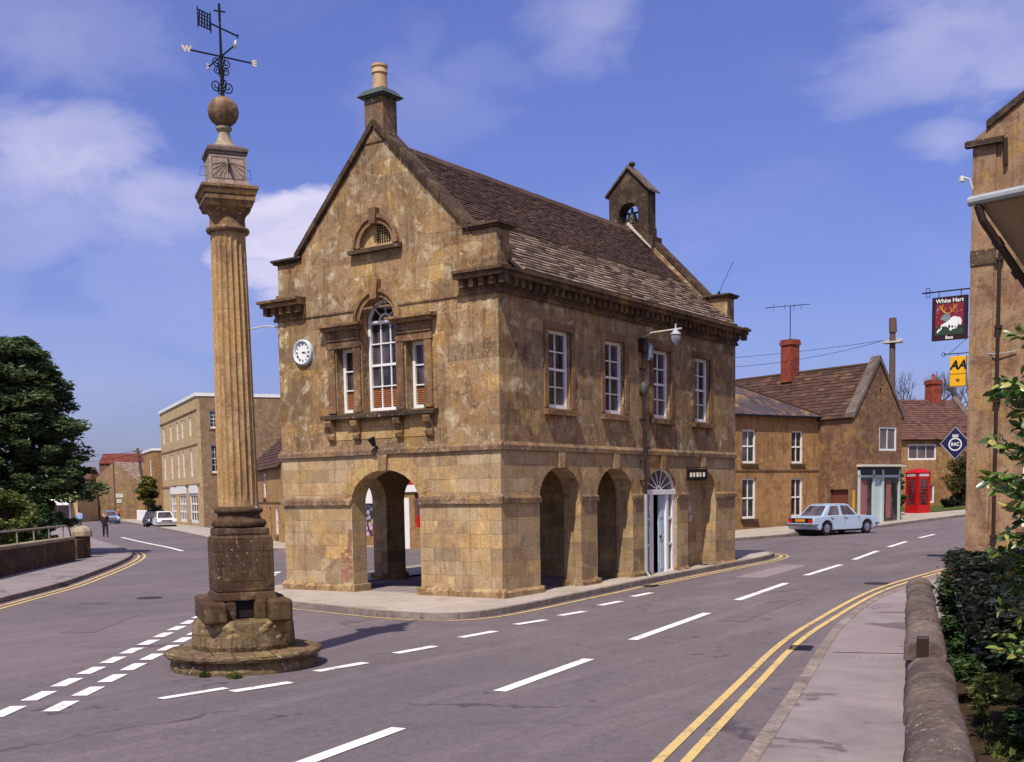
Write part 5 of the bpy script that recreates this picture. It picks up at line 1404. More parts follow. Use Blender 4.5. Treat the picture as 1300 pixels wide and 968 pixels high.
for s in (0, 1):
    f = (lambda x: x) if not s else (lambda x: 9.6-x)
    q.hexa([(f(-.1), .3, 11.7), (f(4.8), .3, 14.8), (f(4.8), 12, 14.8), (f(-.1), 12, 11.7), (f(-.1), .3, 11.8), (f(4.8), .3, 14.9), (f(4.8), 12, 14.9), (f(-.1), 12, 11.8)])
q.build('roof', M['slate'], pu)
q = MB(); q.tube([F(.72, -.09, 8.6), F(.72, -.09, .1)], .05, 8)
for z in (8.4, 6.6, 4.6, 2.6, .9): q.box(.63, .81, -.15, 0, z, z+.08, P=F)
q.tube([F(.8, -.09, 11.6), F(.82, -.09, 10.9)], .06, 8); q.build('downpipe', M['pipe'], pu)
q = MB(); q.tube([F(.4, -.02, 5.95), F(.7, -.1, 5.9), F(1.2, -.05, 5.95)], .02, 5); q.build('cable', M['greypipe'], pu)
# nearer wing: eaves, gutter and sloping soffit
wg = thing('hotel_wing', 'low stone wing with pale gutter and boarded soffit at the far right', 'building', (-5.64, -11.15, 0), R(-105))
q = MB(); q.box(.45, 4.5, .95, 6, -.3, 5.0); q.build('wall', M['pub'], wg)
q = MB(); q.tube([(-.05, 0, 5.86), (4.6, 0, 5.86)], .06, 10); q.build('gutter', M['greypipe'], wg)
q = MB(); q.poly([(.08, .03, 5.8), (4.6, .03, 5.8), (4.6, .97, 4.6), (.55, .97, 4.6)]); q.poly([(.08, .06, 5.83), (4.6, .06, 5.83), (4.6, 1.0, 4.63), (.55, 1.0, 4.63)])
q.build('soffit', plain('tan_soffit_boards', '#a08260', .8, var=.3), wg)
q = MB(); q.hexa([(.0, .03, 5.84), (4.6, .03, 5.84), (4.6, 3.5, 6.5), (.5, 3.5, 6.5), (.0, .03, 5.92), (4.6, .03, 5.92), (4.6, 3.5, 6.58), (.5, 3.5, 6.58)])
q.poly([(.08, .04, 5.8), (.55, .97, 4.6), (.45, 3.5, 5.0), (.45, 3.45, 6.5)])
q.build('roof', M['slate'], wg)
q = MB(); q.tube([(.06, .0, 5.8), (.1, .05, 5.62), (.5, .86, 4.55), (.52, .9, 4.3), (.52, .9, .0)], .05, 10)
for p in ((.18, .22, 5.4), (.3, .48, 5.05), (.42, .72, 4.73)): q.tube([p, (p[0]+.03, p[1]+.06, p[2]-.08)], .062, 10)
q.build('downpipe', M['pipe'], wg)
sash(lambda u, d, z: (u, .95+d, z), .8, 1.7, 2.6, 4.3, wg, 2, 4, -.07, .08, sill=(.08, .12))
q = MB(); q.tube([(0, -.02, 6.0), (-.03, -.04, 6.12), (-.12, -.04, 6.16)], .012, 6); q.lathe([(.035, 6.11), (.03, 6.16), (.01, 6.18)], 10, c=(-.13, -.04)); q.build('bulkhead_lamp', M['white_d'], wg)

# ---- hanging signs on the hotel corner (boards face -X)
def sign_frame(loc, tilt=0): return loc
ws = thing('inn_sign', 'painted inn sign with a white stag on crimson, topmost of the three hanging signs', 'sign', (PX+.1, -6.54, 0))
Pw = lambda u, d, z: (d, u, z)      # u = +Y (image left), facing -X
def brd(mb, y0, y1, z0, z1, x0, x1): mb.box(x0, x1, y0, y1, z0, z1)
q = MB(); brd(q, .06, 1.02, 6.52, 7.72, -.05, .05); bo = q.build('sign_board', M['maroon'], ws, bevel=.01)
q = MB(); brd(q, .16, .92, 6.68, 7.52, -.056, -.05); q.build('crimson_field', M['crimson'], bo)
q = MB(); brd(q, .16, .92, 6.66, 6.86, -.059, -.05)
for k in range(9): q.tube([(-.0595, .16+.085*k+.04, 6.86), (-.052, .16+.085*k+.04, 6.9+.03*math.sin(k*2.1))], .03, 5)
q.build('green_ground', M['greenpaint'], bo)
FL = lambda pts, mat, nm, x=-.062: (lambda m: (m.prism([(a, b) for a, b in pts], lambda u, d, z: (d, u, z), x, -.05), m.build(nm, M[mat], bo))[1])(MB())
# stag facing left (image) : u grows to image left
FL([(.25, 7.12), (.2, 7.02), (.22, 6.92), (.3, 6.88), (.36, 6.82), (.52, 6.8), (.6, 6.88), (.66, 6.92), (.64, 7.0), (.56, 7.1), (.42, 7.16)], 'white', 'stag_body')
FL([(.6, 6.94), (.72, 6.86), (.86, 6.72), (.88, 6.76), (.76, 6.94), (.66, 7.0)], 'white', 'stag_foreleg', -.064)
FL([(.34, 6.9), (.5, 6.76), (.54, 6.8), (.42, 6.93)], 'white', 'stag_hindleg', -.065)
FL([(.52, 7.08), (.62, 7.02), (.78, 7.1), (.76, 7.16), (.68, 7.24), (.6, 7.28), (.52, 7.24)], 'greypaint', 'stag_head', -.064)
q = MB()
for sg in (-1, 1):
    c0 = .58; q.tube([(-.062, c0+sg*.02, 7.24), (-.062, c0+sg*.12, 7.3), (-.062, c0+sg*.17, 7.4), (-.062, c0+sg*.13, 7.5)], .018, 5)
    for k, (a, z) in enumerate(((.1, 7.29), (.16, 7.36), (.17, 7.42))): q.tube([(-.062, c0+sg*a, z), (-.062, c0+sg*(a+.07), z+.06)], .012, 5)
    q.tube([(-.062, c0+sg*.1, 7.3), (-.062, c0+sg*.05, 7.42)], .012, 5)
q.build('antlers', M['gold'], bo)
q = MB(); rg = random.Random(4)
for k in range(46):
    y = rg.uniform(.19, .9); z = rg.uniform(6.95, 7.48)
    if abs(y-.58) < .17 and z > 7.0: continue
    if z < 7.2 and .2 < y < .68: continue
    q.tube([(-.0585, y, z), (-.055, y, z)], rg.uniform(.01, .018), 5)
q.build('blossoms', M['pink'], bo)
MS = Matrix(((0, 0, -1, -.052), (-1, 0, 0, 0), (0, 1, 0, 0), (0, 0, 0, 1)))
text_obj('White Hart', .155, M['white'], 'lettering', bo, Matrix.Translation((0, .54, 7.6)) @ MS, .003, .003, sx=1.02)
text_obj('Bass', .12, M['white'], 'lettering', bo, Matrix.Translation((0, .54, 6.59)) @ MS, .003, .003)
q = MB(); q.tube([(0, -.02, 7.88), (0, 1.32, 7.88)], .02, 6); q.tube([(0, .25, 7.72), (0, .25, 7.9)], .012, 5); q.tube([(0, .85, 7.72), (0, .85, 7.9)], .012, 5)
for z0, sg in ((7.95, 1), (7.81, -1)):
    q.tube([(0, 1.15+.06*math.cos(t/2.), z0+.06*math.sin(t/2.)) for t in range(13)], .01, 4)
q.build('sign_bracket', M['black'], ws)

aa = thing('garage_sign', 'yellow box sign with black double A and star, middle of the three hanging signs', 'sign', (PX+.1, -6.54, 0))
q = MB(); brd(q, .07, .5, 5.22, 6.05, -.07, .07); ab_ = q.build('sign_box', M['yellow'], aa, bevel=.012)
MS2 = Matrix(((0, 0, -1, -.073), (-1, 0, 0, 0), (0, 1, 0, 0), (0, 0, 0, 1)))
text_obj('AA', .34, M['black'], 'lettering', ab_, Matrix.Translation((0, .28, 5.8)) @ MS2, .003, .012, shear=.25, sx=.95)
q = MB(); q.box(-.074, -.07, .07, .5, 5.555, 5.57)
pts = []
for k in range(10):
    a = math.pi/2+k*math.pi/5; r = .075 if k % 2 == 0 else .03
    pts.append((.28+r*math.cos(a), 5.39+r*math.sin(a)))
q.prism(pts, lambda u, d, z: (d, u, z), -.077, -.07); q.build('star_and_line', M['wood'], ab_)
q = MB(); q.tube([(0, -.02, 6.13), (0, .68, 6.13)], .014, 6); q.tube([(0, .55, 6.13), (0, -.02, 6.6)], .008, 5); q.tube([(0, .3, 6.05), (0, .3, 6.13)], .01, 5)
q.tube([(0, .7+.05*math.cos(t), 6.13+.05*math.sin(t)) for t in np.linspace(0, 6.2, 12)], .01, 4); q.build('sign_bracket', M['black'], aa)

rc = thing('diamond_sign', 'navy diamond sign with a white ring badge and crown, lowest of the three hanging signs', 'sign', (PX+.1, -6.22, 3.64))
q = MB(); q.prism([(0, -.45), (.4, 0), (0, .45), (-.4, 0)], lambda u, d, z: (d, u, z), -.05, .05); rb_ = q.build('sign_board', M['navy'], rc, bevel=.008)
q = MB(); n = 28
for k in range(n):
    t0, t1 = 2*math.pi*k/n, 2*math.pi*(k+1)/n
    p_ = lambda t, r, x: (x, r*math.cos(t), -.03+r*math.sin(t))
    q.hexa([p_(t0, .15, -.055), p_(t1, .15, -.055), p_(t1, .182, -.055), p_(t0, .182, -.055), p_(t0, .15, -.05), p_(t1, .15, -.05), p_(t1, .182, -.05), p_(t0, .182, -.05)])
q.box(-.055, -.05, -.08, .08, .17, .2)
for y in (-.07, -.035, 0, .035, .07): q.tube([(-.053, y, .2), (-.053, y*1.1, .25)], .012, 5)
q.build('ring_and_crown', M['white'], rb_)
text_obj('RAC', .135, M['white'], 'lettering', rb_, Matrix.Translation((0, 0, -.03)) @ Matrix(((0, 0, -1, -.052), (-1, 0, 0, 0), (0, 1, 0, 0), (0, 0, 0, 1))), .003, .004, sx=.85)
q = MB(); q.poly([(0, 0, 0)]*3) if False else None
e = [(0, -.45), (.4, 0), (0, .45), (-.4, 0)]
for k in range(4):
    a, b = e[k], e[(k+1) % 4]; q.tube([(-.05, a[0]*1.0, a[1]) if False else (-.052, a[0], a[1]), (-.052, b[0], b[1])], .012, 5)
q.build('rim', M['greypipe'], rb_)
q = MB(); q.tube([(0, -.45, .25), (0, -.2, .25)], .015, 5); q.tube([(0, -.45, -.25), (0, -.2, -.25)], .015, 5); q.build('sign_bracket', M['black'], rc)

# ================================================================== right foreground: low wall, hedge, plants
wd = R(16.1); wl = Vector((math.cos(wd), math.sin(wd)))
def coping_wall(name, label, p0, ln):
    t = thing(name, label, 'wall', (p0[0], p0[1], 0), wd)
    q = MB(); nb = max(3, int(ln/.5))
    q.box(0.06, ln-.06, -.17, .17, -.1, .62); q.build('stonework', M['wall_ham'], t)
    n = 12; rows = max(2, int(ln/1.05))
    for r in range(rows):
        c = MB(); x0, x1 = ln*r/rows+.012, ln*(r+1)/rows-.012; e = random.uniform(-.022, .022); ey = random.uniform(-.015, .015); ns = 5
        pr = [(-.21, .62), (-.21, .67)]+[(-.21*math.cos(math.pi*k/n), .67+.15*math.sin(math.pi*k/n)) for k in range(1, n)]+[(.21, .67), (.21, .62)]
        xs = [x0+(x1-x0)*k/ns for k in range(ns+1)]
        base = len(c.v)
        for ii, x in enumerate(xs):
            for (y, z) in pr: c.v.append((x, y+ey+random.uniform(-.008, .008), z+e+random.uniform(-.005, .005)*(z > .7)))
        m_ = len(pr)
        for i in range(ns):
            for j in range(m_):
                j2 = (j+1) % m_; c.f.append((base+i*m_+j, base+i*m_+j2, base+(i+1)*m_+j2, base+(i+1)*m_+j)); c.mi.append(0)
        c.f.append(tuple(base+j for j in range(m_))); c.mi.append(0); c.f.append(tuple(base+ns*m_+j for j in range(m_))); c.mi.append(0)
        c.build('coping_stone', M['coping'], t, smooth=True)
    return t
coping_wall('garden_wall', 'low stone wall with rounded coping beside the footway, the farther length', (-8.5, -11.46), 9.0)
coping_wall('garden_wall', 'low stone wall with rounded coping, the nearer length cut by the bottom edge', (-16.5, -13.78), 7.2)
gp_ = thing('gate_stub', 'dark upright stone slab in the gap between the two wall lengths', 'stone post', (-8.86, -11.57, 0), wd)
q = MB(); q.box(-.5, .3, -.14, .15, 0, .5); q.build('footing', M['wall_ham'], gp_)
q = MB(); q.box(.16, .3, -.02, .1, .45, .88); q.build('slab', M['pipe'], gp_, bevel=.01)
# hedge
def box_cloud(name, label, loc, rot, lx, ly, z0, z1, n, per, size, mat, seed, cat):
    rgn = random.Random(seed); t = thing(name, label, cat, loc, rot); cs = []; rs_ = []
    for k in range(n):
        cs.append((rgn.uniform(0, lx), rgn.uniform(0, ly), rgn.uniform(z0, z1)**1)); rs_.append(rgn.uniform(.12, .24))
    leaf_cloud('foliage', cs, rs_, per, size, M[mat], t, seed=seed)
    q = MB(); q.box(.15, lx-.15, .15, ly-.15, .0, z1-.15); q.build('branches', M['soil'], t)
    return t
box_cloud('hedge', 'dense clipped hedge behind the low wall, its shade painted into dark leaves', (-7.4, -11.62, .1), wd, 14, -2.2, .2, .95, 460, 130, .035, 'leaf_hedge_shade', 21, 'hedge') if False else None
def hedge():
    rgn = random.Random(21); t = thing('hedge', 'dense clipped hedge behind the low wall, its shade painted into dark leaves', 'hedge', (-7.9, -11.95, .1), wd); cs = []; rs_ = []
    for k in range(900):
        f_ = k % 4; x_, y_, z_ = rgn.uniform(0, 11.5), -rgn.uniform(0, 2.4), rgn.uniform(.1, .98)
        if f_ == 0: z_ = .97
        elif f_ == 1: y_ = -.08
        elif f_ == 2: z_ = .93
        elif k % 8 == 3: x_ = .08
        cs.append((x_, y_, z_)); rs_.append(rgn.uniform(.13, .26))
    leaf_cloud('foliage', cs, rs_, 120, .032, M['leaf_hedge_shade'], t, seed=21)
    q = MB(); q.box(.25, 11.3, -2.2, -.2, .0, .86); q.build('branches', M['leaf_hedge_shade'], t)
hedge()
bush('flowering_plant', 'small plant with pink and red flowers behind the far end of the low wall', -.6, -9.75, .1, .45, .28, .5, 20, 130, .03, 'leaf_mid', 31, cat='plant')
q = MB(); rg = random.Random(9)
fp = [o for o in bpy.data.objects if o.name.startswith('flowering_plant')][0]
for k in range(46):
    x, y, z = rg.uniform(-.38, .38), rg.uniform(-.24, .24), rg.uniform(.75, 1.0); i0 = len(q.v)
    for a in range(6):
        t = a*math.pi/3; q.v.append((x+.03*math.cos(t), y+.012*math.sin(t*2), z+.03*math.sin(t)))
    q.f.append(tuple(i0+a for a in range(6))); q.mi.append(0)
q.build('flowers', M['flower'], fp)
for k, (x, y, s_, lab) in enumerate(((-3.2, -10.45, .38, 'leafy border plant against the middle of the farther wall length'), (-5.6, -11.1, .36, 'leafy border plant near the broken end of the farther wall length'), (-7.9, -11.75, .42, 'bright green border plant beside the gap in the low wall'), (-8.9, -12.2, .4, 'pale leaved border plant at the foot of the hedge'), (-10.1, -12.75, .34, 'small leafy plant beside the nearer wall length'))):
    bush('border_plant', lab, x, y, .1, s_*1.1, s_*.5, s_*.7, 14, 80, .028, 'leaf_mid' if k != 3 else 'leaf_willow', 40+k, cat='plant', stem=False, group='border plants behind the low wall')
leaf_cloud('grass', [(-9.5-.25*i+.1*math.sin(i*3), -12.5-.07*i-.25*(i % 3), .12) for i in range(16)], [.32]*16, 260, .025, M['grass'], flat=2.5, seed=77, zsq=.3, kind='stuff')
# magnolia
def magnolia():
    rg = random.Random(17); t = thing('magnolia', 'glossy evergreen shrub with long leaves leaning in at the right edge', 'shrub', (-10.62, -13.45, .1))
    v = []; f = []; st = MB()
    def leaf(p, d, ln):
        side = d.cross(Vector((rg.uniform(-1, 1), rg.uniform(-1, 1), rg.uniform(.2, 1)))).normalized(); nn = side.cross(d).normalized()
        i = len(v); w = ln*.2
        for s, k, h in ((0, 0, 0), (.3, 1, .03), (.65, .9, .0), (1, 0, -.1), (.65, -.9, .0), (.3, -1, .03)):
            v.append(tuple(p+d*ln*s+side*w*k+nn*(h*ln-abs(k)*-.03*ln)))
        v.append(tuple(p+d*ln*.3)); v.append(tuple(p+d*ln*.65-nn*.02*ln))
        f.extend([(i, i+1, i+6), (i, i+6, i+5), (i+1, i+2, i+7, i+6), (i+6, i+7, i+4, i+5), (i+2, i+3, i+7), (i+7, i+3, i+4)])
    for k in range(460):
        a = rg.uniform(0, 6.28); z = rg.uniform(1.35, 3.6) if k % 6 else rg.uniform(.9, 1.4); rr_ = rg.uniform(.3, .98)**.7*(1-.1*abs(z-2.4))
        tip = Vector((rr_*math.cos(a)*1.15, rr_*math.sin(a)*1.0, z)); base = Vector((tip.x*.55, tip.y*.55, z-.12))
        st.tube([base, base.lerp(tip, .6)+Vector((0, 0, -.03)), tip], [.009, .006, .003], 4, caps=False)
        for j in range(16):
            d = ((tip-base).normalized()*.5+Vector((rg.uniform(-1, 1), rg.uniform(-1, 1), rg.uniform(-.8, .45)))).normalized()
            leaf(base.lerp(tip, .25+.047*j), d, rg.uniform(.08, .14))
    me = bpy.data.meshes.new('leaves'); me.from_pydata(v, [], f); me.materials.append(M['leaf_mag'])
    for p in me.polygons: p.use_smooth = True
    o = bpy.data.objects.new('leaves', me); COL.objects.link(o); o.parent = t
    st.tube([(0, 0, 0), (.03, .05, 1.5), (0, 0, 3.2)], [.06, .045, .02], 7)
    st.build('stem', M['bark'], t)
magnolia()

# ================================================================== left side: bridge wall, pier, trees
wa = math.atan2(25.2-18.6, 6.5+.7)
bw = thing('bridge_wall', 'shaded low stone wall with pale coping and tubular rail beside the left footway', 'wall', (-18.6, 2.2, 0), wa)
Lw = math.hypot(6.5+18.6, 25.2-2.2)
wa = math.atan2(25.2-2.2, 6.5+18.6); bw.rotation_euler.z = wa
q = MB(); q.box(0, Lw, 0, .35, -.1, .95); q.build('stonework', M['wall_ham'], bw)
q = MB(); q.box(-.02, Lw+.02, -.05, .4, .95, 1.06); q.build('coping', M['pale_cop'], bw, bevel=.01)
q = MB()
q.tube([(0, .17, 1.5), (Lw-.6, .17, 1.5), (Lw-.1, .17, 1.42), (Lw+.15, .17, 1.1), (Lw+.2, .17, .12)], .035, 8)
for k in range(17): x = Lw-1.0-2*k; q.tube([(x, .17, 1.05), (x, .17, 1.48)], .03, 6)
q.build('rail', plain('dull_painted_rail', '#8d8276', .7), bw)
pr_ = thing('stone_pier', 'octagonal stone pier with pale domed cap ending the bridge wall', 'pier', (8.1, 27.0, 0), wa)
q = MB(); q.lathe([(.36, -.05), (.36, .15), (.3, .2), (.3, .95), (.34, 1.0)], 8, rot=R(22)); q.build('shaft', M['wall_ham'], pr_)
q = MB(); q.lathe([(.4, 1.0), (.4, 1.2), (.34, 1.32), (.18, 1.41), (.04, 1.44)], 8, rot=R(22)); q.build('cap', M['pale_cop'], pr_, bevel=.02)
q = MB(); q.box(-1.5, -.3, -.12, .2, -.1, .9); q.build('end_wall', M['wall_ham'], pr_)
def tree(name, label, x, y, h, prof, n, per, size, mat, seed, hb=1.0, trunk_r=.3, zsq=.6, clump=.75, cat='tree', group=None, z=0):
    """prof: list of (height fraction, radius)"""
    rgn = random.Random(seed); t = thing(name, label, cat, (x, y, z), group=group); cs = []; rs_ = []
    for k in range(n):
        fz = rgn.random(); 
        for (a, ra), (b, rb2) in zip(prof, prof[1:]):
            if a <= fz <= b: rad = ra+(rb2-ra)*(fz-a)/(b-a); break
        else: rad = prof[-1][1]
        a = rgn.uniform(0, 6.283); q = rad*rgn.uniform(.2, 1.0)**.6*(rgn.uniform(.72, 1.0) if k % 4 else rgn.uniform(.95, 1.28))
        cs.append((q*math.cos(a), q*math.sin(a), hb+(h-hb)*fz)); rs_.append(clump*rgn.uniform(.3, .95)*min(1, .45+rad/3))
    leaf_cloud('crown', cs, rs_, per, size, M[mat], t, seed=seed, zsq=zsq)
    limbs((0, 0, 0), cs, trunk_r, hb*.8, 40, M['bark'], t)
    return t
tree('evergreen_tree', 'large dark evergreen tree with ragged edge behind the bridge wall', 8.3, 31.6, 9.4, [(0, 2.2), (.15, 3.0), (.35, 3.15), (.55, 2.8), (.75, 2.3), (.9, 1.5), (1, .6)], 420, 190, .085, 'leaf_dark', 51, hb=1.4, zsq=.45, clump=.85, trunk_r=.35)
tree('evergreen_tree', 'second dark evergreen tree partly cut by the left edge', 6.2, 35.4, 9.9, [(0, 2.6), (.3, 3.4), (.6, 3.2), (.85, 2.2), (1, .8)], 220, 160, .09, 'leaf_dark', 52, hb=1.4, zsq=.5, clump=.9, trunk_r=.35)
tree('willow_bush', 'yellow-green willowy bush at the left edge behind the wall', 3.6, 25.6, 2.9, [(0, 1.2), (.5, 1.5), (.85, 1.1), (1, .4)], 110, 150, .06, 'leaf_willow', 53, hb=.4, zsq=.8, clump=.5, trunk_r=.1, cat='bush')
tree('bush', 'small round green bush in front of the dark tree', 7.0, 28.1, 2.3, [(0, .7), (.5, 1.0), (.9, .7), (1, .2)], 50, 150, .05, 'leaf_mid', 54, hb=.7, clump=.35, trunk_r=.06, cat='bush')
q = MB(); q.box(0, 2.4, 0, .4, 0, 1.5); q.box(-.05, 2.45, -.05, .45, 1.5, 1.62)
pl2 = thing('brick_planter', 'red-brown brick block behind the bridge wall under the tree', 'brick block', (4.3, 28.1, .5), R(40)); 
q = MB(); q.box(0, 1.5, 0, .5, 0, 1.45); q.build('brickwork', M['redbrick'], pl2); q = MB(); q.box(-.05, 1.55, -.05, .55, 1.45, 1.55); q.build('coping', M['coping'], pl2)
gwl = thing('garden_wall', 'long low dark wall running behind the pier toward the far street', 'wall', (7.4, 31.0, 0), R(60))
q = MB(); q.box(0, 20, 0, .3, -.1, .8); q.build('stonework', M['wall_ham'], gwl)

# ================================================================== left distance
# three-storey block
ax, ay = 49.0, 68.5; dA = Vector((-.508, -.862))
LA = 23.5; oA = Vector((ax, ay))-dA*LA
ops = []; wpx = [(209.2), (217.8), (225.9), (232.3), (242)]
tt = []
for x_ in wpx:
    k = (x_-650)/1466.; t_ = (-28.5-k*104.6)/(.413+.911*k); tt.append(LA-t_)
for u in tt:
    ops += [Op(u-.62, u+.62, 4.6, 7.1), Op(u-.62, u+.62, 8.35, 10.1)]
ops += [Op(tt[0]-1.6, tt[0]+1.0, .3, 3.1), Op(tt[1]-.4, tt[2]+1.4, .3, 3.1), Op(tt[3]-1.0, tt[4]-.6, .3, 3.1)] if False else [Op(LA-17.6, LA-14.2, .3, 3.0), Op(LA-13.4, LA-7.8, .3, 3.0), Op(LA-5.6, LA-1.2, .3, 3.0)]
opr = [Op(1.1, 1.9, 8.85, 10.5), Op(1.1, 1.9, 4.85, 7.4)]
hA, (F, Rr, B, Lf) = house('three_storey_block', 'buff three-storey block with white roof edge and long shop windows, left of the hall', (oA.x, oA.y, 0), math.atan2(dA.y, dA.x), LA, 15, 11.7, 'buff', ops, opr, roof='flat', cat='building')
q = MB(); q.box(LA+.003, LA+.05, .3, 14.9, -.3, 4.85)
for y0, y1, z0, z1 in ((.3, 1.1, 4.85, 11.69), (1.9, 14.9, 4.85, 11.69), (1.1, 1.9, 7.4, 8.85), (1.1, 1.9, 10.5, 11.69)): q.box(LA+.003, LA+.05, y0, y1, z0, z1)
q.build('brick_facing', M['brown_brick'], hA)
for o in ops[:10]: sash(F, o.u0, o.u1, o.z0, o.z1, hA, 2, 2, .08, .22, bar=.08, frame='white', glass='glass2')
for o in ops[10:]:
    sash(F, o.u0, o.u1, o.z0, o.z1, hA, 3 if o.u1-o.u0 < 5 else 5, 3, .05, .2, bar=.16, split=False, glass='glass2', name='shop_window')
    q = MB(); q.box(o.u0-.1, o.u1+.1, -.08, .0, o.z1+.05, o.z1+.8, P=F); q.build('fascia', M['white'], hA)
for o in opr: sash(Rr, o.u0, o.u1, o.z0, o.z1, hA, 2, 4, .1, .12, sill=(.1, .15))
q = MB(); band(q, F, 0, LA, 10.45, 10.6, .08); band(q, F, 0, LA, 7.4, 7.55, .06); band(q, F, 0, LA, 3.75, 3.95, .08); q.build('string_course', M['ham_trim'], hA)
q = MB(); q.tube([F(LA-4.2, -.9, -.1), F(LA-4.2, -.9, 2.6)], .06, 8)
yp = thing('post', 'thin yellow post on the footway before the three-storey block', 'post', tuple(Matrix.Translation((oA.x, oA.y, 0)) @ Matrix.Rotation(math.atan2(dA.y, dA.x), 4, 'Z') @ Vector((LA-4.4, -1.2, 0))))
q = MB(); q.tube([(0, 0, 0), (0, 0, 3.0)], .09, 8); q.tube([(0, 0, 3.0), (0, 0, 3.1)], [.12, .05], 8); q.build('shaft', M['yellowpost'], yp)
# house beyond the block
hB, _ = house('brown_house', 'narrow brown house just beyond the three-storey block', (76.6, 112.3, 0), math.atan2(dA.y, dA.x), 9.5, 9, 8.6, 'house', [Op(6, 7.4, 4.6, 7.6)], roof='flat', cat='house')
sash(_[0], 6, 7.4, 4.6, 7.6, hB, 1, 2, .05, .2)
# cottage row in front of the block
dB = Vector((-.575, -.818)); LB = 15.
oB = Vector((30.4, 41.8))
fpx = []
def ub(px):
    fw = Vector((.818, .575)); rt_ = Vector((.575, -.818)); c = Vector((-20.7, -14.79)); k = (px-650)/1466.
    d0 = (oB-c).dot(fw); l0 = (oB-c).dot(rt_); dd_ = dB.dot(fw); dl_ = dB.dot(rt_); return (k*d0-l0)/(dl_-k*dd_)
opB = [Op(ub(326.5)-.5, ub(326.5)+.5, 2.5, 3.85), Op(ub(340)-.5, ub(340)+.5, 2.5, 3.85), Op(ub(329)-.6, ub(329)+.6, .5, 1.95), Op(ub(346)-.4, ub(346)+.35, -.3, 1.95), Op(ub(354)-.5, ub(354)+.5, .5, 1.95)]
hC, (F, Rr, B, Lf) = house('cottage_row', 'ochre stone cottage with slate roof and narrow white windows between column and hall', (oB.x, oB.y, 0), math.atan2(dB.y, dB.x), LB, 7, 4.2, 'cott', opB, roof='gable_x', Hr=3.1, roofmat='pantile', cat='cottage', rows=14)
for o in opB:
    if o.z0 > 0: sash(F, o.u0, o.u1, o.z0, o.z1, hC, 2, 2, .05, .14, bar=.06, sill=(.08, .12))
    else:
        q = MB(); q.box(o.u0, o.u1, .08, .12, -.1, o.z1, P=F); q.build('door', M['wood'], hC)
q = MB(); band(q, F, 0, LB, 2.2, 2.3, .05); q.build('string_course', M['ham_trim'], hC)
# shop seen through the arch (facing the hall)
sx, sy = 16.2, 28.6
sd = R(-45)
so2 = [Op(3.6, 8.2, .75, 2.05), Op(9.3, 9.9, -.1, 2.2), Op(10.8, 12.2, .9, 2.3)]
so2 = [Op(4.6, 7.3, .6, 2.05), Op(8.45, 8.8, .1, 2.3), Op(9.15, 10.4, 1.2, 2.5)]
hS, (F, Rr, B, Lf) = house('corner_shop', 'stone shop with white fascia and crowded display window, seen through the hall arches', (19.07, 26.09, 0.05), math.atan2(-11.2, -1.95), 14, 5, 4.4, 'house', so2, roof='gable_x', Hr=1.6, roofmat='slate_st', cat='shop', rows=10)
q = MB(); q.box(4.5, 7.6, -.06, .0, 2.08, 2.75, P=F); fo = q.build('fascia', M['white'], hS)
text_obj('SHOP', .34, M['greypaint'], 'lettering', fo, Matrix.Translation((6.25, -.065, 2.4)) @ Matrix.Rotation(math.pi/2, 4, 'X'), .003) if False else None
q = MB(); q.box(4.6, 7.3, .1, .14, .6, 2.05, P=F); q.build('display_window', M['goods'], hS)
q = MB(); q.box(8.45, 8.8, -.02, .02, .1, 2.3, P=F); q.build('door', M['white'], hS)
q = MB(); q.box(8.2, 9.6, -.08, .0, 2.55, 2.86, P=F); f2 = q.build('fascia', M['white'], hS)
q = MB(); q.box(8.2, 9.6, -.09, .0, 2.865, 3.15, P=F); q.build('red_blind', M['red'], f2)
q = MB(); q.box(9.15, 10.4, .08, .1, 1.2, 2.5, P=F); q.build('side_window', M['glass2'], hS)
pbx = thing('wall_box', 'small red box fixed to the shop wall seen through the arch', 'wall box', (17.2, 16.6, 1.1), math.atan2(-11.2, -1.95))
q = MB(); q.box(0, .2, -.14, 0, 0, .5); q.box(.03, .17, -.15, -.14, .36, .42); q.build('box_body', M['red'], pbx, bevel=.02)

# gable building across the far road and its neighbours
hG, (F, Rr, B, Lf) = house('gabled_building', 'broad brown stone gable closing the far street on the left', (71.0, 116.8, 0), math.atan2(-7.8, 3.0), 8.3, 12, 4.3, 'gtan', [], roof='gable_y', Hr=3.2, roofmat='slate_st', cat='building', rows=14)
q = MB(); q.box(4.2, 5.3, -.06, 0, 2.9, 3.4, P=F); q.box(4.3, 5.0, -.06, 0, 2.2, 2.7, P=F); q.build('notice_board', M['white_d'], hG)
for k, (x, y, l, h, hr, rz, lab, mt) in enumerate(((94.5, 147, 7.5, 8.6, 1.6, -50, 'red-brown roofed house, the taller one behind the far gable', 'redtile'), (96.4, 140.5, 6, 7.4, 1.5, -50, 'red tiled house behind the right slope of the far gable', 'redtile'), (92, 128, 7, 5.2, 1.8, -60, 'low red roofed house between far gable and brown house', 'redtile'))):
    house('red_roofed_house', lab, (x, y, 0), R(rz), l, 6, h, 'house_dk', roof='gable_x', Hr=hr, roofmat=mt, rows=8, tilew=.5, group='red roofed houses far left')
hq, (F, Rr, B, Lf) = house('small_house', 'small pale brown house with white door left of the far gable', (66.6, 119.2, 0), math.atan2(-7.0, 4.6), 5.6, 5, 4.9, 'house', [Op(1.0, 2.0, 2.7, 4.2), Op(3.2, 4.2, 2.7, 4.2), Op(2.9, 4.2, -.1, 2.2)], roof='gable_x', Hr=2, roofmat='mauvetile', rows=8, tilew=.5)
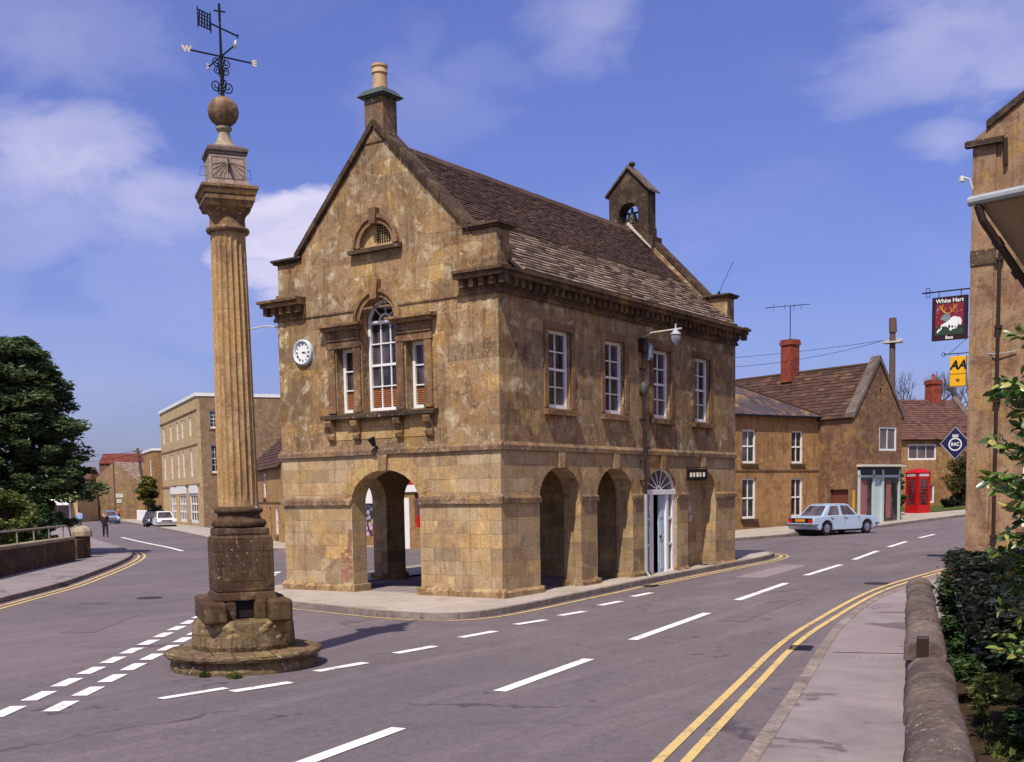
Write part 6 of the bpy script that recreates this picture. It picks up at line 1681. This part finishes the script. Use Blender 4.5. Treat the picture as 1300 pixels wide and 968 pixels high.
for o in ((1.0, 2.0, 2.7, 4.2), (3.2, 4.2, 2.7, 4.2)): sash(F, *o, hq, 2, 2, .05, .14, glass='glass2')
q = MB(); q.box(2.9, 4.2, .03, .07, -.1, 2.2, P=F); q.build('door', M['white'], hq)
hw2, (F, Rr, B, Lf) = house('white_shop', 'white fronted shop with awning beyond the evergreen tree', (60.5, 114.2, 0), math.atan2(-8, 5), 6.5, 6, 4.2, 'buff', [Op(.8, 5.6, .3, 2.2), Op(1.2, 4.8, 2.8, 3.9)], roof='flat')
sash(F, .8, 5.6, .3, 2.2, hw2, 3, 1, .05, .2, glass='glass2'); sash(F, 1.2, 4.8, 2.8, 3.9, hw2, 3, 1, .05, .2, glass='glass2')
q = MB(); q.hexa([F(.5, -1.2, 2.1), F(5.9, -1.2, 2.1), F(5.9, 0, 2.2), F(.5, 0, 2.2), F(.5, -1.2, 2.2), F(5.9, -1.2, 2.2), F(5.9, 0, 2.8), F(.5, 0, 2.8)]); q.build('awning', M['white'], hw2)
q = MB(); q.box(0, 6.5, -.03, 0, 2.85, 4.19, P=F) if False else q.box(0, 1.1, -.04, 0, 2.8, 4.1, P=F); q.box(4.9, 6.5, -.04, 0, 2.8, 4.1, P=F); q.build('painted_panel', M['white'], hw2)
# poles
def pole(label, x, y, h, lean, r=.13, arms=True):
    t = thing('telegraph_pole', label, 'telegraph pole', (x, y, 0)); q = MB()
    q.tube([(0, 0, 0), (lean[0]*.5, lean[1]*.5, h*.5), (lean[0], lean[1], h)], [r, r*.9, r*.75], 8); q.build('pole', M['oldwood'], t)
    if arms:
        a = MB()
        for z in (h-.4, h-.9, h-1.4): a.box(lean[0]-.1, lean[0]+.1, lean[1]-.75, lean[1]+.75, z, z+.12)
        a.build('cross_arm', M['oldwood'], t)
    return t
pole('slim dark pole standing before the far brown gable', 64.4, 102.0, 7.4, (0, 0), .1, False)
p2 = pole('leaning telegraph pole with cross arms beside the parked cars', 65.6, 97.4, 8.5, (-.5, .9), .2)
q = MB(); wire(q, (-.5, .9, 8.3), (-22, -10, 8.6), 1.0, .02); wire(q, (-.5, .9, 8.0), (-2, 22, 7.6), .7, .02); q.build('wires', M['black'], p2)
tree('ornamental_tree', 'small green and yellow tree beside the leaning telegraph pole', 62.6, 93.6, 5.2, [(0, .6), (.4, 1.3), (.8, 1.2), (1, .4)], 42, 90, .13, 'leaf_autumn', 61, hb=2.0, clump=.7, trunk_r=.12)
bush('dark_bush', 'dark purple-brown bush left of the three-storey block', 60.9, 90.3, 0, 1.0, 1.0, 1.2, 24, 110, .12, 'leaf_hedge_shade', 62)
for k in range(7):
    t = thing('bollard', 'white wooden post in the short row beyond the parked cars', 'post', (68.6-.85*k, 103.4-1.45*k, .02), group='white posts beyond the parked cars')
    q = MB(); q.tube([(0, 0, 0), (0, 0, 1.25)], .13, 8); q.tube([(0, 0, 1.25), (0, 0, 1.32)], [.14, .04], 8); q.build('post_shaft', M['white'], t)

# ================================================================== cars
def car(name, label, loc, rotz, paint, Lc=4.1, Wc=1.6, Hc=1.4, cat='car', rear_panel='black', estate=False, group=None):
    """+x is the front"""
    t = thing(name, label, cat, loc, rotz, group)
    body = plain('car_paint_'+name, paint, .25, 0, .6, var=.03, dirt_amt=.05)
    wr = .3; xr, xf = -Lc/2+.85, Lc/2-.75; hw = Wc/2
    zb = .86
    def arch(cx, rev=False):
        pts = [(cx+(wr+.07)*math.cos(a), .3+(wr+.07)*math.sin(a)) for a in [R(-12)+(math.pi+R(24))*k/10 for k in range(11)]]
        return pts[::-1]
    out = [(-Lc/2+.06, .3), ]+arch(xr)+arch(xf)+[(Lc/2-.08, .28), (Lc/2, .42), (Lc/2-.01, .66), (Lc/2-.12, .8), (Lc/2-.9, zb-.0), (-.2, zb+.03), (-Lc/2+1.1, zb+.02), (-Lc/2+.25, zb-.03), (-Lc/2+.02, .76), (-Lc/2, .5)]
    q = MB()
    P1 = lambda u, d, z: (u, (hw-.0-.06*max(0, (z-.6))/.3)*d, z)
    bm_out = out
    a = [(u, -(hw-(.07 if z > .75 else (.05 if z < .35 else 0))), z) for u, z in out]; b = [(u, -y, z) for u, y, z in a]
    q.poly(a); q.poly(b[::-1])
    for i in range(len(out)):
        j = (i+1) % len(out); q.poly([a[j], a[i], b[i], b[j]])
    bo = q.build('body', body, t, merge=True, bevel=.035, seg=3, smooth=True)
    # greenhouse
    x0, x1, x2, x3 = -Lc/2+(.25 if estate else .62), -Lc/2+(.5 if estate else 1.15), .35, .92
    g = MB(); yb, yt = hw-.1, hw-.24
    zt = Hc
    bot = [(x0, -yb, zb-.02), (x3, -yb, zb-.02), (x3, yb, zb-.02), (x0, yb, zb-.02)]
    top = [(x1, -yt, zt-.03), (x2, -yt, zt-.02), (x2, yt, zt-.02), (x1, yt, zt-.03)]
    g.hexa(bot+top); g.build('cabin', body, t, bevel=.05, seg=3, smooth=True)
    r_ = MB(); r_.hexa([(x1-.02, -yt-.0, zt-.035), (x2+.02, -yt-.0, zt-.03), (x2+.02, yt, zt-.03), (x1-.02, yt, zt-.035), (x1+.15, -yt+.15, zt+.02), (x2-.12, -yt+.15, zt+.02), (x2-.12, yt-.15, zt+.02), (x1+.15, yt-.15, zt+.02)]); r_.build('roof', body, t, smooth=True, bevel=.02)
    V = lambda p: Vector(p)
    def quad(m, c, ins, push, name_):
        c = [V(p) for p in c]; n = (c[1]-c[0]).cross(c[3]-c[0]).normalized(); cen = sum(c, Vector())/4
        cp = []
        for p in c: cp.append(p+(cen-p).normalized()*ins)
        if n.dot(cen-Vector((0, 0, .9))) < 0: n = -n
        w = MB(); w.poly([p+n*push for p in cp]); return w.build(name_, m, t)
    quad(M['glasscar'], [bot[0], bot[3], top[3], top[0]], .11, .006, 'rear_window')
    quad(M['glasscar'], [bot[1], bot[2], top[2], top[1]], .11, .006, 'windscreen')
    for sgn in (0, 1):
        B0, B1, T0, T1 = (bot[0], bot[1], top[0], top[1]) if not sgn else (bot[3], bot[2], top[3], top[2])
        B0, B1, T0, T1 = map(V, (B0, B1, T0, T1)); m1 = .50
        quad(M['glasscar'], [B0.lerp(B1, .12), B0.lerp(B1, m1-.02), T0.lerp(T1, m1-.02), T0.lerp(T1, .06)], .07, .006, 'side_window')
        quad(M['glasscar'], [B0.lerp(B1, m1+.02), B0.lerp(B1, .93), T0.lerp(T1, .96), T0.lerp(T1, m1+.02)], .07, .006, 'side_window')
    for x in (xr, xf):
        for sy in (-1, 1):
            w = MB(); w.v = []; prof = [(.02, -.0), (.19, 0), (.2, .01), (.29, .02), (.3, .04), (.3, .14), (.28, .16), (.02, .16)]
            i0 = 0; n = 24
            for (r, d) in prof:
                for k in range(n):
                    a_ = 2*math.pi*k/n; w.v.append((x+r*math.cos(a_), sy*(hw-.01-d), .3+r*math.sin(a_)))
            for i in range(len(prof)-1):
                for k in range(n):
                    k2 = (k+1) % n; w.f.append((i*n+k, i*n+k2, (i+1)*n+k2, (i+1)*n+k)); w.mi.append(0)
            wo_ = w.build('wheel', M['rubber'], t, smooth=True)
            h_ = MB(); prof = [(.001, -.02), (.08, -.015), (.1, .0), (.17, -.008), (.19, .003)]
            for (r, d) in prof:
                for k in range(n):
                    a_ = 2*math.pi*k/n; h_.v.append((x+r*math.cos(a_), sy*(hw-.01-d), .3+r*math.sin(a_)))
            for i in range(len(prof)-1):
                for k in range(n):
                    k2 = (k+1) % n; h_.f.append((i*n+k, i*n+k2, (i+1)*n+k2, (i+1)*n+k)); h_.mi.append(0)
            h_.build('hubcap', M['chrome'], wo_, smooth=True)
    for nm, x, s_ in (('rear_bumper', -Lc/2, -1), ('front_bumper', Lc/2, 1)):
        w = MB(); xx = sorted((x-.0*s_, x+.06*s_)); w.box(xx[0], xx[1], -hw+.04, hw-.04, .42, .52)
        for sy in (-1, 1): w.box(*sorted((x-.25*s_, x+.05*s_)), *sorted((sy*(hw-.04), sy*(hw+.02))), .42, .52)
        w.build(nm, M['chrome'], t, bevel=.015)
    w = MB(); w.box(-Lc/2-.012, -Lc/2+.03, -hw+.12, hw-.12, .58, .78); w.build('rear_panel', M[rear_panel] if rear_panel in M else body, t, bevel=.005)
    w = MB(); w.box(-Lc/2-.03, -Lc/2-.012, -.28, .28, .62, .74); w.build('number_plate', M['plate'], t)
    for sy in (-1, 1):
        w = MB(); w.box(-Lc/2-.02, -Lc/2+.04, *sorted((sy*(hw-.32), sy*(hw-.1))), .58, .72); w.build('tail_light', M['red'], t, bevel=.01)
        w = MB(); w.v = []
        w.tube([(Lc/2-.02, sy*(hw-.26), .64), (Lc/2+.03, sy*(hw-.26), .64)], .1, 16); w.build('headlight', M['white'], t)
        w = MB(); w.box(-.1, .06, *sorted((sy*(hw-.0), sy*(hw+.02))), .74, .77); w.box(-1.0, -.86, *sorted((sy*(hw-.0), sy*(hw+.02))), .74, .77); w.build('door_handle', M['chrome'], t)
        w = MB()
        for x in (-.13, .82, -.98): w.box(x-.006, x+.006, *sorted((sy*(hw-.03), sy*(hw+.003))), .34, .83)
        w.build('door_seam', M['dark'], t)
    w = MB(); w.box(Lc/2-.02, Lc/2+.012, -hw+.4, hw-.4, .54, .72); w.build('grille', M['chrome'], t)
    w = MB(); w.box(-Lc/2+.4, Lc/2-.4, -hw+.1, hw-.1, .16, .32); w.build('underside', M['dark'], t)
    return t
car('saloon_car', 'pale blue saloon car parked tail toward us by the shop, amber number plate', (31.0, 3.55, .37), R(-22), '#a0b0c2', Lc=4.25, Wc=1.62, Hc=1.38)
car('saloon_car', 'white saloon car parked nose toward us before the three-storey block', (46.6, 70.6, 0), R(-122), '#dcdcd8', Lc=4.4, Wc=1.7, Hc=1.45)
car('small_car', 'dark blue car parked beside the white saloon on the left', (48.9, 75.2, 0), R(-122), '#22283c', Lc=3.8, Wc=1.55, Hc=1.4)
car('small_car', 'light blue car parked in front of the far brown gable', (57.6, 93.6, 0), R(-118), '#7c9cc4', Lc=3.8, Wc=1.55, Hc=1.4)

# ================================================================== people
def skin(name, verts, edges, radii, mat, parent, sub=2, root=0):
    me = bpy.data.meshes.new(name); me.from_pydata(verts, edges, []); me.materials.append(mat)
    o = bpy.data.objects.new(name, me); COL.objects.link(o); o.parent = parent
    me.skin_vertices.new() if hasattr(me.skin_vertices, 'new') and not me.skin_vertices else None
    bm = bmesh.new(); bm.from_mesh(me); lay = bm.verts.layers.skin.verify(); bm.verts.ensure_lookup_table()
    for i, v in enumerate(bm.verts):
        v[lay].radius = radii[i] if isinstance(radii[i], tuple) else (radii[i], radii[i]); v[lay].use_root = (i == root)
    bm.to_mesh(me); bm.free()
    m = o.modifiers.new('skin', 'SKIN'); m.use_smooth_shade = True
    s = o.modifiers.new('sub', 'SUBSURF'); s.levels = sub; s.render_levels = sub
    return o
def person(label, loc, rotz, top, legs, hairm='hair', stride=.25, H=1.72, arm=.12, bag=None, coat=.0):
    """facing +x"""
    k = H/1.72; t = thing('person', label, 'person', loc, rotz)
    S = lambda p: tuple(c*k for c in p)
    st = stride
    J = [(0, 0, .95), (0, 0, 1.12), (0, 0, 1.38), (.01, 0, 1.5), (.02, 0, 1.6), (.03, 0, 1.68),
         (0, .17, 1.4), (-.03+arm*.2, .22, 1.14), (arm, .2, .92), (arm+.05, .19, .84),
         (0, -.17, 1.4), (-.03-arm*.3, -.22, 1.14), (-arm*.6, -.2, .92), (-arm*.5, -.19, .84),
         (0, .09, .9), (st*.45, .1, .5), (st*.6, .1, .09), (st*.6+.16, .11, .04),
         (0, -.09, .9), (-st*.2, -.1, .5), (-st*.8, -.1, .12), (-st*.8+.15, -.11, .05)]
    E = [(0, 1), (1, 2), (2, 3), (3, 4), (4, 5), (2, 6), (6, 7), (7, 8), (8, 9), (2, 10), (10, 11), (11, 12), (12, 13), (0, 14), (14, 15), (15, 16), (16, 17), (0, 18), (18, 19), (19, 20), (20, 21)]
    Rd = [.1, .09, .1, .055, .09, .085, .055, .045, .032, .03, .055, .045, .032, .03, .085, .06, .04, .035, .085, .06, .04, .035]
    skin('body', [S(p) for p in J], E, [r*k for r in Rd], M['skin'], t)
    idx = [1, 2, 6, 7, 8, 10, 11, 12, 0]; mp = {v: i for i, v in enumerate(idx)}
    E2 = [(mp[a], mp[b]) for a, b in E if a in mp and b in mp]
    skin('jacket', [S(J[i]) for i in idx], E2, [(.15*k, .19*k), (.15*k, .2*k), .075*k, .062*k, .048*k, .075*k, .062*k, .048*k, (.15*k, .18*k)], M[top], t)
    idx = [0, 14, 15, 16, 18, 19, 20]; mp = {v: i for i, v in enumerate(idx)}
    E2 = [(mp[a], mp[b]) for a, b in E if a in mp and b in mp]
    skin('trousers', [S(J[i]) for i in idx], E2, [(.14*k, .17*k), .105*k, .08*k, .06*k, .105*k, .08*k, .06*k], M[legs], t)
    q = MB(); q.lathe([(.03, -.11), (.085, -.06), (.1, 0), (.09, .06), (.05, .1), (.01, .115)], 14); o = q.build('hair', M[hairm], t, smooth=True); o.location = S((.0, 0, 1.66)); o.scale = (1.05, .95, .9)
    f = MB(); f.tube([(.105, 0, 1.625), (.13, 0, 1.6)], [.012, .018], 6)
    for sy in (-.035, .035): f.tube([(.105, sy, 1.645), (.112, sy, 1.645)], .011, 6)
    f.tube([(.1, -.03, 1.565), (.1, .03, 1.565)], .008, 5); fo_ = f.build('face', M['skin'], t); fo_.scale = (k, k, k)
    for i, j in ((16, 17), (20, 21)):
        q = MB(); a, b = Vector(S(J[i])), Vector(S(J[j])); q.tube([a+Vector((-.05, 0, -.03)), a.lerp(b, .5), b+Vector((.05, 0, -.01))], [.045, .05, .03], 8); q.build('shoe', M['black'], t, smooth=True)
    if bag:
        q = MB(); q.box(arm+.0, arm+.22, .24, .32, .5, .78); q.tube([(arm+.03, .28, .78), (arm+.1, .26, .86), (arm+.18, .28, .78)], .01, 5); q.build('bag', M[bag], t, bevel=.02)
    return t
person('person in dark jacket and trousers walking toward us on the left footway', (25.1, 49.2, .12), R(-122), 'cloth_dk', 'cloth_dk2', 'greyhair', .3)
person('person in a pale blue shirt behind the bridge wall, near the far street', (39.6, 73.0, .0), R(60), 'cloth_blue', 'cloth_green', 'hair', .1)
person('person in orange top standing at the slim pole before the far gable', (63.8, 100.6, 0), R(-130), 'cloth_or', 'cloth_dk', 'hair', .05)

# ================================================================== distant hills, tree line
rgn = random.Random(88)
for k, (x, y, h, lab) in enumerate(((150, 60, 9, 'distant round tree low on the horizon behind the houses on the right'), (128, 190, 9, 'distant dark tree beyond the red roofs'), (118, 158, 7.5, 'distant dark tree showing beside the leaning pole'))):
    tree('distant_tree', lab, x, y, h, [(0, 2), (.4, 3.4), (.8, 2.6), (1, .8)], 60, 90, .3, 'leaf_dark', 90+k, hb=2, clump=1.1, trunk_r=.3)

# ================================================================== world, sun, camera
AZ, EL = R(15.6), R(56)
tr = Vector((math.cos(AZ)*math.cos(EL), math.sin(AZ)*math.cos(EL), -math.sin(EL)))
sd_ = bpy.data.lights.new('sun', 'SUN'); sd_.energy = 4.9; sd_.angle = R(.53); sd_.color = (1, .93, .82)
so3 = bpy.data.objects.new('sun', sd_); COL.objects.link(so3); so3.rotation_euler = tr.to_track_quat('-Z', 'Y').to_euler()
wd_ = bpy.data.worlds.new('World'); SC.world = wd_; wd_.use_nodes = True
nt = wd_.node_tree; N = nt.nodes; Lk = nt.links
bg = N['Background']
sky = N.new('ShaderNodeTexSky'); sky.sky_type = 'NISHITA'; sky.sun_disc = False
sky.sun_elevation = EL; sky.sun_rotation = math.atan2(-tr.x, -tr.y); sky.air_density = 1.0; sky.dust_density = 1.2; sky.ozone_density = 1.0
tc = N.new('ShaderNodeTexCoord')
def vm(op, a, b=None):
    n = N.new('ShaderNodeVectorMath'); n.operation = op
    for i, v in enumerate((a, b)):
        if v is None: continue
        if isinstance(v, bpy.types.NodeSocket): Lk.new(v, n.inputs[i])
        else: n.inputs[i].default_value = v
    return n
def mm(op, a, b=0.):
    n = N.new('ShaderNodeMath'); n.operation = op
    for i, v in enumerate((a, b)):
        if isinstance(v, bpy.types.NodeSocket): Lk.new(v, n.inputs[i])
        else: n.inputs[i].default_value = v
    return n.outputs[0]
def mr(v, a, b, c=0., d=1., sm=True):
    n = N.new('ShaderNodeMapRange'); n.interpolation_type = 'SMOOTHSTEP' if sm else 'LINEAR'
    Lk.new(v, n.inputs['Value'])
    for k, x in (('From Min', a), ('From Max', b), ('To Min', c), ('To Max', d)): n.inputs[k].default_value = x
    return n.outputs[0]
dirn = vm('NORMALIZE', tc.outputs['Generated']).outputs[0]
mp_ = N.new('ShaderNodeMapping'); Lk.new(dirn, mp_.inputs[0]); mp_.inputs['Scale'].default_value = (1, 1, 2.0)
def nz(scale, det, rough, dist=0., loc=(0, 0, 0)):
    m_ = N.new('ShaderNodeMapping'); Lk.new(mp_.outputs[0], m_.inputs[0]); m_.inputs['Location'].default_value = loc
    n = N.new('ShaderNodeTexNoise'); Lk.new(m_.outputs[0], n.inputs['Vector']); n.inputs['Scale'].default_value = scale
    n.inputs['Detail'].default_value = det; n.inputs['Roughness'].default_value = rough; n.inputs['Distortion'].default_value = dist
    return n.outputs['Fac']
n1 = nz(9, 8, .58, .3); n2 = nz(4, 6, .55, .4, (3, 1, 2))
tot = None
#          direction, angular size, strength, softness
for d_, ang, stg in (((.69, .685, .215), .085, 1.35), ((.675, .70, .19), .07, 1.0), ((.60, .76, .235), .085, .6), ((.548, .795, .261), .10, .75), ((.53, .80, .22), .10, .4), ((.914, .243, .33), .12, .5), ((.93, .2, .30), .08, .5), ((.802, .476, .365), .07, .38), ((.529, .78, .34), .10, .3), ((.626, .759, .18), .14, .22), ((.93, .246, .26), .05, .4), ((.76, .61, .33), .09, .18), ((.52, .85, .1), .2, .18)):
    dv = Vector(d_).normalized()
    df_ = vm('SUBTRACT', dirn, tuple(dv)); sc_ = vm('MULTIPLY', df_.outputs[0], (1, 1, 1.7)); ln_ = vm('LENGTH', sc_.outputs[0]).outputs['Value']
    edge = mm('ADD', ln_, mm('MULTIPLY', mm('SUBTRACT', n1, .5), ang*2.4))
    f_ = mm('MULTIPLY', mr(edge, ang*(.95 if stg < .9 else .8), ang*(.2 if stg < .9 else .45)), stg)
    tot = f_ if tot is None else mm('MAXIMUM', tot, f_)
wisp = mm('MULTIPLY', mr(n2, .5, .8), .12)
tot = mm('MAXIMUM', tot, wisp)
dt_ = vm('DOT_PRODUCT', dirn, (.818, .575, 0.)).outputs['Value']
tot = mm('MAXIMUM', tot, mm('MULTIPLY', mm('MULTIPLY', mr(dt_, .45, .1), mr(n2, .42, .58)), .9))  # unseen clouds added outside the view for neutral fill light
tex = mr(n1, .3, .7, .55, 1.0); tot = mm('MULTIPLY', tot, tex)
tint = N.new('ShaderNodeMix'); tint.data_type = 'RGBA'; tint.blend_type = 'MULTIPLY'; tint.inputs[0].default_value = 1.
Lk.new(sky.outputs[0], tint.inputs[6]); tint.inputs[7].default_value = (.86, .84, 1.46, 1)
sx_ = N.new('ShaderNodeSeparateXYZ'); Lk.new(dirn, sx_.inputs[0])
gr = N.new('ShaderNodeMix'); gr.data_type = 'RGBA'; Lk.new(mr(sx_.outputs[2], .0, .42, 0, 1, False), gr.inputs[0])
gr.inputs[6].default_value = (.76, .78, .74, 1); gr.inputs[7].default_value = (1.0, .98, 1.0, 1)
t2_ = N.new('ShaderNodeMix'); t2_.data_type = 'RGBA'; t2_.blend_type = 'MULTIPLY'; t2_.inputs[0].default_value = 1.; Lk.new(tint.outputs[2], t2_.inputs[6]); Lk.new(gr.outputs[2], t2_.inputs[7]); tint = t2_
mixc = N.new('ShaderNodeMix'); mixc.data_type = 'RGBA'; Lk.new(tot, mixc.inputs[0]); Lk.new(tint.outputs[2], mixc.inputs[6]); mixc.inputs[7].default_value = (6.9, 6.6, 8.6, 1)
Lk.new(mixc.outputs[2], bg.inputs[0]); bg.inputs[1].default_value = .1

f_, cy_, pitch, roll, yaw = 1466., 767., .0941, -.0167, .6127
fw = Vector((math.cos(yaw)*math.cos(pitch), math.sin(yaw)*math.cos(pitch), -math.sin(pitch)))
rt = Vector((math.sin(yaw), -math.cos(yaw), 0)); upv = rt.cross(fw)
r2 = rt*math.cos(roll)+upv*math.sin(roll); u2 = -rt*math.sin(roll)+upv*math.cos(roll)
cam = bpy.data.cameras.new('camera'); cam.sensor_width = 36; cam.sensor_fit = 'HORIZONTAL'; cam.lens = f_/1300*36
cam.shift_y = (cy_-484)/1300; cam.clip_start = .1; cam.clip_end = 4000
cob = bpy.data.objects.new('camera', cam); COL.objects.link(cob)
cob.matrix_world = Matrix(((r2.x, u2.x, -fw.x, -20.70), (r2.y, u2.y, -fw.y, -14.79), (r2.z, u2.z, -fw.z, 2.4), (0, 0, 0, 1)))
SC.camera = cob
SC.render.engine = 'CYCLES'
SC.view_settings.view_transform = 'Standard'; SC.view_settings.look = 'None'; SC.view_settings.exposure = .1; SC.view_settings.gamma = 1
SC.render.resolution_x, SC.render.resolution_y = 1024, 762
